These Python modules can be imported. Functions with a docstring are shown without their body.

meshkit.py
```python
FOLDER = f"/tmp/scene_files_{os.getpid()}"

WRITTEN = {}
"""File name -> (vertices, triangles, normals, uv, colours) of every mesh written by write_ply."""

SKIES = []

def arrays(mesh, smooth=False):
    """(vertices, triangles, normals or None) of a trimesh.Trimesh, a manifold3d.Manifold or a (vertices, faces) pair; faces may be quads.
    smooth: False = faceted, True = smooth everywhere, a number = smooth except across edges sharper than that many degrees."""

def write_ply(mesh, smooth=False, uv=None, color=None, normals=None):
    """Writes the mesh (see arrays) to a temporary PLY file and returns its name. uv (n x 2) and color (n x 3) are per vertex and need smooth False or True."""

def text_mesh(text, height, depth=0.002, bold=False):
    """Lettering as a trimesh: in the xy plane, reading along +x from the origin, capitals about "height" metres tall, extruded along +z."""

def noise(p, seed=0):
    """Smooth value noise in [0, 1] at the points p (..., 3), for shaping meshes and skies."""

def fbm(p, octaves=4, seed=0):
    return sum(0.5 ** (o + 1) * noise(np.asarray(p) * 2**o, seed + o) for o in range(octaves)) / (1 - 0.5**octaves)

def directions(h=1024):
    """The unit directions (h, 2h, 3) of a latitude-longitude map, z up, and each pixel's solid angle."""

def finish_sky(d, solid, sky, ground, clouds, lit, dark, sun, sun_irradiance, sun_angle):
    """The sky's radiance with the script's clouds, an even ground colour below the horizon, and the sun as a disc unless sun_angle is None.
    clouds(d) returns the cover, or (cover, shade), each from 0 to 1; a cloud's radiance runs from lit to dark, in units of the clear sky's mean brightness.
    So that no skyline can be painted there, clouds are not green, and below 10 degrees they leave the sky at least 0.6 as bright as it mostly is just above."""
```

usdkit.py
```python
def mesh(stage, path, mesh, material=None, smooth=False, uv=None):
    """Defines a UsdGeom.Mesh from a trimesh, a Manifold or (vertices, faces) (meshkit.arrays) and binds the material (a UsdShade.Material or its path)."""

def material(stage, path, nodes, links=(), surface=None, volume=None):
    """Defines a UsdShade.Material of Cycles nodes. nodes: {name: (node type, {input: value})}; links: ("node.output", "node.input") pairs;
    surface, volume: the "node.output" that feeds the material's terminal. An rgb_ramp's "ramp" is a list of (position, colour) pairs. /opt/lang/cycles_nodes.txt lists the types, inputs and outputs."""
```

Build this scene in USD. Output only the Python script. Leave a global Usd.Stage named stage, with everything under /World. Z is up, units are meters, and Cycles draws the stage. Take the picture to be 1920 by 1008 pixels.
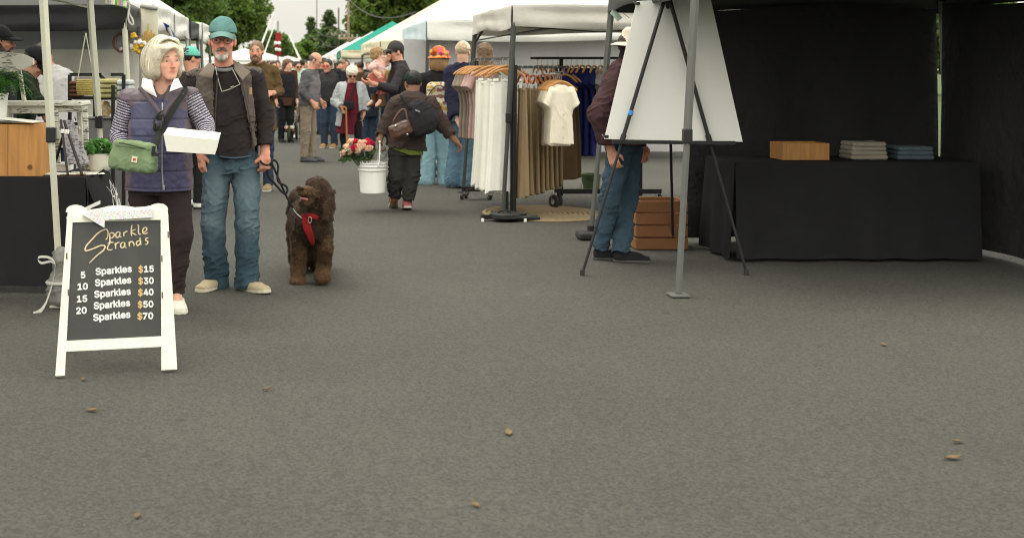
import math, random
import numpy as np, trimesh, usdkit, meshkit
import manifold3d as m3
from pxr import Usd, UsdGeom, UsdLux, UsdShade, Sdf, Gf, Vt

stage = Usd.Stage.CreateInMemory()
UsdGeom.SetStageUpAxis(stage, UsdGeom.Tokens.z)
UsdGeom.SetStageMetersPerUnit(stage, 1.0)
world = UsdGeom.Xform.Define(stage, '/World')
stage.SetDefaultPrim(world.GetPrim())
UsdGeom.Scope.Define(stage, '/World/Looks')

# ------------------------------------------------------------------ camera, sky, sun, exposure
CAM_H, FOCAL_PX, CX, HY = 1.47, 2300.0, 600.0, 127.0      # a level camera at eye height, looking down the street
cam = UsdGeom.Camera.Define(stage, '/World/camera')
cam.AddTranslateOp().Set(Gf.Vec3d(0, 0, CAM_H))
cam.AddRotateXYZOp().Set(Gf.Vec3f(90, 0, 0))
AP = 36.0
cam.CreateHorizontalApertureAttr(AP)
cam.CreateVerticalApertureAttr(AP * 537 / 1024)
cam.CreateFocalLengthAttr(AP * FOCAL_PX / 1920)
cam.CreateHorizontalApertureOffsetAttr((960 - CX) / 1920 * AP)
cam.CreateVerticalApertureOffsetAttr(-(504 - HY) / 1920 * AP)
cam.CreateFStopAttr(3.4)
cam.CreateFocusDistanceAttr(8.0)
cam.CreateClippingRangeAttr(Gf.Vec2f(0.1, 2000))
cam.CreateExposureAttr(0.38)

SUN_AZ, SUN_EL = math.radians(-60), math.radians(72)       # azimuth as atan2(x, y)
sun_dir = np.array([math.cos(SUN_EL) * math.sin(SUN_AZ), math.cos(SUN_EL) * math.cos(SUN_AZ), math.sin(SUN_EL)])
dome = UsdLux.DomeLight.Define(stage, '/World/sky')
sky_m = usdkit.material(stage, '/World/Looks/sky_overcast', {
    's': ('sky_texture', {'sky_type': 'single_scattering', 'sun_disc': False, 'sun_elevation': SUN_EL, 'sun_rotation': SUN_AZ, 'aerosol_density': 3.0}),
    'tc': ('texture_coordinate', {}),
    'mp': ('mapping', {'scale': (1.0, 1.0, 2.6)}),
    'n': ('noise_texture', {'scale': 2.2, 'detail': 6, 'roughness': 0.55, 'distortion': 0.3}),
    'cr': ('rgb_ramp', {'ramp': [(0.25, (13.0, 12.65, 11.1)), (0.75, (19.0, 18.5, 16.3))]}),
    'mx': ('mix_color', {'fac': 0.93}),
    'sx': ('separate_xyz', {}), 'mr': ('map_range', {'from_min': 0.0, 'from_max': 1.0, 'to_min': 0.42, 'to_max': 1.32, 'clamp': True}), 'vs': ('vector_math', {'math_type': 'scale'}),
    'b': ('background_shader', {'strength': 0.105})},
    [('tc.generated', 'mp.vector'), ('mp.vector', 'n.vector'), ('n.fac', 'cr.fac'), ('s.color', 'mx.a'), ('cr.color', 'mx.b'), ('tc.generated', 'sx.vector'), ('sx.z', 'mr.value'), ('mx.result', 'vs.vector1'), ('mr.result', 'vs.scale'), ('vs.vector', 'b.color')], surface='b.background')
UsdShade.MaterialBindingAPI.Apply(dome.GetPrim()).Bind(sky_m)
dome.GetPrim().SetCustomDataByKey('kind', 'structure')
sun = UsdLux.DistantLight.Define(stage, '/World/sun')
sun.CreateIntensityAttr(0.38); sun.CreateAngleAttr(25.0); sun.CreateNormalizeAttr(True)
sun.CreateColorAttr(Gf.Vec3f(1.0, 0.95, 0.84))
_q = Gf.Rotation(Gf.Vec3d(0, 0, 1), Gf.Vec3d(*map(float, sun_dir)))
sun.AddTransformOp().Set(Gf.Matrix4d().SetRotate(_q))

# ------------------------------------------------------------------ helpers
def P(px, py, Y):
    "a point of the place seen at this spot of the photograph, Y metres down the street"
    return np.array([(px - CX) * Y / FOCAL_PX, Y, CAM_H - (py - HY) * Y / FOCAL_PX])
def GY(py):
    return CAM_H * FOCAL_PX / (py - HY)
def G(px, py):
    return P(px, py, GY(py)) * np.array([1, 1, 0])

_used = {}
def numbered(path):
    n = _used.get(path, -1) + 1
    _used[path] = n
    return path if n == 0 else f'{path}_{n:03d}'

BASE = {}
def thing(name, label, cat, base=(0, 0, 0), group=None, rz=0.0, kind=None):
    path = numbered('/World/' + name)
    x = UsdGeom.Xform.Define(stage, path)
    x.AddTranslateOp().Set(Gf.Vec3d(*map(float, base)))
    if rz: x.AddRotateZOp().Set(float(rz))
    tag(x.GetPrim(), label, cat, group, kind)
    BASE[path] = np.zeros(3) if rz else np.asarray(base, float)   # turned things are modelled in their own space
    return path
def tag(prim, label=None, cat=None, group=None, kind=None):
    for k, v in (('label', label), ('category', cat), ('group', group), ('kind', kind)):
        if v: prim.SetCustomDataByKey(k, v)
def copy_of(src, loc, rz=0.0, label=None, group=None, scale=None):
    p = stage.GetPrimAtPath(src)
    path = numbered(src.rsplit('_', 1)[0] if src[-3:].isdigit() else src)
    x = UsdGeom.Xform.Define(stage, path)
    x.GetPrim().GetReferences().AddInternalReference(p.GetPath())
    x.ClearXformOpOrder()
    x.AddTranslateOp(opSuffix='c').Set(Gf.Vec3d(*map(float, loc)))
    if rz: x.AddRotateZOp(opSuffix='c').Set(float(rz))
    if scale is not None: x.AddScaleOp(opSuffix='c').Set(Gf.Vec3f(*map(float, scale)))
    x.GetPrim().SetInstanceable(True)
    cd = p.GetCustomData()
    tag(x.GetPrim(), label or cd.get('label'), cd.get('category'), group or cd.get('group'))
    return path
def part(name, mesh, mat, parent, smooth=False, tint=None, label=None, attrs=None, kind=None):
    path = numbered(parent + '/' + name)
    root = '/'.join(parent.split('/')[:3])
    v, f, n = meshkit.arrays(mesh, smooth)
    v = v - BASE.get(root, np.zeros(3))
    m = UsdGeom.Mesh.Define(stage, path)
    m.CreatePointsAttr(Vt.Vec3fArray.FromNumpy(v.astype(np.float32)))
    m.CreateFaceVertexCountsAttr(Vt.IntArray.FromNumpy(np.full(len(f), 3, np.int32)))
    m.CreateFaceVertexIndicesAttr(Vt.IntArray.FromNumpy(f.astype(np.int32).ravel()))
    m.CreateSubdivisionSchemeAttr('none')
    if n is not None:
        m.CreateNormalsAttr(Vt.Vec3fArray.FromNumpy(n.astype(np.float32))); m.SetNormalsInterpolation('vertex')
    api = UsdGeom.PrimvarsAPI(m)
    if tint is not None:
        api.CreatePrimvar('tint', Sdf.ValueTypeNames.Color3fArray, 'vertex').Set(Vt.Vec3fArray.FromNumpy(np.asarray(tint, np.float32)))
    UsdShade.MaterialBindingAPI.Apply(m.GetPrim()).Bind(mat)
    if label: m.GetPrim().SetCustomDataByKey('label', label)
    if kind: m.GetPrim().SetCustomDataByKey('kind', kind)
    return path
def single(name, mesh, mat, label=None, cat=None, group=None, kind=None, smooth=False, base=None, tint=None):
    "a thing or piece of the setting that is one mesh"
    path = numbered('/World/' + name)
    base = np.zeros(3) if base is None else np.asarray(base, float)
    BASE[path] = base
    parent, nm = path.rsplit('/', 1)
    v, f, n = meshkit.arrays(mesh, smooth)
    m = usdkit.mesh(stage, path, (v - base, f), mat)
    if n is not None:
        m.CreateNormalsAttr(Vt.Vec3fArray.FromNumpy(n.astype(np.float32))); m.SetNormalsInterpolation('vertex')
    if tint is not None:
        UsdGeom.PrimvarsAPI(m).CreatePrimvar('tint', Sdf.ValueTypeNames.Color3fArray, 'vertex').Set(Vt.Vec3fArray.FromNumpy(np.asarray(tint, np.float32)))
    m.AddTranslateOp().Set(Gf.Vec3d(*map(float, base)))
    tag(m.GetPrim(), label, cat, group, kind)
    return path

# ------------------------------------------------------------------ materials
MATS = {}
def mat(name, color=(0.5, 0.5, 0.5), rough=0.8, ns=8.0, na=0.12, bs=0.0, bd=0.002, bst=0.5, sheen=0.0, metal=0.0, spec=0.3, tint=False,
        stretch=(1, 1, 1), fine=0.0, fine_s=300.0, trans=0.0, stripes=None, sss=0.0, vary=0.0):
    "a surface of one colour with soft mottling, fine grain and relief; tint: the mesh carries its colours"
    if name in MATS: return MATS[name]
    c = np.asarray(color, float)
    n = {'tc': ('texture_coordinate', {}), 'mp': ('mapping', {'scale': stretch}),
         'n': ('noise_texture', {'scale': ns, 'detail': 5, 'roughness': 0.6}),
         'mr': ('map_range', {'from_min': 0.25, 'from_max': 0.75, 'to_min': 1 - na, 'to_max': 1 + na}),
         'vm': ('vector_math', {'math_type': 'scale', 'vector1': tuple(c)}),
         'p': ('principled_bsdf', {'roughness': rough, 'sheen_weight': sheen, 'metallic': metal, 'specular_ior_level': spec})}
    l = [('tc.object', 'mp.vector'), ('mp.vector', 'n.vector'), ('n.fac', 'mr.value')]
    out = 'vm.vector'
    if sss > 0: n['p'][1].update(subsurface_weight=sss, subsurface_radius=(1.0, .35, .2), subsurface_scale=.006)
    if tint:
        n['at'] = ('attribute', {'attribute': 'tint'}); l.append(('at.color', 'vm.vector1'))
    if stripes:                                             # (axis, repeats per metre, duty, colour)
        ax, per, duty, sc = stripes
        n['sx'] = ('separate_xyz', {}); l.append(('tc.object', 'sx.vector'))
        n['sm'] = ('math', {'math_type': 'multiply', 'value2': per}); n['sf'] = ('math', {'math_type': 'fraction'})
        n['sl'] = ('math', {'math_type': 'less_than', 'value2': duty}); n['sc'] = ('mix_color', {'a': tuple(c), 'b': sc})
        l += [(f'sx.{ax}', 'sm.value1'), ('sm.value', 'sf.value1'), ('sf.value', 'sl.value1'), ('sl.value', 'sc.fac'), ('sc.result', 'vm.vector1')]
    l.append(('mr.result', 'vm.scale'))
    if fine > 0:
        n['fn'] = ('noise_texture', {'scale': fine_s, 'detail': 2})
        n['fm'] = ('map_range', {'from_min': 0.3, 'from_max': 0.7, 'to_min': 1 - fine, 'to_max': 1 + fine})
        n['fv'] = ('vector_math', {'math_type': 'scale'})
        l += [('mp.vector', 'fn.vector'), ('fn.fac', 'fm.value'), (out, 'fv.vector1'), ('fm.result', 'fv.scale')]
        out = 'fv.vector'
    if vary > 0:
        n['oi'] = ('object_info', {}); n['om'] = ('map_range', {'to_min': 1 - vary, 'to_max': 1 + vary}); n['ov'] = ('vector_math', {'math_type': 'scale'})
        l += [('oi.random', 'om.value'), (out, 'ov.vector1'), ('om.result', 'ov.scale')]; out = 'ov.vector'
    l.append((out, 'p.base_color'))
    if bs > 0:
        n['bn'] = ('noise_texture', {'scale': bs, 'detail': 4, 'roughness': 0.6}); n['bu'] = ('bump', {'strength': bst, 'distance': bd})
        l += [('mp.vector', 'bn.vector'), ('bn.fac', 'bu.height'), ('bu.normal', 'p.normal')]
    surf = 'p.BSDF'
    if trans > 0:
        n['tr'] = ('translucent_bsdf', {}); n['ms'] = ('mix_closure', {'fac': trans})
        l += [(out, 'tr.color'), ('p.BSDF', 'ms.closure1'), ('tr.BSDF', 'ms.closure2')]
        surf = 'ms.closure'
    MATS[name] = usdkit.material(stage, '/World/Looks/' + name, n, l, surface=surf)
    return MATS[name]
def cloth(name, color, na=0.12, **k):
    k = {**dict(rough=0.92, ns=9, bs=60, bd=0.003, bst=0.35, spec=0.15, fine=0.06, fine_s=250), **k}
    return mat(name, color, na=na, **k)
def srgb(r, g, b):
    c = np.array([r, g, b]) / 255.0
    return tuple(np.where(c <= 0.04045, c / 12.92, ((c + 0.055) / 1.055) ** 2.4))

# ------------------------------------------------------------------ mesh tools
def cat_mesh(ms):
    ms = [m for m in ms if m is not None and len(m.faces)]
    return trimesh.util.concatenate(ms)
def unit(v):
    v = np.asarray(v, float); n = np.linalg.norm(v); return v / n if n > 1e-12 else v
def box(c, s, rot=None, bevel=0.0):
    c, s = np.asarray(c, float), np.asarray(s, float)
    if bevel > 0:
        b = min(bevel, 0.45 * s.min())
        pts = []
        for sx in (-1, 1):
            for sy in (-1, 1):
                for sz in (-1, 1):
                    h = s / 2 * (sx, sy, sz)
                    for k in range(3):
                        q = h.copy()
                        for j in range(3):
                            if j != k: q[j] -= b * np.sign(h[j])
                        pts.append(q)
        m = trimesh.convex.convex_hull(np.array(pts))
    else:
        m = trimesh.creation.box(s)
    if rot is not None:
        R = np.eye(4); R[:3, :3] = rot; m.apply_transform(R)
    m.apply_translation(c)
    return m
def bar(a, b, w, d=None, up=(0, 0, 1), bevel=0.0):
    "a straight bar of rectangular section from a to b"
    a, b = np.asarray(a, float), np.asarray(b, float); d = w if d is None else d
    z = unit(b - a); x = np.cross(up, z)
    if np.linalg.norm(x) < 1e-3: x = np.cross((0, 1, 0), z)
    x = unit(x); y = np.cross(z, x)
    return box((a + b) / 2, (w, d, np.linalg.norm(b - a)), np.stack([x, y, z], 1), bevel)
def tube(pts, r, n=8, closed=False, cap=True):
    "a round tube along a polyline; r may vary"
    pts = np.asarray(pts, float); k = len(pts)
    r = np.broadcast_to(r, k).astype(float)
    t = np.gradient(pts, axis=0)
    if closed: t = np.roll(pts, -1, 0) - np.roll(pts, 1, 0)
    t /= np.maximum(np.linalg.norm(t, axis=1, keepdims=True), 1e-9)
    x = np.cross(t[0], (0, 0, 1)); x = unit(x if np.linalg.norm(x) > 1e-3 else np.cross(t[0], (0, 1, 0)))
    V = []
    a = np.arange(n) / n * 2 * np.pi
    for i in range(k):
        x = unit(x - t[i] * (x @ t[i])); y = np.cross(t[i], x)
        V.append(pts[i] + r[i] * (np.cos(a)[:, None] * x + np.sin(a)[:, None] * y))
    V = np.concatenate(V); F = []
    for i in range(k if closed else k - 1):
        p, q = i * n, ((i + 1) % k) * n
        for j in range(n):
            j2 = (j + 1) % n
            F += [(p + j, p + j2, q + j2), (p + j, q + j2, q + j)]
    if cap and not closed:
        V = np.vstack([V, pts[0], pts[-1]]); c0, c1 = len(V) - 2, len(V) - 1
        for j in range(n):
            j2 = (j + 1) % n
            F += [(c0, j2, j), (c1, (k - 1) * n + j, (k - 1) * n + j2)]
    return trimesh.Trimesh(V, np.array(F), process=False)
def curve(pts, n=24):
    "a smooth curve through the points"
    from scipy.interpolate import CubicSpline
    pts = np.asarray(pts, float)
    t = np.r_[0, np.cumsum(np.linalg.norm(np.diff(pts, axis=0), axis=1) + 1e-9)]
    return CubicSpline(t, pts)(np.linspace(0, t[-1], n))
def lathe(profile, n=24, base=(0, 0, 0)):
    m = trimesh.creation.revolve(np.asarray(profile, float), sections=n)
    m.apply_translation(base); return m
def sheet(fn, nu, nv, thick=0.0):
    "a grid surface fn(u, v) -> points, u and v from 0 to 1; thick gives it a back side"
    u, v = np.meshgrid(np.linspace(0, 1, nu), np.linspace(0, 1, nv), indexing='ij')
    p = fn(u, v).reshape(-1, 3)
    i = np.arange(nu * nv).reshape(nu, nv)
    a, b, c, d = i[:-1, :-1].ravel(), i[1:, :-1].ravel(), i[1:, 1:].ravel(), i[:-1, 1:].ravel()
    F = np.vstack([np.stack([a, b, c], 1), np.stack([a, c, d], 1)])
    if thick <= 0: return trimesh.Trimesh(p, F, process=False)
    m = trimesh.Trimesh(p, F, process=False); n = meshkit.arrays(m, True)[2]
    N = len(p); q = np.vstack([p + n * thick / 2, p - n * thick / 2])
    FF = [F, F[:, ::-1] + N]
    for e in (i[:, 0], i[-1, :], i[::-1, -1], i[0, ::-1]):
        s, t = e[:-1], e[1:]
        FF += [np.stack([s, s + N, t + N], 1), np.stack([s, t + N, t], 1)]
    return trimesh.Trimesh(q, np.vstack(FF), process=False)
def ruffle(m, amp, freq, seed=0, stretch=(1, 1, 1)):
    "pushes a surface in and out along its normals with soft noise"
    n = meshkit.arrays(m, True)[2]
    d = meshkit.fbm(np.asarray(m.vertices) * freq * np.asarray(stretch) + 13.7 * seed, 3, seed) - 0.5
    return trimesh.Trimesh(m.vertices + n * (amp * 2 * d)[:, None], m.faces, process=False)

def creases(m, amp, freq=9, stretch=(1, 1, 2.2), seed=0, fall=None):
    "sharp folds as cloth has them; fall weighs them per vertex"
    n = meshkit.arrays(m, True)[2]; p = np.asarray(m.vertices); q = p @ np.array([[.86, .3, -.4], [-.2, .93, .3], [.45, -.2, .87]])
    a = meshkit.fbm(q * freq * np.asarray(stretch) + 5.3 * seed, 2, seed); r = 1 - np.abs(2 * a - 1) * 2.2
    b = meshkit.noise(p * freq * .7 + 3.1 * seed, seed + 9)
    d = np.clip(r, 0, 1) ** 2 * np.clip(b * 2 - .5, 0, 1)
    if fall is not None: d = d * fall
    return trimesh.Trimesh(p + n * (amp * (d - .15))[:, None], m.faces, process=False)
# ------------------------------------------------------------------ bodies and garments as blended volumes
def _rc(p, a, b, ra, rb):
    ab = b - a; t = np.clip(((p - a) @ ab) / max(ab @ ab, 1e-12), 0, 1)
    return np.linalg.norm(p - a - t[..., None] * ab, axis=-1) - (ra + (rb - ra) * t)
class Vol:
    def __init__(s, lo, hi, h):
        s.h = h; s.lo = np.asarray(lo, float) - 2 * h; s.n = np.ceil((np.asarray(hi, float) + 2 * h - s.lo) / h).astype(int) + 1
        s.d = np.full(s.n, 1.0, np.float32)
    def _sub(s, lo, hi):
        a = np.clip(np.floor((np.asarray(lo) - s.lo) / s.h).astype(int), 0, s.n); b = np.clip(np.ceil((np.asarray(hi) - s.lo) / s.h).astype(int) + 1, 0, s.n)
        if np.any(b <= a): return None, None
        g = np.stack(np.meshgrid(*[s.lo[k] + s.h * np.arange(a[k], b[k]) for k in range(3)], indexing='ij'), -1)
        return tuple(slice(a[k], b[k]) for k in range(3)), g
    def _put(s, fn, lo, hi, k, op):
        m = k + 3 * s.h
        sl, g = s._sub(np.asarray(lo) - m, np.asarray(hi) + m)
        if sl is None: return
        v = fn(g).astype(np.float32); d = s.d[sl]
        if op == 'add':
            h = np.clip(0.5 + 0.5 * (d - v) / max(k, 1e-6), 0, 1); s.d[sl] = d + (v - d) * h - k * h * (1 - h)
        else:
            v = -v if op == 'sub' else v
            h = np.clip(0.5 - 0.5 * (d - v) / max(k, 1e-6), 0, 1); s.d[sl] = d + (v - d) * h + k * h * (1 - h)
    def cone(s, a, b, ra, rb=None, k=0.02, op='add'):
        a, b = np.asarray(a, float), np.asarray(b, float); rb = ra if rb is None else rb; r = max(ra, rb)
        s._put(lambda g: _rc(g, a, b, ra, rb), np.minimum(a, b) - r, np.maximum(a, b) + r, k, op); return s
    def chain(s, pts, rs, k=0.02):
        for i in range(len(pts) - 1): s.cone(pts[i], pts[i + 1], rs[i], rs[i + 1], k)
        return s
    def ell(s, c, r, R=np.eye(3), k=0.02, op='add'):
        "an ellipsoid; the columns of R are its axes"
        c, r = np.asarray(c, float), np.asarray(r, float)
        def fn(g):
            q = (g - c) @ R; k0 = np.linalg.norm(q / r, axis=-1); k1 = np.linalg.norm(q / r ** 2, axis=-1)
            return k0 * (k0 - 1) / np.maximum(k1, 1e-6)
        e = np.abs(R) @ r
        s._put(fn, c - e, c + e, k, op); return s
    def rbox(s, c, half, R=np.eye(3), rad=0.01, k=0.01, op='add'):
        c, half = np.asarray(c, float), np.asarray(half, float)
        def fn(g):
            q = np.abs((g - c) @ R) - half + rad
            return np.linalg.norm(np.maximum(q, 0), axis=-1) + np.minimum(q.max(-1), 0) - rad
        e = np.abs(R) @ half
        s._put(fn, c - e, c + e, k, op); return s
    def loft(s, a, b, x, prof, k=0.02, pw=2.4, op='add', pad=0.06):
        "a body of oval sections along a -> b; prof rows: (t, half width along x, half depth, shift along depth)"
        a, b = np.asarray(a, float), np.asarray(b, float); L = np.linalg.norm(b - a); z = (b - a) / L
        x = unit(x - z * (np.asarray(x) @ z)); y = np.cross(z, x); pr = np.array(prof, float)
        def fn(g):
            q = g - a; t = q @ z / L; tc = np.clip(t, pr[0, 0], pr[-1, 0])
            A, B, S = (np.interp(tc, pr[:, 0], pr[:, j]) for j in (1, 2, 3))
            u, v = np.abs(q @ x) / A, np.abs(q @ y - S) / B
            k0 = (u ** pw + v ** pw) ** (1 / pw); k1 = np.hypot(u / A, v / B)
            d2 = np.where(k0 > 0.05, k0 * (k0 - 1) / np.maximum(k1, 1e-6), -np.minimum(A, B))
            ez = np.abs(t - tc) * L
            return np.where(ez > 0, np.hypot(np.maximum(d2, 0), ez), d2)
        m = max(pr[:, 1].max(), pr[:, 2].max() + np.abs(pr[:, 3]).max()) + pad
        e0, e1 = a + z * L * pr[0, 0], a + z * L * pr[-1, 0]
        s._put(fn, np.minimum(e0, e1) - m, np.maximum(e0, e1) + m, k, op); return s
    def cut(s, p, n, k=0.004):
        "keeps what lies on the side of the plane that its normal n points away from"
        p, n = np.asarray(p, float), unit(n)
        g = np.stack(np.meshgrid(*[s.lo[j] + s.h * np.arange(s.n[j]) for j in range(3)], indexing='ij'), -1)
        v = ((g - p) @ n).astype(np.float32); d = s.d
        h = np.clip(0.5 - 0.5 * (d - v) / k, 0, 1); s.d = d + (v - d) * h + k * h * (1 - h); return s
    def warp(s, amp, freq, seed=0):
        g = np.stack(np.meshgrid(*[s.lo[j] + s.h * np.arange(s.n[j]) for j in range(3)], indexing='ij'), -1)
        near = np.abs(s.d) < amp * 2 + 2 * s.h
        s.d[near] += (amp * 2 * (meshkit.fbm(g[near] * freq + 7.1 * seed, 3, seed) - 0.5)).astype(np.float32); return s
    def mesh(s):
        d = s.d.astype(np.float64); d[[0, -1]] = 1; d[:, [0, -1]] = 1; d[:, :, [0, -1]] = 1
        S = d < 0; n = np.array(d.shape) - 1
        c = np.zeros(n, np.int8)
        offs = [(i, j, k) for i in (0, 1) for j in (0, 1) for k in (0, 1)]
        for o in offs: c += S[o[0]:n[0] + o[0], o[1]:n[1] + o[1], o[2]:n[2] + o[2]]
        I = np.argwhere((c > 0) & (c < 8))
        if len(I) == 0: return trimesh.Trimesh()
        acc, cnt = np.zeros((len(I), 3)), np.zeros(len(I))
        for ax in range(3):
            for o in offs:
                if o[ax]: continue
                o2 = list(o); o2[ax] = 1
                A, B = I + o, I + o2
                da, db = d[tuple(A.T)], d[tuple(B.T)]
                x = (da < 0) != (db < 0)
                t = np.where(x, da / np.where(x, da - db, 1), 0)
                pt = np.array(o, float)[None] + t[:, None] * np.eye(3)[ax]
                acc[x] += pt[x]; cnt[x] += 1
        V = s.lo + s.h * (I + acc / cnt[:, None])
        idx = np.full(n, -1, np.int64); idx[tuple(I.T)] = np.arange(len(I))
        F = []
        for ax in range(3):
            b, cc = (ax + 1) % 3, (ax + 2) % 3
            sl0 = [slice(None)] * 3; sl1 = [slice(None)] * 3
            sl0[ax], sl1[ax] = slice(0, -1), slice(1, None)
            E = np.argwhere(S[tuple(sl0)] != S[tuple(sl1)])
            E = E[(E[:, b] > 0) & (E[:, cc] > 0)]
            eb, ec = np.eye(3, dtype=int)[b], np.eye(3, dtype=int)[cc]
            q = [idx[tuple((E - w).T)] for w in (0 * eb, eb, eb + ec, ec)]
            ins = S[tuple(E.T)]
            q = np.stack(q, 1)
            q = np.where(ins[:, None], q, q[:, ::-1])
            q = q[(q >= 0).all(1)]
            F += [q[:, [0, 1, 2]], q[:, [0, 2, 3]]]
        return trimesh.Trimesh(V, np.vstack(F), process=False)
def tidy(m, it=6, lam=0.5, nu=0.53):
    "smooths without shrinking"
    from scipy.sparse import coo_matrix, diags
    if len(m.vertices) == 0: return m
    f, n = np.asarray(m.faces), len(m.vertices)
    i = np.r_[f[:, 0], f[:, 1], f[:, 2], f[:, 1], f[:, 2], f[:, 0]]; j = np.r_[f[:, 1], f[:, 2], f[:, 0], f[:, 0], f[:, 1], f[:, 2]]
    A = coo_matrix((np.ones(len(i)), (i, j)), (n, n)).tocsr(); A.data[:] = 1
    A = diags(1 / np.maximum(np.asarray(A.sum(1)).ravel(), 1)) @ A
    v = np.array(m.vertices, float)
    for _ in range(it):
        v = v + lam * (A @ v - v); v = v - nu * (A @ v - v)
    return trimesh.Trimesh(v, f, process=False)
def drop_bits(m, least=0.02):
    "leaves out crumbs"
    from scipy.sparse import coo_matrix
    from scipy.sparse.csgraph import connected_components
    f = m.faces; n = len(m.vertices)
    k, lab = connected_components(coo_matrix((np.ones(len(f) * 2), (np.r_[f[:, 0], f[:, 1]], np.r_[f[:, 1], f[:, 2]])), (n, n)), False)
    if k < 2: return m
    cnt = np.bincount(lab); keep = cnt >= least * cnt.max()
    kv = keep[lab]; new = np.cumsum(kv) - 1
    return trimesh.Trimesh(m.vertices[kv], new[f[kv[f[:, 0]]]], process=False)
# ------------------------------------------------------------------ people
SKIN = mat('skin', tint=True, rough=0.52, ns=25, na=0.10, bs=150, bd=0.0015, bst=0.35, spec=0.3, fine=.05, fine_s=180, sss=.25)
EYE = mat('eye', tint=True, rough=0.15, na=0.0, spec=0.5)
HAIRM = mat('hair', tint=True, rough=0.55, ns=14, na=0.25, stretch=(1, 1, 0.25), bs=160, bd=0.004, bst=0.6, spec=0.3)
def frame(yaw, pitch=0, roll=0):
    y, p, r = map(math.radians, (yaw, pitch, roll))
    f = np.array([math.sin(y) * math.cos(p), -math.cos(y) * math.cos(p), math.sin(p)]); rt = np.array([-math.cos(y), -math.sin(y), 0])
    u = np.cross(rt, f)
    return np.stack([rt * math.cos(r) + u * math.sin(r), f, u * math.cos(r) - rt * math.sin(r)], 1)
def skeleton(x, Y, H, yaw=0, over=None, wide=1.0, z0=0.0):
    "joints of a standing body in metres; over: {joint: (right, forward, up)} or {joint: array of world coordinates}"
    F = frame(yaw); b = np.array([x, Y, z0])
    J = {'head': (0, .02, .93), 'neck': (0, -.01, .845), 'pelvis': (0, 0, .50)}
    for s, q in ((1, 'R'), (-1, 'L')):
        J.update({'sh' + q: (s * .103 * wide, -.01, .815), 'el' + q: (s * .128 * wide, -.02, .63), 'wr' + q: (s * .125 * wide, .04, .485),
                  'hp' + q: (s * .05, 0, .52), 'kn' + q: (s * .052, .012, .285), 'an' + q: (s * .056, -.015, .045)})
    J = {k: b + F @ (np.array(v) * H) for k, v in J.items()}
    for k, v in (over or {}).items():
        J[k] = np.asarray(v, float) if isinstance(v, np.ndarray) else b + F @ np.array(v, float)
    J['base'] = b; J['F'] = F; J['H'] = H
    for q in 'RL': J.setdefault('to' + q, J['an' + q] + F[:, 1] * .2)
    return J
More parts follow.
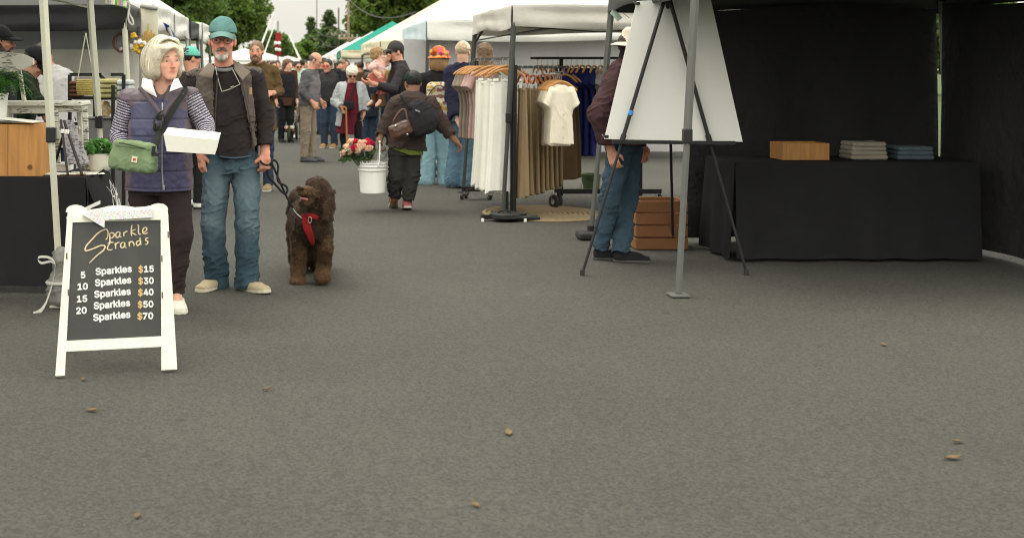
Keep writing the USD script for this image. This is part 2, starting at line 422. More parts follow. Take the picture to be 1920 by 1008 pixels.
def hand(V, w, d, n, thumb, curl=0.4, s=1.0, spread=0.0):
    "a palm with four bent fingers and a thumb; d points along the hand, n is the way the palm faces"
    d = unit(d); n = unit(n - d * (n @ d)); t = np.cross(d, n) * thumb; s = s * 1.0
    V.cone(w, w + d * .035 * s, .027 * s, .028 * s, .02)
    V.rbox(w + d * .062 * s, np.array([.040, .043, .014]) * s, np.stack([t, d, n], 1), .012 * s, .012)
    for i, (o, L) in enumerate(((.031, .072), (.0105, .081), (-.0105, .075), (-.030, .060))):
        p = w + d * (.098 - .006 * (i == 3)) * s + t * o * s; a = 0.25 * curl + .1
        for j, fr in enumerate((.45, .32, .23)):
            a += curl * (0.75 if j == 0 else 0.95)
            q = p + (d * math.cos(a) + n * math.sin(a) + t * (spread * (1.5 - i) * .15)) * L * fr * s
            V.cone(p, q, (.0098 - .0008 * j) * s, (.0092 - .0008 * j) * s, .004); p = q
    p = w + d * .03 * s + t * .034 * s
    q = p + unit(d * .75 + t * .55 + n * (.2 + .5 * curl)) * .042 * s; V.cone(p, q, .0135 * s, .0115 * s, .012)
    V.cone(q, q + unit(d * .9 - t * .1 * curl + n * (.15 + .6 * curl)) * .034 * s, .0112 * s, .0088 * s, .004)
class Person:
    def __init__(s, label, J, head=(0, 0, 0), hs=1.0, h=0.012, skin=(.55, .30, .21), group=None, female=False, name='person'):
        s.J, s.h, s.skin, s.hs, s.fem = J, h, np.asarray(skin, float), hs, female
        s.path = thing(name, label, 'person', J['base'], group)
        s.HF = frame(*head); s.HC = J['head']; s.up = unit(J['neck'] - J['pelvis'])
        s.x = unit(unit(J['shR'] - J['shL']) + unit(J['hpR'] - J['hpL']))
    def hp(s, *p): return s.HC + s.HF @ (np.array(p, float) * s.hs)
    def local(s, v): return ((np.asarray(v) - s.HC) @ s.HF) / s.hs
    def vol(s, keys=None, pad=.2, h=None):
        p = np.array([s.J[k] for k in keys]) if keys else np.array([v for k, v in s.J.items() if k not in ('F', 'H', 'base')])
        return Vol(p.min(0) - pad, p.max(0) + pad, h or s.h)
    def headvol(s, pad=.2, h=None):
        return Vol(s.HC - pad * s.hs, s.HC + pad * s.hs, h or min(s.h, .006))
    def body(s, handL=None, handR=None, h=None, thin=1.0, tints=(), slim=None, jaw=1.0, forearm=.03):
        J, c = s.J, s.hs; V = s.vol(pad=.17, h=h or s.h)
        e = lambda p, r, k=.02, op='add': V.ell(s.hp(*p), np.array(r) * c, s.HF, k * c, op)
        e((0, -.014, .03), (.074, .094, .088)); e((0, .02, -.045), (.060 * jaw, .072, .078), .03); e((0, .066, -.098), (.028 * jaw, .02, .02), .025)
        V.cone(s.hp(-.034, .074, .021), s.hp(.034, .074, .021), .013 * c, .013 * c, .015)
        for q in (-1, 1):
            e((q * .033, .095, .003), (.018, .013, .010), .010, 'sub'); e((q * .041, .058, -.022), (.025, .022, .022), .02)
            e((q * .013, .094, -.033), (.009, .010, .007), .006); e((q * .077, -.008, -.008), (.010, .019, .032), .006)
        for q in (-1, 1):
            V.cone(s.hp(q * .019, .0815, .0075), s.hp(q * .046, .0745, .0065), .0052 * c, .0052 * c, .003 * c); V.cone(s.hp(q * .020, .0805, -.0065), s.hp(q * .045, .0745, -.0055), .0045 * c, .0045 * c, .004 * c)
            V.cone(s.hp(q * .024, .092, -.036), s.hp(q * .040, .078, -.062), .0022 * c, .0022 * c, .006 * c, 'sub')
        V.cone(s.hp(0, .084, .006), s.hp(0, .108, -.029), .008 * c, .0135 * c, .010 * c)
        V.cone(s.hp(-.019, .083, -.059), s.hp(.019, .083, -.059), .0075 * c, .0075 * c, .006 * c); V.cone(s.hp(-.015, .082, -.071), s.hp(.015, .082, -.071), .0085 * c, .0085 * c, .005 * c)
        V.cone(s.hp(-.026, .088, -.0645), s.hp(.026, .088, -.0645), .0028 * c, .0028 * c, .003, 'sub')
        V.cone(s.hp(0, -.022, -.06), J['neck'], .053 * c, .060 * c, .03)
        t = thin * (.86 if s.fem else 1.0)
        V.loft(J['pelvis'], J['neck'], s.x, [(-.06, .10 * t, .08 * t, 0), (.15, .13 * t, .09 * t, 0), (.5, .12 * t, .085 * t, .01), (.82, .14 * t, .08 * t, 0), (1, .06, .055, 0)], .03)
        for q in 'RL':
            V.cone(J['neck'] - s.up * .05, J['sh' + q], .05 * t, .045 * t, .04); V.chain([J['sh' + q], J['el' + q], J['wr' + q]], [.042 * t, .034 * t, forearm], .02)
            V.chain([J['hp' + q], J['kn' + q], J['an' + q]], [.068 * t, .045 * t, .034 * t], .03)
            V.cone(J['an' + q], J['an' + q] * [1, 1, 0] + [0, 0, J['base'][2] + .035] + unit((J['to' + q] - J['an' + q]) * [1, 1, 0]) * .09, .034, .028, .02)
        for q, hd in (('L', handL), ('R', handR)):
            if hd is None:
                d = unit(J['wr' + q] - J['el' + q]); hd = dict(d=d, n=s.x * (1 if q == 'L' else -1), curl=.45)
            if hd == 'none': continue
            n = np.asarray(hd['n'], float); d = unit(hd['d']); th = hd.get('thumb')
            if th is None: th = 1 if np.cross(d, n) @ J['F'][:, 1] > 0 else -1
            hand(V, J['wr' + q], d, n, th, hd.get('curl', .45), c * hd.get('s', .96 if not s.fem else .88), hd.get('spread', 0))
        m = tidy(drop_bits(V.mesh(), .2), 3)
        L = s.local(m.vertices); T = np.repeat(s.skin[None], len(L), 0)
        w = lambda p, r: np.exp(-(((L - p) / r) ** 2).sum(1))
        for p, r, col in ((np.array((0, .09, -.065)), np.array((.024, .03, .011)), s.skin * (.85, .55, .55)),
                          (np.array((0, .11, -.025)), np.array((.02, .03, .018)), s.skin * (1.08, .78, .74)),
                          (np.array((.045, .07, -.03)), np.array((.022, .03, .02)), s.skin * ((1.06, .82, .8) if not s.fem else (1.03, .92, .9))), (np.array((-.045, .07, -.03)), np.array((.022, .03, .02)), s.skin * ((1.06, .82, .8) if not s.fem else (1.03, .92, .9))),
                          (np.array((.033, .09, .002)), np.array((.02, .03, .012)), s.skin * (.8, .72, .72)), (np.array((-.033, .09, .002)), np.array((.02, .03, .012)), s.skin * (.8, .72, .72))) + tuple(tints):
            k = np.clip(w(p, r) * 1.2, 0, .9)[:, None]; T = T * (1 - k) + np.asarray(col) * k
        s.body_path = part('body', m, SKIN, s.path, True, T)
        return s
    def eyes(s, iris=(.05, .06, .06), brow=(.2, .15, .1)):
        for q in (-1, 1):
            c = s.hp(q * .033, .0715, .0015); m = trimesh.creation.icosphere(2, .0118 * s.hs); n = m.vertices / (.0118 * s.hs)
            f = n @ s.HF[:, 1]; T = np.where((f > .80)[:, None], np.array(iris) * .6, np.array((.36, .31, .27)))
            m.apply_translation(c); part('eye', m, EYE, s.path, True, T)
            lid = np.array([s.hp(q * (.033 + a), .0865 - abs(a) * .25, .0125 - a * a * 12) for a in np.linspace(-.017, .017, 7)])
            part('eyebrow', tube(np.array([s.hp(q * (.034 + a), .0915 - abs(a) * .5, .027 + .004 * math.cos(a * 60)) for a in np.linspace(-.02, .022, 7)]), np.array([.002, .0035, .004, .004, .0035, .003, .0015]) * s.hs, 6), mat_tint_hair(brow), s.path, True)
        return s
    def hair(s, col, style='short', h=None, name='hair', vary=.25, seed=1, under=None):
        V = s.headvol(.26, h); c = s.hs
        e = lambda p, r, k=.02, op='add': V.ell(s.hp(*p), np.array(r) * c, s.HF, k * c, op)
        if style == 'short':
            e((0, -.02, .036), (.082, .100, .090)); V.warp(.006, 60, seed)
            V.cut(s.hp(0, .062, .05), s.HF @ unit((0, 1, -.45)), .01); V.cut(s.hp(0, 0, -.035), s.HF @ (0, .25, -1), .01)
            e((0, .06, -.05), (.062, .085, .075), .01, 'sub')
        elif style == 'fringe':                                  # a bald crown with short sides
            e((0, -.02, .02), (.079, .098, .07)); V.cut(s.hp(0, 0, .05), s.HF @ (0, .3, 1), .008); V.cut(s.hp(0, .03, 0), s.HF @ (0, 1, 0), .01); V.cut(s.hp(0, 0, -.05), s.HF @ (0, .2, -1), .01)
        elif style == 'bob':
            e((.0, -.022, .044), (.090, .102, .084)); e((.066, -.030, -.03), (.048, .080, .090), .04); e((-.064, -.030, -.035), (.044, .075, .085), .04); e((0, -.065, -.02), (.085, .07, .10), .03)
            e((.080, .012, .045), (.030, .070, .058), .03); e((-.076, .015, .035), (.024, .060, .06), .03); e((.075, .0, -.075), (.034, .055, .040), .03); e((-.066, .0, -.075), (.028, .045, .04), .03); e((.018, .05, .080), (.068, .055, .028), .03)
            V.warp(.004, 12, seed)
            e((-.006, .108, -.016), (.064, .085, .094), .012, 'sub'); e((0, .08, -.07), (.062, .088, .085), .012, 'sub'); V.cone(s.hp(0, -.02, -.16), s.hp(0, .08, -.10), .06 * c, .055 * c, .02, 'sub')
        elif style == 'long':
            e((0, -.02, .04), (.086, .102, .09)); V.loft(s.hp(0, -.06, -.28), s.hp(0, -.03, .04), s.HF[:, 0], [(0, .07 * c, .03 * c, 0), (.4, .10 * c, .05 * c, 0), (1, .085 * c, .08 * c, 0)], .03)
            V.warp(.012, 30, seed); e((0, .085, -.04), (.056, .09, .10), .015, 'sub')
        elif style == 'wavy':
            e((0, -.02, .045), (.093, .106, .092)); e((0, -.05, -.03), (.082, .07, .06), .03); V.warp(.014, 36, seed); e((0, .09, -.05), (.058, .085, .09), .015, 'sub')
        m = tidy(drop_bits(V.mesh(), .1), 2)
        if style in ('bob', 'long', 'wavy'):
            L = s.local(m.vertices); N = meshkit.arrays(m, True)[2]
            g = np.stack([L[:, 0] * 18 + L[:, 2] * 30, L[:, 1] * 130 + L[:, 2] * 60, np.hypot(L[:, 0], L[:, 1]) * 160], 1)
            m = trimesh.Trimesh(m.vertices + N * (.007 * (meshkit.fbm(g, 2, seed) - .5))[:, None] * s.hs, m.faces, process=False)
        n = meshkit.fbm(s.local(m.vertices) * (70, 70, 22), 3, seed)[:, None]
        T = np.asarray(col) * (1 + vary * 2 * (n - .5))
        if under is not None:
            L = s.local(m.vertices); k = np.clip((-.015 - L[:, 2]) / .06, 0, 1) * np.clip((L[:, 1] + .05) / .06, 0, 1) + np.clip((.075 - np.hypot(L[:, 0], L[:, 2])) / .03, 0, 1) * (L[:, 1] > .02); k = np.clip(k, 0, 1)[:, None] * .75; T = T * (1 - k) + np.asarray(under) * k
        part(name, m, HAIRM, s.path, True, T); s.hair_mesh = m
        return s
    def strands(s, col, n=2500, length=.10, width=.0014, seed=1, sweep=(.25, -.5, -1.0), out=.012):
        "loose hairs that follow the head of hair"
        g = np.random.default_rng(seed); m = s.hair_mesh; v = np.asarray(m.vertices); N = meshkit.arrays(m, True)[2]; i = g.integers(0, len(v), n); i = i[(s.local(v[i])[:, 1] < .06) & (s.local(v[i])[:, 2] > -.06)]; n = len(i)
        p, u = v[i], N[i]; L = s.local(p); f = np.stack([np.sign(L[:, 0]) * sweep[0] + L[:, 0] * 4, np.full(n, sweep[1]), np.full(n, sweep[2]) - (L[:, 2] > .09) * -.6], 1) @ s.HF.T + g.normal(size=(n, 3)) * .18
        f = f - u * (f * u).sum(1, keepdims=True); f /= np.maximum(np.linalg.norm(f, axis=1, keepdims=True), 1e-6); K = 6; ln = (length * g.uniform(.4, 1.0, n))[:, None] * s.hs; Q = []
        for k in range(K):
            t = k / (K - 1); Q.append(p + f * ln * t + u * (.0015 + out * g.uniform(.0, 1.0, n)[:, None] * .25 * math.sin(math.pi * t) ) - u * ln * t * t * .30)
        Q = np.stack(Q, 1).reshape(-1, 3); path = numbered(s.path + '/loose_hair'); c = UsdGeom.BasisCurves.Define(stage, path); c.CreateTypeAttr('linear'); c.CreatePointsAttr(Vt.Vec3fArray.FromNumpy((Q - BASE[s.path]).astype(np.float32)))
        c.CreateCurveVertexCountsAttr(Vt.IntArray.FromNumpy(np.full(n, K, np.int32))); c.CreateWidthsAttr(Vt.FloatArray.FromNumpy(np.tile(np.array([.8, 1, 1, .9, .7, .3]) * width, n).astype(np.float32))); c.SetWidthsInterpolation('vertex')
        UsdShade.MaterialBindingAPI.Apply(c.GetPrim()).Bind(mat('loose_hair_%d' % int(sum(col) * 100), col, .5, ns=40, na=.25, spec=.4)); c.GetPrim().SetCustomDataByKey('kind', 'stuff'); return s
    def beard(s, col, full=False, col2=None):
        V = s.headvol(.2, min(s.h, .005)); c = s.hs
        e = lambda p, r, k=.012, op='add': V.ell(s.hp(*p), np.array(r) * c, s.HF, k * c, op)
        e((0, .068, -.100), (.030, .026, .028))
        for q in (-1, 1):
            V.chain([s.hp(0, .094, -.047), s.hp(q * .02, .088, -.052), s.hp(q * .033, .076, -.070), s.hp(q * .026, .073, -.098)], np.array([.007, .008, .0085, .013]) * c, .008)
            if full: V.chain([s.hp(q * .026, .068, -.10), s.hp(q * .052, .03, -.07), s.hp(q * .066, .01, -.02)], np.array([.02, .018, .009]) * c, .015)
        e((0, .094, -.067), (.021, .02, .0085), .004, 'sub'); V.warp(.003, 120, 3)
        m = tidy(drop_bits(V.mesh(), .15), 1); L = s.local(m.vertices); n = meshkit.fbm(L * 140, 2, 5)[:, None]
        T = np.asarray(col) * (1 + .5 * (n - .5))
        if col2 is not None:
            k = np.clip((-.062 - L[:, 2]) / .02, 0, 1)[:, None] * np.clip(np.abs(L[:, 0]) / .018, .25, 1)[:, None]; T = T * (1 - k) + np.asarray(col2) * k * (1 + .5 * (n - .5))
        part('beard', m, HAIRM, s.path, True, T); return s
    def cap(s, m, brim=None, back=False, dome=(.086, .106, .078), dip=.0, length=.075, z=.032, name='cap', arch=.018):
        V = s.headvol(.2, min(s.h, .006)); c = s.hs
        V.ell(s.hp(0, -.012, z + .004), np.array(dome) * c, s.HF, .01); V.cone(s.hp(0, -.012, z + .01), s.hp(0, -.012, z + .02), .08 * c, .08 * c, .02); V.warp(.004, 14, 7); V.cut(s.hp(0, 0, z - .004), s.HF @ (0, .06, -1), .004)
        cp = part(name, tidy(V.mesh(), 2), m, s.path, True)
        q = -1 if back else 1
        def fn(u, v):
            a = (u - .5) * 2; y = (.022 + .070 * np.sqrt(np.maximum(1 - a * a, 0)) + (v * length) * (1 - .75 * a ** 4)) * q; x = a * .086 * (1 - .16 * v)
            zz = z - .004 + .012 * (1 - v) - arch * a * a - dip * v - .004 * v
            return s.HC + (np.stack([x, y, zz], -1) * c) @ s.HF.T
        part('brim', sheet(fn, 17, 9, .004), brim or m, cp, True)
        top = trimesh.creation.icosphere(1, .007 * c); top.apply_translation(s.hp(0, -.012, z + .008 + dome[2])); part('button', top, m, cp, True)
        return s
    def glasses(s, col=(.03, .02, .02), lens=None, r=.0018, name='glasses'):
        M = mat('spectacle_frame_%d' % int(sum(col) * 999), col, .3, na=0); ms = []
        for q in (-1, 1):
            ring = np.array([s.hp(q * .034 + .026 * math.cos(a) * (1 - .12 * abs(math.sin(a))), .100 - .006 * abs(math.cos(a)), .001 + .019 * math.sin(a)) for a in np.linspace(0, 2 * np.pi, 20, endpoint=False)])
            ms += [tube(ring, r * s.hs, 6, True), tube([s.hp(q * .058, .097, .006), s.hp(q * .075, .05, .008), s.hp(q * .079, -.005, .006)], r * s.hs, 6)]
        ms.append(tube([s.hp(-.009, .1, .004), s.hp(0, .103, .007), s.hp(.009, .1, .004)], r * s.hs, 6))
        g = part(name, cat_mesh(ms), M, s.path, True)
        if lens is not None:
            for q in (-1, 1):
                L = trimesh.creation.icosphere(2, 1.0); L.apply_scale(np.array((.025, .004, .018)) * s.hs); R4 = np.eye(4); R4[:3, :3] = s.HF; R4[:3, 3] = s.hp(q * .034, .099, .001); L.apply_transform(R4)
                part('lens', L, lens, g, True)
        return s
    def locks(s, col, under, seed=1, n=95):
        "a bob of overlapping locks brushed from a side parting"
        g = np.random.default_rng(seed); ms, T = [], []; c = s.hs
        for layer in (0, 1):
            for i in range(n):
                y0 = g.uniform(-.085, .044); sd = 1 if g.uniform() < .58 else -1; o = .004 * layer + g.uniform(-.003, .005); fr = max(0, y0)
                back = g.uniform() < .38
                if back:
                    x = g.uniform(-.075, .085); pts = [(-.02 + x * .3, -.02, .130 + o), (x * .75, -.075, .112 + o), (x, -.118 - o, .040), (x * 1.02, -.120 - o, -.03), (x * .95, -.098, -.085), (x * .85, -.078, -.112)]
                else:
                    w = .100 if sd > 0 else .088
                    pts = [(-.022, y0, .131 + o - 3.5 * y0 * y0), (sd * .045 + (.02 if sd > 0 else -.012), y0 + .012 * (fr > .02), .119 + o - 3.4 * y0 * y0), (sd * (w - .014), min(y0, .030) - .012, .070 + o), (sd * (w + .001 + o), min(y0, .016) - .022, .005), (sd * (w + .002 + o), min(y0, .012) - .020, -.055), (sd * (w - .020), min(y0, .014) - .004, -.105 + g.uniform(-.012, .012))]
                P_ = curve([s.hp(*p) for p in pts], 16) ; P_ = P_ + np.cumsum(g.normal(size=(16, 3)) * .0008, 0) * c; r = np.interp(np.linspace(0, 1, 16), [0, .15, .5, .85, 1], [.005, .010, .0125, .0095, .0025]) * g.uniform(.7, 1.15) * c
                m = tube(P_, r, 12); ms.append(m); k = np.clip((np.repeat(np.linspace(0, 1, 16), 12) - .55) / .45, 0, 1) * (.55 if not back else .3); k = np.r_[k, k[0], k[-1]][:, None]; sh = g.uniform(.80, 1.2); cs = g.uniform(.5, 1.35, 12); sh = sh * np.r_[np.tile(cs, 16), 1, 1][:, None]
                T.append((np.asarray(col) * (1 - k) + np.asarray(under) * k) * sh)
        part('hair_locks', trimesh.util.concatenate(ms), HAIRM, s.path, True, np.concatenate(T)); return s
    # garments -----------------------------------------------------------------
    def top(s, m, name='jacket', grow=1.0, hem=.42, prof=None, sleeve=(.064, .056, .046), cuffs=True, hemflare=0., folds=.010, collar=None, vneck=None, hole=.068, seed=3, h=None, armm=None, tail=.0, fcut=None, sl=('R', 'L'), extra=None, ff=11):
        "a garment for the upper body: hem is the share of the way from pelvis (0) to neck (1) at which it ends (may be negative)"
        J = s.J; V = s.vol(['shR', 'shL', 'elR', 'elL', 'wrR', 'wrL', 'pelvis', 'neck', 'hpR', 'hpL'], .26, h); f = .88 if s.fem else 1.0
        g = grow
        pr = prof or [(-.25, .19 * f * g + hemflare, .135 * g + hemflare * .6, 0), (0, .185 * f * g + hemflare * .6, .135 * g + hemflare * .4, .0), (.3, .172 * f * g, .132 * g, .012), (.62, .185 * f * g, .132 * g, .012), (.84, .185 * f * g, .112 * g, -.004), (.95, .13 * f * g, .088 * g, -.008), (1.02, .075 * g, .07 * g, -.008)]
        pr = [(max(p[0], hem - .02), *p[1:]) for p in pr if p[0] > hem - .35] if hem > pr[0][0] else pr
        pr = [(hem - .02, *pr[0][1:])] + [p for p in pr if p[0] > hem - .02]
        V.loft(J['pelvis'], J['neck'], s.x, pr, .03)
        for q in 'RL':
            if q not in sl: continue
            V.cone(J['neck'] - s.up * .045 - s.HF[:, 1] * 0, J['sh' + q], .062 * g, .060 * g, .05)
            w = J['wr' + q] if cuffs else J['el' + q]
            V.chain([J['sh' + q], J['el' + q], J['wr' + q]], np.array(sleeve) * g, .025)
            d = unit(J['wr' + q] - J['el' + q]); V.cone(w + d * .065, w + d * .30, .13, .13, .004, 'sub')
        if extra: extra(V)
        V.warp(folds * .8, ff, seed); V.warp(folds * .3, ff * 3, seed + 5)
        V.cut(J['pelvis'] + (J['neck'] - J['pelvis']) * hem, -(J['neck'] - J['pelvis']) * 1.0, .006)
        if hole: V.cone(J['neck'] - s.up * .03, J['neck'] + s.up * .2 + s.J['F'][:, 1] * .03, hole, hole * 1.15, .01, 'sub')
        if fcut: fcut(V)
        me = tidy(drop_bits(V.mesh(), .1), 2)
        me = creases(me, folds * 1.0, 10, seed=seed)
        return part(name, me, m, s.path, True, None if m is not STRIPE else s.sleeve_tint(me))
    def sleeve_tint(s, me): return None
    def legs(s, m, name='trousers', r=(.098, .080, .066, .062), folds=.011, top=.12, seed=5, hipw=1.0, ankle=.0, flare=None, h=None, length=1.0, ff=13, fade=None):
        J = s.J; V = s.vol(['hpR', 'hpL', 'knR', 'knL', 'anR', 'anL', 'pelvis'], .25, h); f = hipw
        V.loft(J['pelvis'] - s.up * .06, J['pelvis'] + s.up * (top + .06), s.x, [(0, .158 * f, .118 * f, -.006), (.5, .168 * f, .122 * f, -.006), (1, .155 * f, .112 * f, 0)], .03)
        for q in 'RL':
            sh = unit((J['an' + q] - J['kn' + q])); kn, an = J['kn' + q], J['kn' + q] + (J['an' + q] - J['kn' + q]) * length
            mid = (kn + an) / 2
            V.chain([J['hp' + q], kn, mid, an - [0, 0, ankle]], np.array(r) * f, .02)
        V.warp(folds * .75, ff, seed); V.warp(folds * .3, ff * 2.6, seed + 3)
        me = None
        V.cut(J['pelvis'] + s.up * top, s.up, .006)
        for q in 'RL':
            an = J['kn' + q] + (J['an' + q] - J['kn' + q]) * length; e = an - [0, 0, ankle]
            V.cone(e + unit(an - J['kn' + q]) * .115, e + unit(an - J['kn' + q]) * .3, .11, .11, .004, 'sub')
        me = tidy(drop_bits(V.mesh(), .1), 2); z = np.asarray(me.vertices)[:, 2]; kz, az = (J['knR'][2] + J['knL'][2]) / 2, (J['anR'][2] + J['anL'][2]) / 2
        w = .5 + np.exp(-((z - kz) / .12) ** 2) * .7 + np.exp(-((z - az - .08) / .13) ** 2) * 1.1 + np.exp(-((z - J['pelvis'][2] - .0) / .10) ** 2) * .7
        me = creases(me, folds * .85, 11, (1, 1, 2.4), seed, w); tint = None
        if fade is not None:
            p = np.asarray(me.vertices); n = meshkit.arrays(me, True)[2]; fr = np.clip(n @ J['F'][:, 1], 0, 1) * (np.exp(-((z - kz - .18) / .20) ** 2) + .5 * np.exp(-((z - kz + .02) / .06) ** 2)); fz = np.clip(fr * (.6 + .8 * meshkit.fbm(p * 9, 3, 2)), 0, 1)[:, None]
            tint = np.asarray(fade[0]) * (1 - fz) + np.asarray(fade[1]) * fz
        return part(name, me, m, s.path, True, tint)
    def shoe(s, q, up, sole, L=.285, w=.05, hgt=.075, rise=0.0, high=0.0, toe=None, lift=0.0, h=None):
        "a shoe under ankle q; rise tips it about the ball of the foot, high gives a boot shaft"
        J = s.J; a = J['an' + q]; z0 = J['base'][2] + lift; d = unit((J['to' + q] - a) * [1, 1, 0]); x = np.cross(d, (0, 0, 1))
        o = np.array([a[0], a[1], z0]) - d * .055
        V = Vol(o - .25, o + [.25, .25, .35], h or min(s.h, .007)); z = np.array([0, 0, 1.0]); R = np.stack([x, d, z], 1)
        V.loft(o + z * .03, o + d * L + z * .022, x, [(.02, w * .68, .03, 0), (.15, w * .8, .042, 0), (.35, w * .8, .042, 0), (.65, w, .033, 0), (.85, w * .95, .026, 0), (.97, w * .6, .02, 0)], .015)
        V.cone(o + d * .06 + z * .05, a + z * (.02 + high), .045, .046, .04); V.ell(o + d * L * .48 + z * .045, (w * .72, L * .25, .035), R, .03)
        V.cut(o + z * (.045 + hgt + high), z, .004); V.cone(a + z * (.0 + high), a + z * (.3 + high), .036, .04, .008, 'sub')
        T = V.d.copy(); V.cut(o + z * .020, -z, .003); um = tidy(V.mesh(), 2)
        S = Vol(o - .25, o + [.25, .25, .25], min(s.h, .007))
        S.loft(o + z * .012, o + d * (L + .004) + z * .012, x, [(.0, w * .72, .03, 0), (.15, w * .86, .03, 0), (.35, w * .84, .03, 0), (.65, w * 1.06, .03, 0), (.85, w * 1.0, .03, 0), (.99, w * .55, .03, 0)], .01)
        S.cut(o + z * .024, z, .003); S.cut(o + z * .001, -z, .003); sm = tidy(S.mesh(), 1)
        if rise:
            piv = o + d * L * .72; ang = -math.radians(rise)
            M = trimesh.transformations.rotation_matrix(-ang, -x, piv)
            um.apply_transform(M); sm.apply_transform(M)
        p = part('shoe', um, up, s.path, True); part('sole', sm, sole, p, True)
        return p
STRIPE = object()
def mat_tint_hair(c):
    return mat('brow_%02d%02d%02d' % tuple(int(min(v, .99) * 99) for v in c), c, .6, ns=60, na=.2)
# ------------------------------------------------------------------ the street
def road_material():
    n = {'tc': ('texture_coordinate', {}),
         'a': ('noise_texture', {'scale': 0.35, 'detail': 8, 'roughness': 0.62}), 'b': ('noise_texture', {'scale': 38.0, 'detail': 5, 'roughness': 0.8}),
         'v': ('voronoi_texture', {'scale': 95.0}), 'f': ('noise_texture', {'scale': 150.0, 'detail': 4, 'roughness': .85}), 'vs': ('separate_color', {}),
         'c1': ('rgb_ramp', {'ramp': [(0.28, (.056, .055, .0485)), (0.5, (.067, .0655, .0575)), (0.74, (.079, .077, .067))]}),
         'm2': ('map_range', {'from_min': .3, 'from_max': .7, 'to_min': .88, 'to_max': 1.12}), 'm3': ('map_range', {'from_min': .3, 'from_max': .7, 'to_min': .76, 'to_max': 1.24}), 'm4': ('map_range', {'from_min': 0, 'from_max': 1, 'to_min': .72, 'to_max': 1.3}),
         's1': ('vector_math', {'math_type': 'scale'}), 's2': ('vector_math', {'math_type': 'scale'}), 's4': ('vector_math', {'math_type': 'scale'}),
         'g': ('voronoi_texture', {'scale': 1.7}), 'gn': ('noise_texture', {'scale': 9, 'detail': 3}), 'gm': ('mix_vector', {'fac': .05}), 'gr': ('map_range', {'from_min': .035, 'from_max': .06, 'to_min': .66, 'to_max': 1.0, 'clamp': True}), 's3': ('vector_math', {'math_type': 'scale'}),
         'mu': ('math', {'math_type': 'add'}), 'bu': ('bump', {'strength': .9, 'distance': .006}), 'p': ('principled_bsdf', {'roughness': .85, 'specular_ior_level': .25})}
    l = [('tc.object', k + '.vector') for k in ('a', 'b', 'v', 'f', 'gn')] + [('tc.object', 'gm.a'), ('gn.color', 'gm.b'), ('gm.result', 'g.vector'),
         ('a.fac', 'c1.fac'), ('b.fac', 'm2.value'), ('f.fac', 'm3.value'), ('c1.color', 's1.vector1'), ('m2.result', 's1.scale'), ('s1.vector', 's2.vector1'), ('m3.result', 's2.scale'),
         ('v.color', 'vs.color'), ('vs.r', 'm4.value'), ('s2.vector', 's4.vector1'), ('m4.result', 's4.scale'), ('g.distance', 'gr.value'), ('s4.vector', 's3.vector1'), ('gr.result', 's3.scale'),
         ('s3.vector', 'p.base_color'), ('v.distance', 'mu.value1'), ('f.fac', 'mu.value2'), ('mu.value', 'bu.height'), ('bu.normal', 'p.normal')]
    return usdkit.material(stage, '/World/Looks/asphalt', n, l, surface='p.BSDF')
ROAD = road_material()
GRASS = mat('verge_grass', (.06, .085, .03), .95, ns=2.5, na=.3, bs=40, bd=.02)
single('ground', trimesh.Trimesh([(-400, -60, -.012), (400, -60, -.012), (400, 700, -.012), (-400, 700, -.012)], [(0, 1, 2), (0, 2, 3)], process=False), GRASS, kind='structure')
single('road', sheet(lambda u, v: np.stack([-9 + 20 * u - 0.024 * (v * 330 - 30), v * 330 - 30, 0 * u], -1), 9, 40), ROAD, kind='structure')

# grit and a few dry leaves, as any street has
g_ = np.random.default_rng(12); ms_ = []
for k in range(900):
    y = g_.uniform(3.6, 13) ; x = g_.uniform(-.40, .62) * y * 1.0 + .35; r = g_.uniform(.0015, .005)
    m_ = trimesh.creation.icosphere(0, r); m_.apply_scale((1, g_.uniform(.6, 1.3), .6)); m_.apply_translation((x, y, r * .4)); ms_.append(m_)
single('road_grit', cat_mesh(ms_), mat('grit', (.12, .115, .10), .9, ns=90, na=.6), 'loose grit and small stones scattered over the road', 'grit', kind='stuff')
LF = mat('dry_leaf', (.15, .10, .045), .8, ns=30, na=.35)
for k in range(9):
    y = g_.uniform(3.95, 6.6); x = g_.uniform(-.2, .52) * y; a = g_.uniform(0, 6.28); L = g_.uniform(.018, .034)
    def lf(u, v, x=x, y=y, a=a, L=L):
        s_, w_ = (u - .5) * 2 * L, (v - .5) * L * .9 * np.sin(np.pi * np.clip(u, .03, .97)); return np.stack([x + s_ * math.cos(a) - w_ * math.sin(a), y + s_ * math.sin(a) + w_ * math.cos(a), .006 + .010 * np.abs(v - .5) + .006 * u * u], -1)
    single('dry_leaf', sheet(lf, 7, 5, .001), LF, 'small dry leaf lying on the open road', 'leaf', 'dry leaves scattered on the open road', base=(x, y, 0))
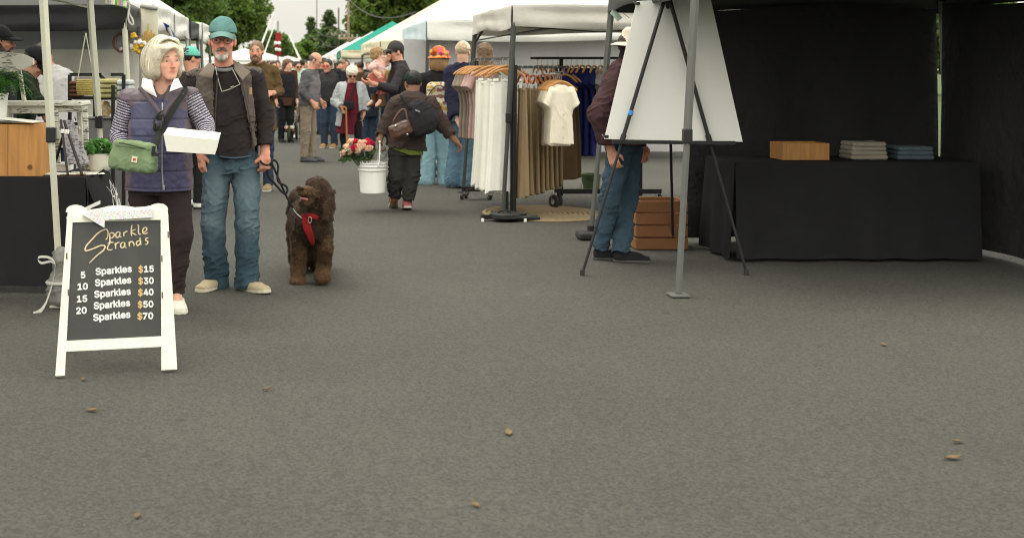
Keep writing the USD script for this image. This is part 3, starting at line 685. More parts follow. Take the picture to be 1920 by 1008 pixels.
# ------------------------------------------------------------------ trees
def leaves(c, r, n, size, seed, clumps=26, shell=.55):
    g = np.random.default_rng(seed)
    d = unit_rows_(g.normal(size=(clumps, 3))); cc = d * (g.uniform(shell, .95, clumps)[:, None]) * r + c; cr = g.uniform(.22, .42, clumps) * min(r)
    k = g.integers(0, clumps, n); o = unit_rows_(g.normal(size=(n, 3))) * (g.uniform(0, 1, n) ** .45)[:, None]
    p = cc[k] + o * cr[k][:, None] * (1, 1, .8)
    a = unit_rows_(g.normal(size=(n, 3)) + (0, 0, .3)); b = unit_rows_(np.cross(a, g.normal(size=(n, 3)))); s = size * g.uniform(.6, 1.3, n)[:, None]
    nrm = np.cross(a, b) * s * .25
    V = np.stack([p - a * s, p + b * s * .55 + nrm, p + a * s, p - b * s * .55 + nrm], 1).reshape(-1, 3)
    i = np.arange(n)[:, None] * 4; F = np.vstack([i + [0, 1, 2], i + [0, 2, 3]])
    sh = g.uniform(.65, 1.35, n) * g.uniform(.75, 1.25, clumps)[k]
    return trimesh.Trimesh(V, F, process=False), np.repeat(sh, 4)
def unit_rows_(a): return a / np.maximum(np.linalg.norm(a, axis=1, keepdims=True), 1e-9)
LEAF = mat('leaf', tint=True, rough=.6, na=.1, trans=.35, spec=.3)
BARK = mat('bark', (.07, .055, .04), .95, ns=6, na=.3, stretch=(1, 1, .2), bs=12, bd=.05)
def broadleaf(name, label, px, Y, half, z0, z1, col, seed, n=9000, size=.17, group=None):
    x = (px - CX) * Y / FOCAL_PX; r = half * Y / FOCAL_PX
    t = thing(name, label, 'tree', (x, Y, 0), group); c = np.array([x, Y, (z0 + z1) / 2]); g = np.random.default_rng(seed)
    limbs = [tube(curve([[x, Y, 0], [x + .1, Y, z0 * .5], [x + .05, Y + .1, z0], [x, Y, c[2] + (z1 - z0) * .25]], 10), np.linspace(.24, .06, 10) * r / 3.2, 8)]
    for k in range(7):
        a = k * 2.4; e = c + np.array([math.cos(a), math.sin(a), g.uniform(-.3, .6)]) * r * .62; s0 = np.array([x, Y, z0 * (.8 + .06 * k)])
        limbs.append(tube(curve([s0, (s0 + e) / 2 + [0, 0, .3], e], 6), np.linspace(.08, .02, 6) * r / 3, 6))
    part('trunk', cat_mesh(limbs), BARK, t, True)
    m, sh = leaves(c, np.array([r, r, (z1 - z0) / 2]), n, size, seed, clumps=46)
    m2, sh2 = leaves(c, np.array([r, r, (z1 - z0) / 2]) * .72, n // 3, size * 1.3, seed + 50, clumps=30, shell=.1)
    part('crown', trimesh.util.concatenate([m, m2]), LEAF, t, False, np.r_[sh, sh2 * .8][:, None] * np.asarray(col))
def conifer(name, label, px, Y, half, ztop, col, seed, n=7000, zlow=1.5, size=.2, group=None, thin=1.0):
    x = (px - CX) * Y / FOCAL_PX; r = half * Y / FOCAL_PX; g = np.random.default_rng(seed)
    t = thing(name, label, 'tree', (x, Y, 0), group)
    part('trunk', tube([[x, Y, 0], [x + .1, Y, ztop * .5], [x, Y, ztop]], [.28, .18, .03], 7), BARK, t, True)
    nb = 90; zb = zlow + (ztop - zlow) * np.sort(g.uniform(0, 1, nb) ** .9); az = g.uniform(0, 6.28, nb); L = r * (1 - (zb - zlow) / (ztop - zlow + .01)) ** .75 * g.uniform(.55, 1.1, nb) + .12
    k = g.integers(0, nb, n); s = g.uniform(.08, 1, n); d = np.stack([np.cos(az), np.sin(az), 0 * az], 1)
    p = np.array([x, Y, 0]) + d[k] * (L[k] * s)[:, None]; p[:, 2] = zb[k] + .12 * L[k] * s - .38 * L[k] * s ** 2
    p += g.normal(size=(n, 3)) * (.10 + .10 * L[k] * thin)[:, None] * (1, 1, .5)
    a = unit_rows_(d[k] + g.normal(size=(n, 3)) * .6); b = unit_rows_(np.cross(a, g.normal(size=(n, 3)))); z = size * g.uniform(.6, 1.3, n)[:, None]
    V = np.stack([p - a * z, p + b * z * .3, p + a * z, p - b * z * .3], 1).reshape(-1, 3); i = np.arange(n)[:, None] * 4
    sh = np.repeat(g.uniform(.6, 1.35, n) * g.uniform(.8, 1.2, nb)[k], 4)
    part('crown', trimesh.Trimesh(V, np.vstack([i + [0, 1, 2], i + [0, 2, 3]]), process=False), LEAF, t, False, sh[:, None] * np.asarray(col))
GA, GB, GC, GD = (.135, .215, .040), (.100, .165, .038), (.092, .138, .052), (.15, .23, .05)
broadleaf('street_tree', 'big bright green leafy tree rising behind the man in the teal cap', 410, 84, 84, 2.2, 9.5, GA, 1, 15000, .20)
broadleaf('street_tree', 'dense leafy tree over the row of white tents at the upper left', 322, 70, 92, 2.6, 9, GB, 2, 11000)
conifer('conifer_tree', 'dark pointed conifer beside the big leafy tree, left of the open sky', 487, 105, 22, 7.2, GC, 3, 7000, size=.24)
broadleaf('street_tree', 'dull green rounded tree beyond the white poles over the crowd', 512, 125, 30, 1.8, 5.2, GB, 4, 6000, .22)
broadleaf('street_tree', 'light green low tree over the head of the man in the grey jacket', 576, 120, 30, 1.5, 4.4, GA, 5, 7000, .2)
conifer('conifer_tree', 'slim dark conifer rising over the middle of the far street', 583, 135, 18, 6.9, GC, 6, 4500, size=.24)
conifer('conifer_tree', 'broad dark conifer behind the tall utility poles', 617, 118, 34, 6.9, GC, 7, 8000, size=.24)
broadleaf('street_tree', 'leafy tree behind the thick wooden utility pole over the teal tent', 704, 78, 50, 1.8, 6.9, GB, 8, 9000)
broadleaf('street_tree', 'large leafy tree over the white tent roof at the upper middle', 735, 72, 82, 2.2, 9.0, GA, 9, 13000, .18)
broadleaf('street_tree', 'dark leafy tree partly hidden by the white tent ridge', 815, 80, 80, 2.4, 10, GB, 10, 10000)
broadleaf('street_tree', 'mid green tree filling the gap between the far conifers', 604, 128, 36, 1.5, 5.4, GB, 14, 8000, .2)
broadleaf('street_tree', 'dull green tree under the thin utility poles', 634, 100, 26, 1.4, 4.6, GC, 15, 6000, .2)
broadleaf('street_tree', 'far small tree closing the end of the street', 548, 190, 30, 1.2, 5.2, GC, 11, 4500, .26)
# trees of the same street that stand right of the stalls
broadleaf('street_tree', 'leafy tree behind the pale grey clothing tent', 1050, 60, 110, 3, 10, GB, 12, 6000)
# ------------------------------------------------------------------ poles and wires
POLED = mat('dark_pole', (.06, .05, .04), .9, ns=4, na=.25)
POLE = mat('weathered_pole', (.26, .19, .13), .9, ns=4, na=.25, stretch=(1, 1, .1)); WIRE = mat('wire', (.05, .05, .05), .6, na=0); GREY = mat('grey_steel', (.30, .30, .29), .5, na=.06)
def utility_pole(label, px, Y, ztop, r, arms, lean=0.):
    x = (px - CX) * Y / FOCAL_PX; t = thing('utility_pole', label, 'utility pole', (x, Y, 0))
    part('pole', tube([[x, Y, 0], [x + lean, Y, ztop]], [r, r * .75], 10), POLE if r > .072 else POLED, t, True)
    for z, w in arms:
        part('cross_arm', box([x + lean * z / ztop, Y - r - .04, z], (w, .09, .11)), POLE, t)
        for s in (-.45, -.2, .2, .45): part('insulator', trimesh.creation.cylinder(.04, .14, sections=8).apply_translation([x + s * w, Y - r - .04, z + .12]), GREY, t)
utility_pole('thick wooden utility pole standing nearest, against the right trees', 653, 62, 4.85, .075, [(2.95, 1.0)])
utility_pole('dark slim utility pole left of the thick wooden one', 635, 95, 6.1, .07, [(4.0, 1.2)])
utility_pole('thin utility pole with a long cross arm over the low trees', 624, 110, 5.5, .06, [(3.4, 2.0)])
utility_pole('thin dark pole rising left of the other utility poles', 594, 120, 9.5, .05, [(4.2, .6)])
for i, (a, b, lab) in enumerate((((640, 62, 70), (590, 52, 120), 'upper power line slung between the wooden poles'), ((655, 78, 62), (600, 74, 120), 'lower power line slung between the wooden poles'), ((780, 22, 40), (655, 0, 62), 'power line running out over the right trees'))):
    p, q = P(*a), P(*b); t = np.linspace(0, 1, 20)[:, None]; single('power_line', tube(p * (1 - t) + q * t - np.array([0, 0, .5]) * 4 * t * (1 - t), .02, 5), WIRE, lab, 'cable')
for lab, (a, b, c) in (('white slanting twin pole over the bearded man', ((490, 84), (513, 24), 48)), ('white slanting twin pole over the woman with long hair', ((556, 98), (543, 66), 60))):
    t = thing('slanting_pole', lab, 'pole', P(a[0], 215, c) * [1, 1, 0]); W = mat('white_tube', (.72, .72, .66), .5, na=.05)
    d = P(*b, c) - P(*a, c); f = P(*a, c) - d * (P(*a, c)[2] / d[2])
    part('tube', tube([f, P(*b, c)], .032, 8), W, t, True); part('tube', tube([f + [.28, .1, 0], P(*b, c) + [.1, .1, -.3]], .022, 8), W, t, True)
# red banner on a post
x = P(521, 60, 40); t = thing('street_banner', 'red and white banner hanging on a post over the crowd', 'banner', x * [1, 1, 0])
part('post', tube([x * [1, 1, 0], x + [0, .06, .35]], .035, 8), GREY, t, True); RB = cloth('red_banner', (.28, .02, .03))
part('cloth', sheet(lambda u, v: P(516, 62, 40) + np.stack([u * .18 + .02 * np.sin(v * 9), -.05 + .02 * np.sin(u * 5 + v * 4), -v * .75], -1), 6, 14, .006), RB, t, True)
for k, (dx, dz) in enumerate(((.0, -.30), (.12, -.52), (.03, -.5), (.11, -.3))): part('rosette', trimesh.creation.icosphere(2, .06).apply_translation(P(517, 64, 39.9) + [dx, 0, dz]), mat('white_rosette', (.75, .72, .7), .8), t, True)
# ------------------------------------------------------------------ tents
LEGW, LEGD = mat('cream_enamel_leg', (.46, .46, .37), .5, na=.06, ns=30), mat('dark_enamel_leg', (.045, .047, .043), .5, na=.1)
LEGG = mat('grey_enamel_leg', (.10, .105, .098), .5, na=.1)
def canvas(nm, c, tr=.25, **k): return mat(nm, c, **{**dict(rough=.85, ns=3, na=.06, bs=14, bd=.02, bst=.3, trans=tr, spec=.2), **k})
def tent(label, corners, zb, zt, zp, roofm, valm, legm, legs=(0, 1, 2, 3), splay=.09, lw=.042, group=None, sag=.10, valances=(0, 1, 2, 3), valm2=None, truss=(0, 1, 2, 3), seed=0, joint=None):
    "corners: near aisle, far aisle, far back, near back (x, y) of the canopy"
    c = [np.array([*k, 0.]) for k in corners]; ctr = sum(c) / 4
    t = thing('canopy_tent', label, 'tent', ctr, group); pk = ctr + [0, 0, zp]
    for i in range(4):
        a, b = c[i] + [0, 0, zt], c[(i + 1) % 4] + [0, 0, zt]
        def fn(u, v, a=a, b=b, i=i):
            e = a + (b - a) * u[..., None]; p = e * (1 - v[..., None]) + pk * v[..., None]
            p[..., 2] -= sag * np.sin(np.pi * v) * np.sin(np.pi * u) + .012 * np.sin(9 * u + 5 * v + i + seed) * np.sin(np.pi * u)
            return p
        part('roof_panel', sheet(fn, 15, 13, .006), roofm, t, True)
        if i in valances:
            o = unit(np.cross(b - a, (0, 0, -1))); o = o if o @ (a - pk) > 0 else -o
            def vf(u, v, a=a, b=b, o=o, i=i):
                p = a + (b - a) * u[..., None] + np.array([0, 0, -1.0]) * ((zt - zb) * v + .02 * v * np.sin(u * 7 + seed + i))[..., None]
                return p + o * (.012 + .010 * np.sin(u * 23 + i + 3 * v) * v + .012 * np.sin(v * 9 + 2 * u) * np.sin(np.pi * u))[..., None]
            part('valance', sheet(vf, 26, 10, .006), valm2.get(i, valm) if valm2 else valm, t, True)
    F = []
    for i in range(4):
        o = unit(c[i] - ctr); top = c[i] + [0, 0, zt - .02] - o * .03; ft = c[i] + o * splay * 1.5 * 1.4 - o * .03; ft[2] = 0; F.append((top, ft))
        if i in legs:
            mid = top + (ft - top) * .52; L = part('leg', bar(top, mid, lw, bevel=.004), legm, t); part('inner_leg', bar(mid, ft + [0, 0, .02], lw * .78, bevel=.004), legm, L)
            part('foot_plate', box(ft + [0, 0, .012], (.12, .12, .016), bevel=.004), legm, L); part('slider', box(mid, (lw * 1.35, lw * 1.35, .095), bevel=.006), joint or mat('black_plastic', (.015, .015, .016), .35, na=0), L); part('corner_joint', box(top + [0, 0, -.06], (lw * 1.4, lw * 1.4, .1), bevel=.006), mat('black_plastic', (.015, .015, .016), .35, na=0), L)
    for i in truss:
        a, b = F[i][0] - [0, 0, .07], F[(i + 1) % 4][0] - [0, 0, .07]; m = (a + b) / 2
        dz = np.array([0, 0, .20])
        part('truss_bar', bar(a, m - dz * .5, .028, .014), legm, t); part('truss_bar', bar(m - dz * .5, b, .028, .014), legm, t)
        part('truss_bar', bar(a - dz * 1.0, m + dz * .3, .028, .014), legm, t); part('truss_bar', bar(m + dz * .3, b - dz * 1.0, .028, .014), legm, t)
    return t, F
BLKC, DGREY, WHITE = canvas('black_canvas', (.022, .022, .024), .08), canvas('dark_grey_canvas', (.085, .085, .085), .12), canvas('white_canvas', (.80, .80, .77), .3)
PGREY, TEALC, CREAMC, PEACH, LIME, PBLUE = canvas('pale_grey_canvas', (.60, .58, .53), .2), canvas('teal_canvas', (.03, .30, .23)), canvas('cream_canvas', (.70, .66, .50)), canvas('peach_canvas', (.76, .66, .52)), canvas('lime_canvas', (.30, .62, .12)), canvas('pale_blue_canvas', (.60, .70, .74))
# left row
T1, F1 = tent('black canopied stall tent with cream legs over the newspaper chair table', [(-1.715, 7.62), (-1.742, 9.35), (-4.3, 9.3), (-4.3, 7.6)], 2.06, 2.22, 2.75, BLKC, BLKC, LEGW, legs=(0, 1, 2), splay=.085, truss=(1, 2))
tent('black tent with a printed strip behind the newspaper chair stall', [(-1.93, 12.2), (-1.98, 14.5), (-5.1, 14.5), (-5.1, 12.2)], 1.85, 2.09, 2.9, DGREY, BLKC, LEGW, splay=.07, valm2={0: DGREY}, legs=(0, 1, 2, 3), truss=(0, 1))
tent('white tent behind the cream banner', [(-2.02, 14.8), (-2.04, 16.9), (-5, 16.9), (-5, 14.8)], 1.95, 2.24, 3.2, WHITE, WHITE, LEGW, splay=.05, truss=(0,))
tent('white tent standing third behind the black stalls', [(-2.05, 17.2), (-2.08, 19.3), (-5, 19.3), (-5, 17.2)], 1.93, 2.24, 3.2, WHITE, WHITE, LEGW, splay=.05, truss=(0,))
tent('dark grey tent between the white and the lime green tents', [(-2.10, 19.8), (-2.10, 21.2), (-5, 21.2), (-5, 19.8)], 1.95, 2.22, 2.6, DGREY, DGREY, LEGG, splay=.05, truss=(0,))
tent('lime green and white tent behind the shoulder of the man in the teal cap', [(-2.08, 21.6), (-2.15, 24), (-5, 24), (-5, 21.6)], 1.95, 2.26, 2.45, LIME, WHITE, LEGG, splay=.05, truss=(0,))
# right row
TG, FG = tent('pale grey clothing tent with dark legs over the racks', [(1.87, 11.9), (1.80, 14.35), (4.75, 14.35), (4.75, 11.9)], 1.86, 2.075, 2.95, WHITE, PGREY, LEGD, splay=.085, truss=(0, 1, 3))
tent('large white tent with a grey side wall behind the clothing racks', [(1.70, 19.5), (1.62, 24.0), (6.6, 24.0), (6.6, 19.5)], 1.90, 2.22, 3.9, WHITE, WHITE, LEGD, splay=.04, valm2={0: PBLUE}, truss=(0,), sag=.05)
tent('peach edged cream tent beyond the large white tent', [(1.25, 25.2), (1.0, 29.5), (5.4, 29.5), (5.4, 25.2)], 1.78, 2.02, 3.3, PEACH, CREAMC, LEGG, splay=.04, truss=(0,))
tent('teal tent with a cream side behind the man in the black cap', [(.53, 31.5), (.5, 35), (3.4, 35), (3.4, 31.5)], 1.72, 1.92, 2.72, TEALC, CREAMC, LEGW, splay=.04, truss=(0,), valm2={0: TEALC})
for i, (px, Y, w, lab) in enumerate(((632, 42, 2.6, 'white far tent left of the teal tent'), (618, 50, 2.6, 'white far tent over the man in red sunglasses'), (604, 60, 2.6, 'small white tent farthest along the right row'))):
    x = (px - CX) * Y / FOCAL_PX; tent(lab, [(x, Y), (x - .1, Y + 3), (x + w, Y + 3), (x + w, Y)], 1.72, 1.98, 2.75, WHITE, WHITE, LEGW, splay=.03, truss=())
for i, (px, Y, lab) in enumerate(((505, 58, 'low white far tent behind the bearded man'), (548, 75, 'tiny white tent far off in the middle of the street'), (470, 46, 'white far tent behind the shoulder of the man in the vest'))):
    x = (px - CX) * Y / FOCAL_PX; tent(lab, [(x + 1.2, Y), (x + 1.2, Y + 3), (x - 1.8, Y + 3), (x - 1.8, Y)], 1.55, 1.78, 2.2, WHITE, WHITE, LEGW, splay=.03, truss=())
# sheets hung as walls
GW, GW2, LW = canvas('grey_wall_sheet', (.40, .395, .40), .15), canvas('blue_grey_drape', (.58, .60, .64), .5), canvas('light_wall_sheet', (.82, .81, .77), .6)
def hang(name, label, p, q, zb, zt, m, folds=14, amp=.02, seed=0):
    p, q = np.array([*p, 0.]), np.array([*q, 0.]); n = unit(np.cross(q - p, (0, 0, 1)))
    def fn(u, v):
        w = p + (q - p) * u[..., None] + np.array([0, 0, 1.]) * (zt + (zb - zt) * v - .03 * np.sin(u * 6 + seed) * (1 - v))[..., None]
        return w + n * (amp * (np.sin(u * folds * 6.28 + seed + np.sin(3 * v + seed)) * (.3 + .7 * v) + .8 * np.sin(u * folds * 2.1 + 2 * v)))[..., None]
    return single(name, sheet(fn, 90, 16, .004), m, label, 'tent wall', smooth=True, base=(p + q) / 2)
hang('tent_wall', 'grey sheet wall hung behind the clothing racks', (1.35, 19.75), (6.4, 19.75), .12, 1.93, GW, 5, .03)
hang('tent_wall', 'pale sheet wall at the back of the left stalls', (-4.9, 14.3), (-2.05, 14.3), .05, 1.72, LW, 6, .03, 2)
hang('tent_wall', 'blue grey drape over the top of the pale sheet wall', (-4.9, 14.1), (-2.0, 14.1), 1.68, 1.92, GW2, 3, .03, 4)
# far vehicles at the end of the street
def far_van(label, px, Y, col, w=1.9, h=2.0, l=4.6):
    x = (px - CX) * Y / FOCAL_PX; t = thing('parked_van', label, 'van', (x, Y, 0)); M = mat('van_paint_%d' % int(px), col, .35, na=.03, spec=.5); GL = mat('van_glass', (.02, .025, .03), .1, na=0, spec=.7); TY = mat('tyre', (.02, .02, .02), .9)
    from shapely.geometry import Polygon
    s = Polygon([(0, .3), (0, 1.0), (.25, 1.15), (.9, h), (l - .1, h), (l, .9), (l, .3)]).buffer(.04)
    m = trimesh.creation.extrude_polygon(s, w, engine='earcut'); m.apply_transform(np.array([[0, 0, 1, x - w / 2], [1, 0, 0, Y], [0, 1, 0, 0], [0, 0, 0, 1.0]])); part('body', m, M, t)
    part('windscreen', sheet(lambda u, v: np.stack([x - w / 2 + .12 + (w - .24) * u, Y + .30 + .52 * v - .05, 1.25 + .68 * v * (h - 1.25) / .75 + 0 * u], -1), 4, 4, .02), GL, t)
    for sx in (-1, 1):
        for yy in (.8, l - .9): part('wheel', trimesh.creation.cylinder(.33, .2, sections=16).apply_transform(trimesh.transformations.rotation_matrix(math.pi / 2, (0, 1, 0))).apply_translation([x + sx * (w / 2 - .08), Y + yy, .33]), TY, t)
    for sx in (-1, 1): part('headlight', box([x + sx * (w / 2 - .25), Y - .04, .8], (.3, .05, .16), bevel=.02), mat('lamp_glass', (.7, .7, .68), .2), t)
    part('bumper', box([x, Y - .05, .45], (w * .95, .1, .2), bevel=.03), mat('black_plastic', (.015, .015, .016), .35, na=0), t)
far_van('white van parked at the far end of the street', 540, 95, (.6, .6, .58)); far_van('dark grey van parked far off beside the white one', 566, 100, (.06, .065, .07)); far_van('silver van parked far off on the left side', 507, 90, (.35, .36, .37))
# ------------------------------------------------------------------ the couple in front
DENIM = cloth('blue_jeans', tint=True, color=(1, 1, 1), na=.2, ns=6, bs=200, fine=.14, fine_s=380)
DARKDENIM = cloth('dark_denim', (.03, .045, .075), na=.15)
def couple():
    Y = 8.12
    J = skeleton(*G(432, 545)[:2], 1.80, 4)
    for k, (px, py, dy) in dict(head=(417, 76, -.02), neck=(421, 124, .03), pelvis=(434, 306, .04), shR=(366, 150, .06), shL=(478, 147, .02), elR=(352, 226, .10), wrR=(377, 286, .02), elL=(497, 214, .06),
                                wrL=(497, 287, -.02), hpR=(408, 312, .04), hpL=(461, 312, .03), knR=(400, 418, .04), knL=(464, 416, -.01), anR=(407, 526, .10), anL=(463, 526, .02)).items():
        J[k] = P(px, py, Y + dy)
    J['base'] = np.array([P(434, 545, 8.2)[0], 8.2, 0]); J['toR'] = J['anR'] + np.array([-.10, -.2, 0]); J['toL'] = J['anL'] + np.array([.16, -.2, 0])
    m = Person('man in a teal cap, taupe open vest and jeans walking a brown curly dog', J, head=(3, -3, 2), hs=1.07, h=.007, skin=(.50, .235, .165))
    m.body(handR=dict(d=(.10, -.2, -1), n=(.75, .5, 0), curl=.35), handL=dict(d=(.0, -.12, -1), n=(-.6, .75, 0), curl=1.05), h=.006, jaw=1.04,
           tints=[(np.array((0, .05, -.02)), np.array((.08, .06, .05)), np.array((.54, .225, .165)))])
    m.eyes((.09, .11, .12), (.18, .16, .14)).hair((.20, .185, .165), 'fringe').beard((.16, .14, .12), col2=(.55, .53, .47))
    m.glasses((.035, .02, .018), r=.0016)
    TEAL = cloth('teal_cotton', (.095, .205, .195), na=.2); TEALB = cloth('teal_brim', (.13, .23, .215), na=.14)
    m.cap(TEAL, TEALB, dome=(.085, .107, .070), z=.050, dip=.012, length=.066, arch=.030)
    m.top(cloth('dark_brown_knit', (.028, .023, .024), na=.1), 'shirt', grow=.98, hem=.07, sleeve=(.068, .058, .047), hemflare=.0, folds=.011, hole=.070, seed=11)
    # grey crew neck under the shirt
    a = np.linspace(0, 2 * np.pi, 24, endpoint=False); n0 = J['neck'] + np.array([0, -.015, -.012])
    part('undershirt_collar', tube(n0 + np.stack([.066 * np.cos(a), .07 * np.sin(a) - .01, -.02 * -np.sin(a) + .004], 1), .013, 8, True), cloth('grey_jersey', (.2, .21, .21)), m.path, True)
    VM = cloth('taupe_vest_cloth', (.098, .080, .069), na=.18, ns=6, bs=26, bst=.5)
    ctr = P(432, 200, Y)
    def opening(V):
        for q in (-1, 1):
            pass
        top_, bot = J['neck'] + [0, -.16, .06], P(446, 330, Y - .2)
        V.loft(bot + [0, -.02, -.05], top_ + [0, -.02, 0], (1, 0, 0), [(0, .165, .16, 0), (.35, .125, .16, 0), (.8, .088, .16, 0), (1, .074, .16, 0)], .004, pw=6, op='sub')
        for q in 'RL': V.cone(J['sh' + q] + (J['el' + q] - J['sh' + q]) * .10, J['el' + q] + (J['el' + q] - J['sh' + q]) * .6, .085, .16, .01, 'sub')
    v = m.top(VM, 'vest', grow=1.13, hem=-.02, sl=('R', 'L'), hemflare=.012, folds=.012, hole=.082, seed=21, fcut=opening)
    # the vest's stand-up collar folded open
    for q, pts in ((1, [(392, 118), (372, 141), (398, 148), (403, 125)]), (-1, [(437, 112), (470, 135), (455, 151), (440, 132)])):
        c = [P(px, py, Y + d) for (px, py), d in zip(pts, (-.02, -.13, -.17, -.125))]
        part('collar', ruffle(sheet(lambda u, w: (c[0] * (1 - u[..., None]) + c[3] * u[..., None]) * (1 - w[..., None]) + (c[1] * (1 - u[..., None]) + c[2] * u[..., None]) * w[..., None] + np.array([0, -.02, .0]) * np.sin(np.pi * w)[..., None], 9, 9, .006), .004, 30), cloth('vest_lining', (.17, .14, .115)), v, True)
    for pts in ([(408, 140), (404, 215), (402, 285)], [(452, 150), (466, 210), (477, 296)]):
        part('zip_edge', tube(curve([P(px, py, Y - .165 + .03 * (k == 2)) for k, (px, py) in enumerate(pts)], 14), .004, 6), cloth('vest_zip', (.06, .05, .045)), v, True)
    part('chest_zip', tube([P(461, 143, Y - .155), P(466, 195, Y - .175)], .0035, 5), cloth('vest_zip', (.06, .05, .045)), v)
    part('label_patch', box(P(470, 171, Y - .168), (.018, .004, .045), bevel=.001), mat('tan_patch', (.33, .2, .1), .8), v)
    # reading glasses hanging round the neck
    k0, k1, k2, k3 = P(404, 125, Y - .15), P(416, 172, Y - .165), P(450, 158, Y - .17), P(436, 130, Y - .16)
    wire = mat('glasses_wire', (.45, .43, .36), .35, metal=.6, na=0)
    g = part('hanging_glasses', cat_mesh([tube(curve([k0, (k0 + k1) / 2 + [-.004, 0, 0], k1], 10), .0026, 6), tube([k1, (k1 + k2) / 2 + [0, -.004, -.006], k2], .0026, 6), tube(curve([k2, (k2 + k3) / 2, k3], 10), .0026, 6)]), wire, m.path, True)
    for t in (.52, .62): part('nose_pad', trimesh.creation.icosphere(1, .005).apply_translation(k1 * (1 - t) + k2 * t + [0, -.006, .004]), wire, g)
    m.legs(DENIM, 'jeans', r=(.098, .083, .078, .084), folds=.016, top=.12, ankle=.012, hipw=.98, seed=4, fade=((.040, .072, .098), (.125, .175, .205)))
    part('belt_line', tube(curve([P(405, 291, Y - .05), P(432, 296, Y - .12), P(470, 292, Y - .05)], 12), .006, 6), cloth('jeans_waistband', (.06, .10, .13)), m.path, True)
    TAN, CREAM = cloth('tan_suede', (.40, .33, .22), na=.15), mat('cream_rubber', (.50, .46, .36), .8)
    m.shoe('R', TAN, CREAM, L=.29, w=.053, hgt=.02); m.shoe('L', TAN, CREAM, L=.29, w=.053, hgt=.02, rise=-5)
    # ---------------------------------------------------------------- the woman
    Y = 7.5
    J = skeleton(*G(305, 582)[:2], 1.64, 8)
    for k, (px, py, dy) in dict(head=(311, 113, .0), neck=(304, 166, .03), pelvis=(299, 345, .03), shR=(242, 190, .05), shL=(357, 186, .03), elR=(224, 252, .07), wrR=(232, 290, -.06), elL=(384, 234, .03),
                                wrL=(392, 268, -.12), hpR=(272, 352, .04), hpL=(326, 352, .02), knR=(272, 448, .06), knL=(336, 440, -.06), anR=(270, 545, .2), anL=(330, 545, .0)).items():
        J[k] = P(px, py, Y + dy)
    J['base'] = np.array([P(300, 585, Y)[0], Y, 0]); J['toL'] = J['anL'] + np.array([.06, -.22, 0])
    w = Person('blonde grey haired woman in a navy quilted vest holding a white paper tray', J, head=(34, -4, -3), hs=1.0, h=.007, skin=(.60, .335, .245), female=True)
    w.body(jaw=1.09, handL=dict(d=(-.65, -.5, .1), n=(0, .25, 1), curl=.35, thumb=-1), handR=dict(d=(.5, -.6, -.4), n=(.5, .5, -.5), curl=.6), h=.006)
    w.eyes((.12, .14, .16), (.30, .24, .17))
    w.hair((.62, .57, .44), 'bob', vary=.25, seed=4, under=(.30, .25, .18)).locks((.66, .61, .48), (.34, .29, .21), 3).strands((.70, .66, .54), 900, .065, .0008, out=.05)
    pearl = trimesh.creation.icosphere(2, .006).apply_translation(w.hp(.083, .0, -.052)); part('earring', pearl, mat('pearl', (.75, .72, .65), .2), w.path, True)
    def stripes(me):
        L = np.asarray(me.vertices); t = np.zeros(len(L)); best = np.full(len(L), 9.)
        for q in 'RL':
            off = 0
            for a, b in ((J['sh' + q], J['el' + q]), (J['el' + q], J['wr' + q])):
                ab = b - a; l = np.linalg.norm(ab); u = np.clip((L - a) @ ab / l / l, -.6, 1.3); d = np.linalg.norm(L - a - u[:, None] * ab, axis=1); k = d < best; best[k] = d[k]; t[k] = off + u[k] * l; off += l
        s = (t / .0165) % 1; return np.where((s < .36)[:, None], np.array((.50, .48, .52)), np.array((.045, .038, .075)))
    w.sleeve_tint = stripes
    MATS['striped_knit'] = mat('striped_knit_base', tint=True, rough=.9, ns=10, na=.1, bs=80, bd=.002, bst=.3, spec=.15)
    V = w.vol(['shR', 'shL', 'elR', 'elL', 'wrR', 'wrL', 'neck'], .2, .005)
    for q in 'RL':
        V.cone(J['neck'] - [0, 0, .05], J['sh' + q], .05, .058, .04); V.chain([J['sh' + q], J['el' + q], J['wr' + q]], [.066, .058, .045], .025)
        d = unit(J['wr' + q] - J['el' + q]); V.cone(J['wr' + q] + d * .05, J['wr' + q] + d * .3, .1, .1, .004, 'sub')
    V.warp(.009, 14, 2); V.cone(J['neck'] - [0, 0, .04], J['neck'] + [0, -.05, .2], .062, .08, .01, 'sub')
    me = tidy(drop_bits(V.mesh(), .1), 1); part('striped_shirt', me, MATS['striped_knit'], w.path, True, stripes(me))
    def armholes(V):
        for q in 'RL': V.cone(J['sh' + q] + (J['el' + q] - J['sh' + q]) * .12, J['el' + q] + (J['el' + q] - J['sh' + q]), .078, .12, .01, 'sub')
        V.cone(J['neck'] + [0, -.12, -.085], J['neck'] + [.005, -.06, .12], .012, .10, .01, 'sub')
    Vv = dict(prof=[(-.10, .205, .15, 0), (.08, .208, .155, .0), (.3, .195, .150, .012), (.6, .195, .155, .018), (.84, .175, .125, .0), (.95, .13, .098, -.004), (1.02, .08, .08, -.004)])
    # quilted vest
    V = w.vol(['shR', 'shL', 'elR', 'elL', 'pelvis', 'neck', 'hpR', 'hpL'], .26, .006)
    V.loft(J['pelvis'], J['neck'], w.x, Vv['prof'], .03)
    for q in 'RL': V.cone(J['neck'] - [0, 0, .05], J['sh' + q], .066, .068, .05); V.cone(J['sh' + q], J['sh' + q] + (J['el' + q] - J['sh' + q]) * .3, .072, .07, .03)
    V.warp(.010, 10, 8); V.warp(.004, 34, 9); V.cut(J['pelvis'] + [0, 0, -.035], (.0, 0, -1), .008); armholes(V)
    me = tidy(drop_bits(V.mesh(), .1), 2); p = np.asarray(me.vertices)
    nrm = meshkit.arrays(me, True)[2]
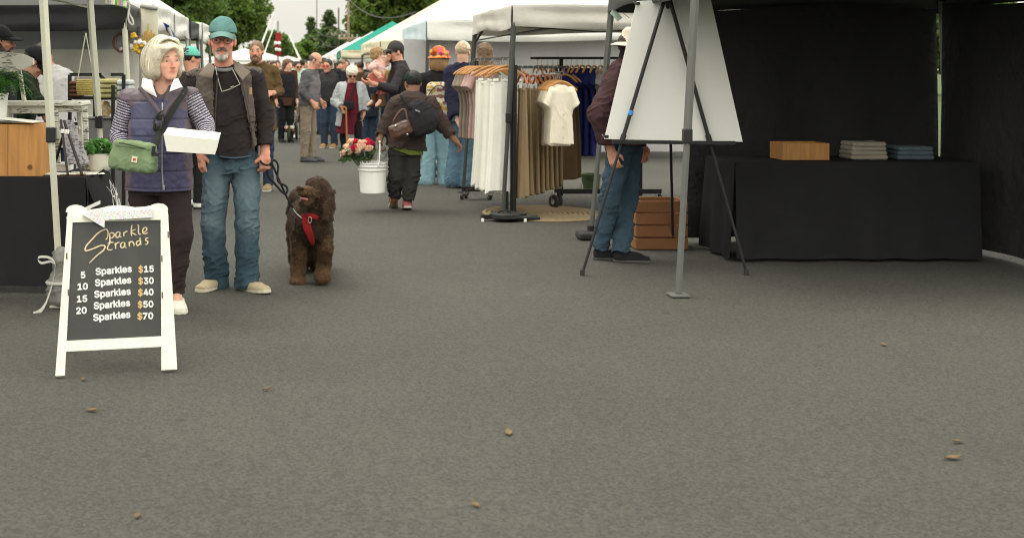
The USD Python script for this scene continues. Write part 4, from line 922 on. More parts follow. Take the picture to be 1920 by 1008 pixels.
    q_ = np.abs(((p[:, 2] - .74) / .105) % 1 - .5) * 2; me = trimesh.Trimesh(p - nrm * (.007 * np.clip((q_ - .86) / .14, 0, 1))[:, None], me.faces, process=False)
    xl = (p - J['pelvis']) @ w.x; side = np.abs(xl + .02) - np.interp(p[:, 2], [.7, .95, 1.15, 1.25], [.185, .150, .165, .19])
    yoke = p[:, 2] - (1.285 - .55 * np.clip(np.abs(xl) - .05, 0, 1))
    k = np.clip(np.maximum(side, yoke) / .006 + .5, 0, 1)[:, None]
    tint = np.array((.062, .060, .122)) * (1 - k) + np.array((.105, .078, .098)) * k
    v = part('quilted_vest', me, mat('quilted_nylon', tint=True, rough=.48, ns=20, na=.12, bs=45, bd=.006, bst=.55, spec=.35, stretch=(1, 1, .4)), w.path, True, tint)
    def front(px, py, out=.0):
        return P(px, py, Y - .155 - out)
    part('zip', tube(curve([front(304, 193, -.015), front(305, 230, .02), front(304, 290, .005), front(306, 349, .0)], 20), .0045, 6), mat('zip_metal', (.33, .33, .32), .35, metal=.7), v, True)
    part('zip_pull', box(front(307, 352, .008), (.014, .006, .03), bevel=.003), mat('zip_metal', (.33, .33, .32), .35, metal=.7), v)
    for pts in ([(262, 165), (283, 190), (303, 216)], [(345, 178), (320, 196), (305, 222)]):
        part('vest_collar', tube(curve([P(px, py, Y - .10 - .035 * i) for i, (px, py) in enumerate(pts)], 12), [.014] * 11 + [.006], 8), cloth('mauve_cloth', (.105, .080, .098)), v, True)
    WH = cloth('white_poplin', (.80, .80, .80), na=.03)
    for pts in (((268, 147, .0), (266, 168, -.06), (294, 182, -.15), (284, 150, -.09)), ((334, 147, -.02), (342, 163, -.09), (318, 172, -.155), (327, 148, -.09))):
        c = [P(x, y, Y + d) for x, y, d in pts]
        part('shirt_collar', sheet(lambda u, t: (c[0] * (1 - u[..., None]) + c[3] * u[..., None]) * (1 - t[..., None]) + (c[1] * (1 - u[..., None]) + c[2] * u[..., None]) * t[..., None] + np.array([0, -.018, 0]) * np.sin(np.pi * t)[..., None], 9, 9, .005), WH, w.path, True)
    w.legs(cloth('dark_brown_twill', (.030, .021, .022), na=.12), 'trousers', r=(.098, .078, .06, .050), folds=.009, top=.14, hipw=1.06, seed=14, length=.97)
    w.shoe('L', cloth('white_trainer', (.66, .64, .55), na=.12), mat('trainer_sole', (.55, .54, .46), .8), L=.265, w=.048, hgt=.02)
    w.shoe('R', cloth('white_trainer', (.66, .64, .55), na=.12), mat('trainer_sole', (.55, .54, .46), .8), L=.265, w=.048, hgt=.02, rise=0)
    return m, w
MAN, WOMAN = couple()
# ------------------------------------------------------------------ the dog
def curls(pts, nrm, n, length, width, seed, mat_, parent, cols):
    r = np.random.default_rng(seed); i = r.integers(0, len(pts), n)
    p, u = pts[i], nrm[i]; a = unit_rows(r.normal(size=(n, 3))); t = unit_rows(np.cross(u, a)); b = np.cross(u, t)
    L = length * r.uniform(.6, 1.3, n)[:, None]; K = 7; P_ = []
    for k in range(K):
        s = k / (K - 1); ang = s * 5.0
        P_.append(p + u * L * (.15 + .55 * s) + (t * math.cos(ang) + b * math.sin(ang)) * L * .42 * min(1, s * 1.5) + np.array([0, 0, -1]) * L * .35 * s * s)
    P_ = np.stack(P_, 1).reshape(-1, 3)
    path = numbered(parent + '/fur'); root = '/'.join(parent.split('/')[:3])
    c = UsdGeom.BasisCurves.Define(stage, path)
    c.CreateTypeAttr('linear'); c.CreatePointsAttr(Vt.Vec3fArray.FromNumpy((P_ - BASE[root]).astype(np.float32)))
    c.CreateCurveVertexCountsAttr(Vt.IntArray.FromNumpy(np.full(n, K, np.int32)))
    c.CreateWidthsAttr(Vt.FloatArray.FromNumpy(np.tile(np.linspace(width, width * .4, K), n).astype(np.float32))); c.SetWidthsInterpolation('vertex')
    UsdShade.MaterialBindingAPI.Apply(c.GetPrim()).Bind(mat_)
    c.GetPrim().SetCustomDataByKey('kind', 'stuff')
def unit_rows(a): return a / np.maximum(np.linalg.norm(a, axis=1, keepdims=True), 1e-9)
def dog():
    Y = 8.35; d = thing('dog', 'dark brown curly haired dog standing on a lead with its mouth open', 'dog', (P(585, 535, Y)[0], Y, 0))
    q = lambda px, py, dy=0.: P(px, py, Y + dy)
    V = Vol(q(585, 430, .3) - [.32, .62, .48], q(585, 430, .3) + [.32, .62, .42], .007)
    chest, rump = q(584, 412, .06), q(576, 412, .62)
    V.loft(rump, chest, (1, 0, 0), [(-.1, .09, .09, 0), (0, .13, .14, .01), (.4, .125, .15, 0), (.8, .12, .14, -.02), (1, .112, .12, -.03), (1.12, .08, .08, -.02)], .05)
    V.ell(q(585, 420, -.02), (.108, .09, .10), k=.05)                                          # the woolly chest
    V.cone(q(588, 410, .0), q(595, 372, -.03), .092, .082, .05)                                # neck
    H = q(594, 362, -.06); R = frame(-38, 14)
    hp = lambda *p: H + R @ np.array(p)
    V.ell(hp(0, -.015, .012), (.082, .092, .082), R, .03); V.ell(hp(0, .02, .06), (.06, .06, .04), R, .04)      # skull and topknot
    V.loft(hp(0, .06, -.012), hp(0, .165, -.010), R[:, 0], [(0, .052, .045, 0), (.6, .042, .034, 0), (1, .036, .03, 0)], .03)   # upper muzzle
    V.loft(hp(0, .05, -.055), hp(0, .128, -.095), R[:, 0], [(0, .040, .022, 0), (1, .028, .017, 0)], .02)
    for s in (-1, 1): V.loft(hp(s * .084, -.03, .03), hp(s * .095, -.035, -.17), R[:, 1], [(0, .035, .022, 0), (.6, .055, .026, 0), (1, .042, .022, 0)], .025)   # hanging ears
    legs = {'L': [q(562, 430, .05), q(560, 470, .04), q(559, 500, .05), q(558, 524, .03)], 'R': [q(608, 430, .04), q(611, 465, -.04), q(607, 496, .05), q(604, 513, .0)]}
    for k, p in legs.items():
        V.chain(p, [.058, .043, .040, .042], .015); V.ell(p[-1] + [0, -.025, -.015], (.049, .060, .040), k=.02)
    for s, (hx, dz) in (('L', (562, 0)), ('R', (598, 0))):
        h0 = q(hx, 425, .60); V.chain([h0, h0 + [0, -.10, -.20], h0 + [0, .10, -.36], h0 + [0, .05, -.50]], [.095, .07, .045, .042], .03); V.ell(h0 + [0, 0, -.535], (.045, .06, .035), k=.02)
    V.chain([rump + [0, .1, .1], rump + [-.07, .22, .14], rump + [-.12, .30, .02]], [.05, .055, .04], .03)
    V.warp(.009, 22, 2); V.warp(.008, 55, 6); V.cut((0, 0, .004), (0, 0, -1), .005)
    m = drop_bits(V.mesh(), .2); m = tidy(m, 1); p = np.asarray(m.vertices); n = meshkit.arrays(m, True)[2]
    c1 = meshkit.noise(p * 75, 3); c2 = meshkit.noise(p * 120 + 9, 5)
    m = trimesh.Trimesh(p + n * (.016 * np.abs(c1 - .5) + .008 * (c2 - .5))[:, None], m.faces, process=False)
    low = np.clip((.42 - p[:, 2]) / .38, 0, 1); f = (1 - np.clip((p[:, 1] - 8.5) / .2, 0, 1))
    nose_w = np.exp(-(((p - hp(0, .14, 0)) / .075) ** 2).sum(1))
    col = lambda k, j: np.array((.044, .026, .016)) * (1 - k) + np.array((.10, .053, .026)) * k + 0 * j
    k = np.clip(low * f * .85 + nose_w * .8, 0, 1)[:, None]
    T = col(k, 0) * (.7 + .7 * meshkit.fbm(p * 40, 2, 1))[:, None]
    part('body', m, mat('dog_coat', tint=True, rough=.7, ns=60, na=.3, bs=220, bd=.006, bst=.8, spec=.2), d, True, T)
    rk = .45 + .9 * (meshkit.noise(p * 30, 8) - .5) + np.random.default_rng(6).normal(size=len(p)) * .15
    for nm, sel, c in (('dark', k[:, 0] < rk, (.052, .031, .019)), ('brown', k[:, 0] >= rk, (.125, .068, .033))):
        face = np.linalg.norm(p - hp(0, .10, -.02), axis=1) < .075
        w = np.where(sel & ~face)[0]
        curls(p[w], n[w], 15000 if nm == 'dark' else 9000, .015, .0027, 4, mat('fur_' + nm, c, .55, ns=70, na=.65, spec=.35), d, None)
    NOSE = mat('dog_nose', (.035, .02, .016), .35, bs=200)
    V = Vol(hp(0, .17, 0) - .05, hp(0, .17, 0) + .05, .004); V.ell(hp(0, .170, .006), (.019, .014, .014), R, .01); part('nose', tidy(V.mesh(), 1), NOSE, d, True)
    t = trimesh.creation.icosphere(2, 1.0); t.apply_scale((.024, .050, .012)); M = np.eye(4); M[:3, :3] = R @ frame(0, 0).T @ np.eye(3) if False else R; M[:3, 3] = hp(0, .110, -.060); t.apply_transform(M)
    part('tongue', t, mat('dog_tongue', (.55, .20, .20), .4), d, True)
    for s in (-1, 1): part('eye', trimesh.creation.icosphere(2, .012).apply_translation(hp(s * .036, .066, .022)), mat('dog_eye', (.012, .008, .006), .1, na=0, spec=.6), d, True)
    # harness
    RED = cloth('red_nylon', (.20, .012, .014), na=.1)
    hs = thing('dog_harness', 'red chest harness on the brown curly dog', 'harness', (q(582, 430)[0], Y - .1, .4))
    def strap(pts, wd):
        C = curve([q(x, y, dy) for x, y, dy in pts], 16); tn = unit_rows(np.gradient(C, axis=0)); sd = unit_rows(np.cross(tn, (0, -1, 0.01)))
        wv = np.broadcast_to(wd, len(pts)).astype(float); w_ = np.interp(np.linspace(0, 1, 16), np.linspace(0, 1, len(pts)), wv)
        return sheet(lambda u, v: C[(u * 15).round().astype(int)] + sd[(u * 15).round().astype(int)] * ((v - .5) * w_[(u * 15).round().astype(int)])[..., None], 16, 4, .006)
    part('chest_panel', strap([(571, 402, -.13), (576, 425, -.155), (583, 445, -.13), (587, 458, -.09)], [.04, .055, .045, .025]), RED, hs, True)
    part('shoulder_strap', strap([(568, 408, -.13), (582, 405, -.155), (597, 410, -.13)], [.03, .035, .03]), RED, hs, True)
    ring = np.array([q(581, 412, -.165) + [.012 * math.cos(a), -.004, .020 * math.sin(a)] for a in np.linspace(0, 2 * np.pi, 16, endpoint=False)])
    part('ring', tube(ring, .0028, 6, True), mat('steel', (.6, .6, .58), .25, metal=1, na=0), hs, True)
    # the lead
    ld = thing('dog_leash', 'looped black webbing lead running from hand to dog', 'leash', q(520, 330, -.1))
    BK = cloth('leash_webbing', (.020, .020, .022))
    pth = curve([q(488, 301, -.28), q(497, 309, -.30), q(507, 307, -.28), q(513, 300, -.26), q(518, 303, -.25), q(521, 322, -.24), q(523, 342, -.23), q(533, 347, -.22), q(539, 354, -.22), q(536, 363, -.22), q(526, 357, -.21), q(513, 342, -.22), q(503, 330, -.23), q(502, 318, -.24), q(508, 308, -.25), q(515, 318, -.23), q(528, 348, -.2), q(538, 370, -.18), q(550, 390, -.16)], 90)
    part('strap', tube(pth, .0075, 6), BK, ld, True)
    part('clip', tube(curve([q(549, 389, -.16), q(554, 398, -.16), q(561, 405, -.16), q(566, 409, -.155)], 12), [.004, .007, .005, .006, .005, .004, .004, .005, .006, .006, .005, .004], 8), mat('steel', (.6, .6, .58), .25, metal=1, na=0), ld, True)
dog()
# ------------------------------------------------------------------ what the woman carries
def carried():
    Y = 7.16
    b = thing('crossbody_bag', 'sage green zipped crossbody bag hanging at the hip of the woman in the navy vest', 'bag', P(250, 322, Y))
    GR = cloth('sage_canvas', (.165, .225, .125), na=.14, ns=7, bs=90); R = frame(-16, 0, 0) @ np.array([[1, 0, 0], [0, 1, 0], [0, 0, 1.]])
    R = trimesh.transformations.rotation_matrix(math.radians(7), (0, 1, 0))[:3, :3] @ R
    c = P(251, 293, Y); S = 3.11e-3 * 1.0
    V = Vol(c - .2, c + .2, .006)
    V.rbox(c, (.132, .052, .078), R, .03, .01); V.rbox(c + R @ (0, -.002, -.035), (.138, .060, .05), R, .03, .03); V.warp(.006, 18, 4)
    part('bag_body', creases(tidy(V.mesh(), 2), .006, 14, seed=2), GR, b, True)
    V = Vol(c - .2, c + .2, .006); V.rbox(c + R @ (-.003, 0, .064), (.118, .056, .022), R, .02, .01); V.warp(.004, 20, 2); fl = part('flap', creases(tidy(V.mesh(), 2), .005, 14, seed=5), GR, b, True)
    f = lambda px, py: P(px, py, Y - .075)
    zp = [f(223, 268), f(245, 272), f(266, 277), f(280, 279)]
    part('zip', tube(curve(zp, 10), .004, 6), cloth('zip_tape', (.05, .075, .045)), fl, True)
    p0 = f(252, 299); part('label_patch', box(p0, (.036, .004, .036), R, .001), cloth('cream_leather', (.62, .56, .42)), b)
    em = thing_emblem(p0 + R @ (0, .0, 0), R); part('emblem', em, mat('red_print', (.42, .06, .04), .7, na=.05), b)
    BK = cloth('bag_webbing', (.022, .023, .022))
    part('buckle', cat_mesh([box(f(288, 281), (.02, .012, .05), R, .004), box(f(291, 289), (.045, .01, .022), R, .003)]), mat('black_plastic', (.015, .015, .016), .35, na=0), b)
    C = curve([P(290, 282, Y + .0), P(296, 258, 7.22), P(305, 240, 7.30), P(322, 210, 7.32), P(338, 184, 7.36), P(346, 170, 7.43), P(343, 165, 7.52)], 24); tn = unit_rows(np.gradient(C, axis=0)); sd = unit_rows(np.cross(tn, (0, -1, .1)))
    part('strap', sheet(lambda u, v: C[(u * 23).round().astype(int)] + sd[(u * 23).round().astype(int)] * ((v - .5) * .036)[..., None], 24, 3, .004), BK, b, True)
    # paper tray
    Y = 7.06; t = thing('paper_tray', 'white paper food tray held in front of the navy vest', 'tray', P(357, 288, Y))
    o = [P(307, 252, Y), P(408, 262, Y), P(402, 290, Y), P(312, 284, Y)]
    dep = np.array([0, .21, .03]); a, bb, cc, dd = o; ins = np.array([0, .025, .0])
    W = mat('white_card', (.82, .81, .74), .7, ns=30, na=.03)
    def wall(p, q, r, s): return sheet(lambda u, v: (p * (1 - u[..., None]) + q * u[..., None]) * (1 - v[..., None]) + (s * (1 - u[..., None]) + r * u[..., None]) * v[..., None], 8, 4, .003)
    part('front_side', wall(a, bb, cc + ins, dd + ins), W, t); part('back_side', wall(a + dep, bb + dep, cc + dep - ins, dd + dep - ins), W, t)
    part('end_side', wall(a, a + dep, dd + dep - ins, dd + ins), W, t); part('end_side', wall(bb, bb + dep, cc + dep - ins, cc + ins), W, t); part('base', wall(dd + ins, cc + ins, cc + dep - ins, dd + dep - ins), W, t)
    # sunglasses hooked on the zip
    g = thing('sunglasses', 'black sunglasses hooked into the zipped front of the navy vest', 'sunglasses', P(298, 245, 7.28))
    BL = mat('black_gloss', (.010, .010, .010), .15, na=0, spec=.6)
    for x, y in ((300, 217), (294, 238)):
        L = trimesh.creation.icosphere(2, 1.0); L.apply_scale((.024, .008, .030)); M = trimesh.transformations.rotation_matrix(math.radians(18), (0, 1, 0)); M[:3, 3] = P(x, y, 7.29); L.apply_transform(M); part('lens', L, BL, g, True)
    part('frame', cat_mesh([tube(curve([P(306, 208, 7.3), P(300, 209, 7.28), P(293, 216, 7.27), P(289, 232, 7.27), P(290, 246, 7.28)], 12), .005, 6), tube([P(306, 208, 7.3), P(303, 235, 7.27), P(298, 251, 7.28)], .004, 6)]), BL, g, True)
def thing_emblem(c, R):
    from shapely.geometry import Polygon, Point
    s = Point(0, 0).buffer(.009, 5).difference(Polygon([(-.004, .012), (0, .003), (.004, .012)])).difference(Polygon([(-.006, -.011), (-.002, -.003), (.001, -.011)]))
    m = trimesh.creation.extrude_polygon(max(getattr(s, 'geoms', [s]), key=lambda g: g.area), .002, engine='earcut')
    m.apply_transform(trimesh.transformations.rotation_matrix(math.pi / 2, (1, 0, 0))); M = np.eye(4); M[:3, :3] = R; M[:3, 3] = c + np.array([0, -.0035, 0]); m.apply_transform(M); return m
carried()
# ------------------------------------------------------------------ the price board
def plane_from(p0, x, up):
    "maps photograph points onto a board: returns fn(px, py) -> (u, v) on it and back"
    n = np.cross(x, up); o = np.array([0, 0, CAM_H])
    def at(px, py, lift=0.):
        d = np.array([(px - CX) / FOCAL_PX, 1, -(py - HY) / FOCAL_PX]); t = ((p0 - o) @ n) / (d @ n); return o + d * t + n * lift
    return at, n
def price_board():
    Y = 6.05; yaw = math.radians(13); x = np.array([math.cos(yaw), math.sin(yaw), 0]); f = np.array([-x[1], x[0], 0])
    lean = math.radians(13); up = np.array([0, 0, 1]) * math.cos(lean) + f * math.sin(lean)
    p0 = P(220, 390, Y); at, n = plane_from(p0, x, up)            # n points towards the street's near end
    b = thing('price_board', 'white framed black A-frame board with sparkle strand prices', 'sign', P(220, 640, 5.9) * [1, 1, 0])
    WHT = mat('chalky_white_paint', (.74, .73, .64), .6, ns=18, na=.10, bs=70, bd=.002, fine=.05); CH = mat('worn_edge', (.10, .085, .07), .8)
    cor = at(220, 390); uv = lambda q: np.array([(q - cor) @ x, (q - cor) @ up])
    zb = lambda u: (0.0 - cor[2] - 0.0) / up[2]                    # v at the ground
    vb = zb(0) + .012
    TLo, TRo, TLi, TRi = uv(at(127, 396)), uv(at(314, 391)), uv(at(136, 417)), uv(at(301, 412))
    BL_, BR_ = uv(at(112, 594)), uv(at(326, 594)); BLi, BRi = uv(at(127, 594)), uv(at(302, 594))
    ext = lambda a, c, v: a + (c - a) * (v - a[1]) / (c[1] - a[1])
    from shapely.geometry import Polygon
    from shapely.ops import unary_union
    def slab(poly, t, lift=0., mat_=WHT, name='frame', parent=b, label=None):
        ms = []
        for g in getattr(poly, 'geoms', [poly]):
            m = trimesh.creation.extrude_polygon(g, t, engine='earcut'); M = np.eye(4); M[:3, :3] = np.stack([x, up, n], 1); M[:3, 3] = cor + n * lift; m.apply_transform(M); ms.append(m)
        return part(name, cat_mesh(ms), mat_, parent, label=label)
    vp = vb + .16
    slab(Polygon([TLo, TLi + [0, .002], ext(TLi, BLi, vp), ext(TLi, BLi, vp) - [.0, .0], ext(TLi, BLi, vb), ext(TLo, BL_, vb)]), .022, -.011, name='side_rail')
    slab(Polygon([TRo, TRi + [0, .002], ext(TRi, BRi, vb), ext(TRo, BR_, vb)]), .022, -.011, name='side_rail')
    # scalloped top rail: three humps
    T = [(123, 398), (125, 391), (131, 386), (142, 384), (152, 386), (160, 390), (171, 393), (186, 391), (202, 387), (222, 385), (240, 387), (253, 389), (270, 388), (281, 386), (288, 383), (297, 381.5), (307, 383), (313, 388), (315, 394)]
    top = [uv(at(*q)) for q in T]; slab(Polygon(top + [TRo + [0, -.004], TRi + [.004, -.001], TLi + [-.004, -.001], TLo + [0, -.004]]).buffer(0), .024, -.012, name='top_rail')
    slab(Polygon([ext(TLi, BLi, vp), ext(TRi, BRi, vp), ext(TRi, BRi, vp - .05), ext(TLi, BLi, vp - .05)]), .022, -.0115, name='bottom_rail')
    n_b = {'tc': ('texture_coordinate', {}), 'n': ('noise_texture', {'scale': 3.0, 'detail': 5, 'distortion': 1.0}), 'n2': ('noise_texture', {'scale': 60.0, 'detail': 4}), 'r': ('map_range', {'from_min': .35, 'from_max': .7, 'to_min': .22, 'to_max': .42}),
           'c': ('rgb_ramp', {'ramp': [(.35, (.016, .016, .015)), (.7, (.034, .034, .031))]}), 'bu': ('bump', {'strength': .12, 'distance': .01}), 'p': ('principled_bsdf', {'specular_ior_level': .6})}
    BLK = usdkit.material(stage, '/World/Looks/glossy_chalkboard', n_b, [('tc.object', 'n.vector'), ('tc.object', 'n2.vector'), ('n.fac', 'r.value'), ('r.result', 'p.roughness'), ('n.fac', 'c.fac'), ('c.color', 'p.base_color'), ('n.fac', 'bu.height'), ('bu.normal', 'p.normal')], surface='p.BSDF')
    pn = slab(Polygon([TLi - [.006, -.006], TRi + [.006, .006], ext(TRi, BRi, vp - .006) + [.006, 0], ext(TLi, BLi, vp - .006) - [.006, 0]]), .006, -.006, BLK, 'panel')
    # rear leaf
    back = -f * 0 + f * .42
    yb0, yb1 = TRo, ext(TRo, BR_, vb)
    def rear(u0, v0, w):
        a = cor + x * u0 + up * v0 - n * .02; e = np.array([a[0] + back[0] * 1.0, a[1] + back[1] * 1.0, .006]); return bar(a, e, w, .02, f)
    grey = mat('board_back_paint', (.48, .46, .40), .7, ns=12, na=.15)
    part('rear_leg', rear(TRo[0] - .012, TRo[1] - .03, .035), grey, b); part('rear_leg', rear(TLo[0] + .012, TLo[1] - .03, .035), grey, b)
    a0, a1 = cor + x * (TLo[0] + .03) + up * (TLo[1] - .2) - n * .02, cor + x * (TRo[0] - .03) + up * (TRo[1] - .2) - n * .02
    e = np.array([back[0] * .25, back[1] * .25, 0])
    part('rear_rail', bar(a0 + e + [0, .02, 0], a1 + e + [0, .02, 0], .05, .018, up), grey, b)
    for px, py in ((125, 480), (303, 485), (304, 553), (128, 548), (315, 440)):
        part('chip', box(at(px, py, .0125), (.006, .0035, .03), np.stack([x, n, up], 1)), CH, b)
    # lettering
    INK, GOLD, CREAM = mat('white_vinyl', (.80, .80, .76), .5, na=.02), mat('gold_vinyl', (.55, .38, .17), .45, na=.05), mat('cream_vinyl', (.74, .62, .40), .5, na=.03)
    def word(txt, px, py, hpx, mat_, ang=3.6, bold=True, w=None, slant=0.):
        c = at(px, py); hgt = hpx * Y / FOCAL_PX * 1.0; m = meshkit.text_mesh(txt, hgt, .0012, bold); a = math.radians(ang - 2.2)
        wd = m.bounds[1, 0] - m.bounds[0, 0]; sc = 1.0 if w is None else (w * Y / FOCAL_PX) / wd
        X = x * math.cos(a) + up * math.sin(a); U = up * math.cos(a) - x * math.sin(a)
        v = m.vertices.copy(); v[:, 0] = (v[:, 0] - m.bounds[0, 0]) * sc + v[:, 1] * slant
        q = c + np.outer(v[:, 0], X) + np.outer(v[:, 1], U) + np.outer(v[:, 2] + .0005, n)
        part('lettering', trimesh.util.concatenate([trimesh.Trimesh(q + x * dx + up * dy + n * dz, m.faces, process=False) for dx, dy, dz in ((0, 0, 0), (.0012, 0, .0002), (.0006, .0008, .0004), (.0006, -.0008, .0006))]), mat_, pn)
    rows = [(521, 515, 511, '5', '15'), (543, 536, 533, '10', '30'), (566, 557.5, 554.5, '15', '40'), (588, 579, 577, '20', '50')]
    for i, (y0, y1, y2, nn, pr) in enumerate(rows):
        k = -1.0 * i * 1.2; word(nn, 151.5 - (5 if len(nn) > 1 else 0) + k, y0, 11, INK, 3, w=8 if len(nn) == 1 else 18.5); word('Sparkles', 179.5 + k, y1, 11.5, INK, 5, w=66); word('$', 259.5 + k * .3, y2 - .5, 11, GOLD, 3, w=8.5); word(pr, 270 + k * .3, y2 - 1, 11, INK, 3, w=18)
    word('Sparkles', 175, 601, 11.5, INK, 5, w=67); word('$', 257.5, 598.5, 11, GOLD, 3, w=9); word('70', 268, 598, 11, INK, 3, w=18.5)
    z = lambda X, Y_: at(100 + X / 4.384, 370 + Y_ / 4.384, .0015)
    S = [[(428, 345), (448, 282), (438, 264), (410, 268), (360, 300), (300, 365), (262, 420), (262, 437), (290, 435), (350, 412), (400, 395), (424, 400), (418, 425), (380, 460), (330, 505), (295, 540)],
         [(462, 300), (464, 330), (460, 370)], [(462, 305), (485, 292), (500, 302), (492, 325), (465, 335)], [(545, 285), (522, 288), (512, 310), (522, 330), (540, 322), (547, 288), (552, 325), (560, 328)], [(578, 285), (580, 322)], [(580, 300), (592, 284), (610, 280)],
         [(648, 222), (640, 270), (643, 318)], [(676, 262), (644, 290), (662, 300), (684, 312)], [(690, 228), (700, 290), (706, 304), (722, 300)], [(735, 280), (765, 268), (766, 252), (748, 250), (734, 272), (740, 296), (758, 298), (775, 286)],
         [(462, 350), (450, 400), (446, 425), (460, 432), (485, 424)], [(445, 378), (470, 372), (497, 370)], [(508, 372), (513, 424)], [(512, 395), (524, 376), (545, 370)], [(585, 372), (562, 374), (552, 396), (560, 414), (578, 408), (587, 374), (592, 410), (604, 412)], [(622, 365), (626, 405)], [(626, 382), (642, 364), (654, 370), (660, 400)],
         [(710, 358), (692, 360), (682, 380), (692, 396), (708, 386), (716, 355)], [(712, 330), (714, 365), (722, 392)], [(780, 338), (760, 340), (758, 352), (776, 364), (772, 380), (752, 384)]]
    for s in S:
        C = curve([z(*q) for q in s], 6 * len(s)); r_ = np.interp(np.linspace(0, 1, len(C)), [0, .2, .8, 1], [.0018, .0034, .0034, .0018]) * (1.15 if len(s) > 12 else 1.0)
        part('lettering', tube(C, r_, 6), CREAM, pn, True)
    # glitter arrow on top
    ar = thing('glitter_arrow', 'speckled glitter arrow lying across the top rail of the price board', 'arrow', at(220, 400))
    n_g = {'tc': ('texture_coordinate', {}), 'v': ('voronoi_texture', {'scale': 210.0}), 'm': ('mix_color', {'blend_type': 'mix', 'fac': .45, 'b': (.75, .72, .68)}), 'h': ('hsv', {'saturation': .75, 'value': 1.0}), 'p': ('principled_bsdf', {'roughness': .35, 'specular_ior_level': .6}), 'bu': ('bump', {'strength': .8, 'distance': .003})}
    GL = usdkit.material(stage, '/World/Looks/coloured_glitter', n_g, [('tc.object', 'v.vector'), ('v.color', 'm.a'), ('m.result', 'h.color'), ('h.color', 'p.base_color'), ('v.distance', 'bu.height'), ('bu.normal', 'p.normal')], surface='p.BSDF')
    poly = Polygon([uv(at(*q)) for q in ((154, 404), (194, 391), (195, 398), (287, 394), (284, 409), (196, 414), (195, 428))])
    slab(poly, .022, .014, GL, 'arrow_body', ar)
    tp = [at(160, 396, .01), at(188, 383, .01)]; part('tape', sheet(lambda u, v: tp[0] * (1 - u[..., None]) + tp[1] * u[..., None] + up * (.018 * v)[..., None] + n * (.008 * np.sin(3 * u))[..., None], 8, 3, .001), mat('clear_tape', (.45, .45, .43), .2, na=.1, spec=.6), ar, True)
    # tinsel strands at the top
    part('strand', cat_mesh([tube(curve([at(222 + k, 386), at(216 + k * 2, 366), at(208 + k * 4, 338 + 6 * abs(k))], 8), .0007, 4) for k in (-2, -.5, 1, 2.2)]), mat('silver_tinsel', (.8, .8, .8), .3, metal=.8, na=0), ar, True)
price_board()
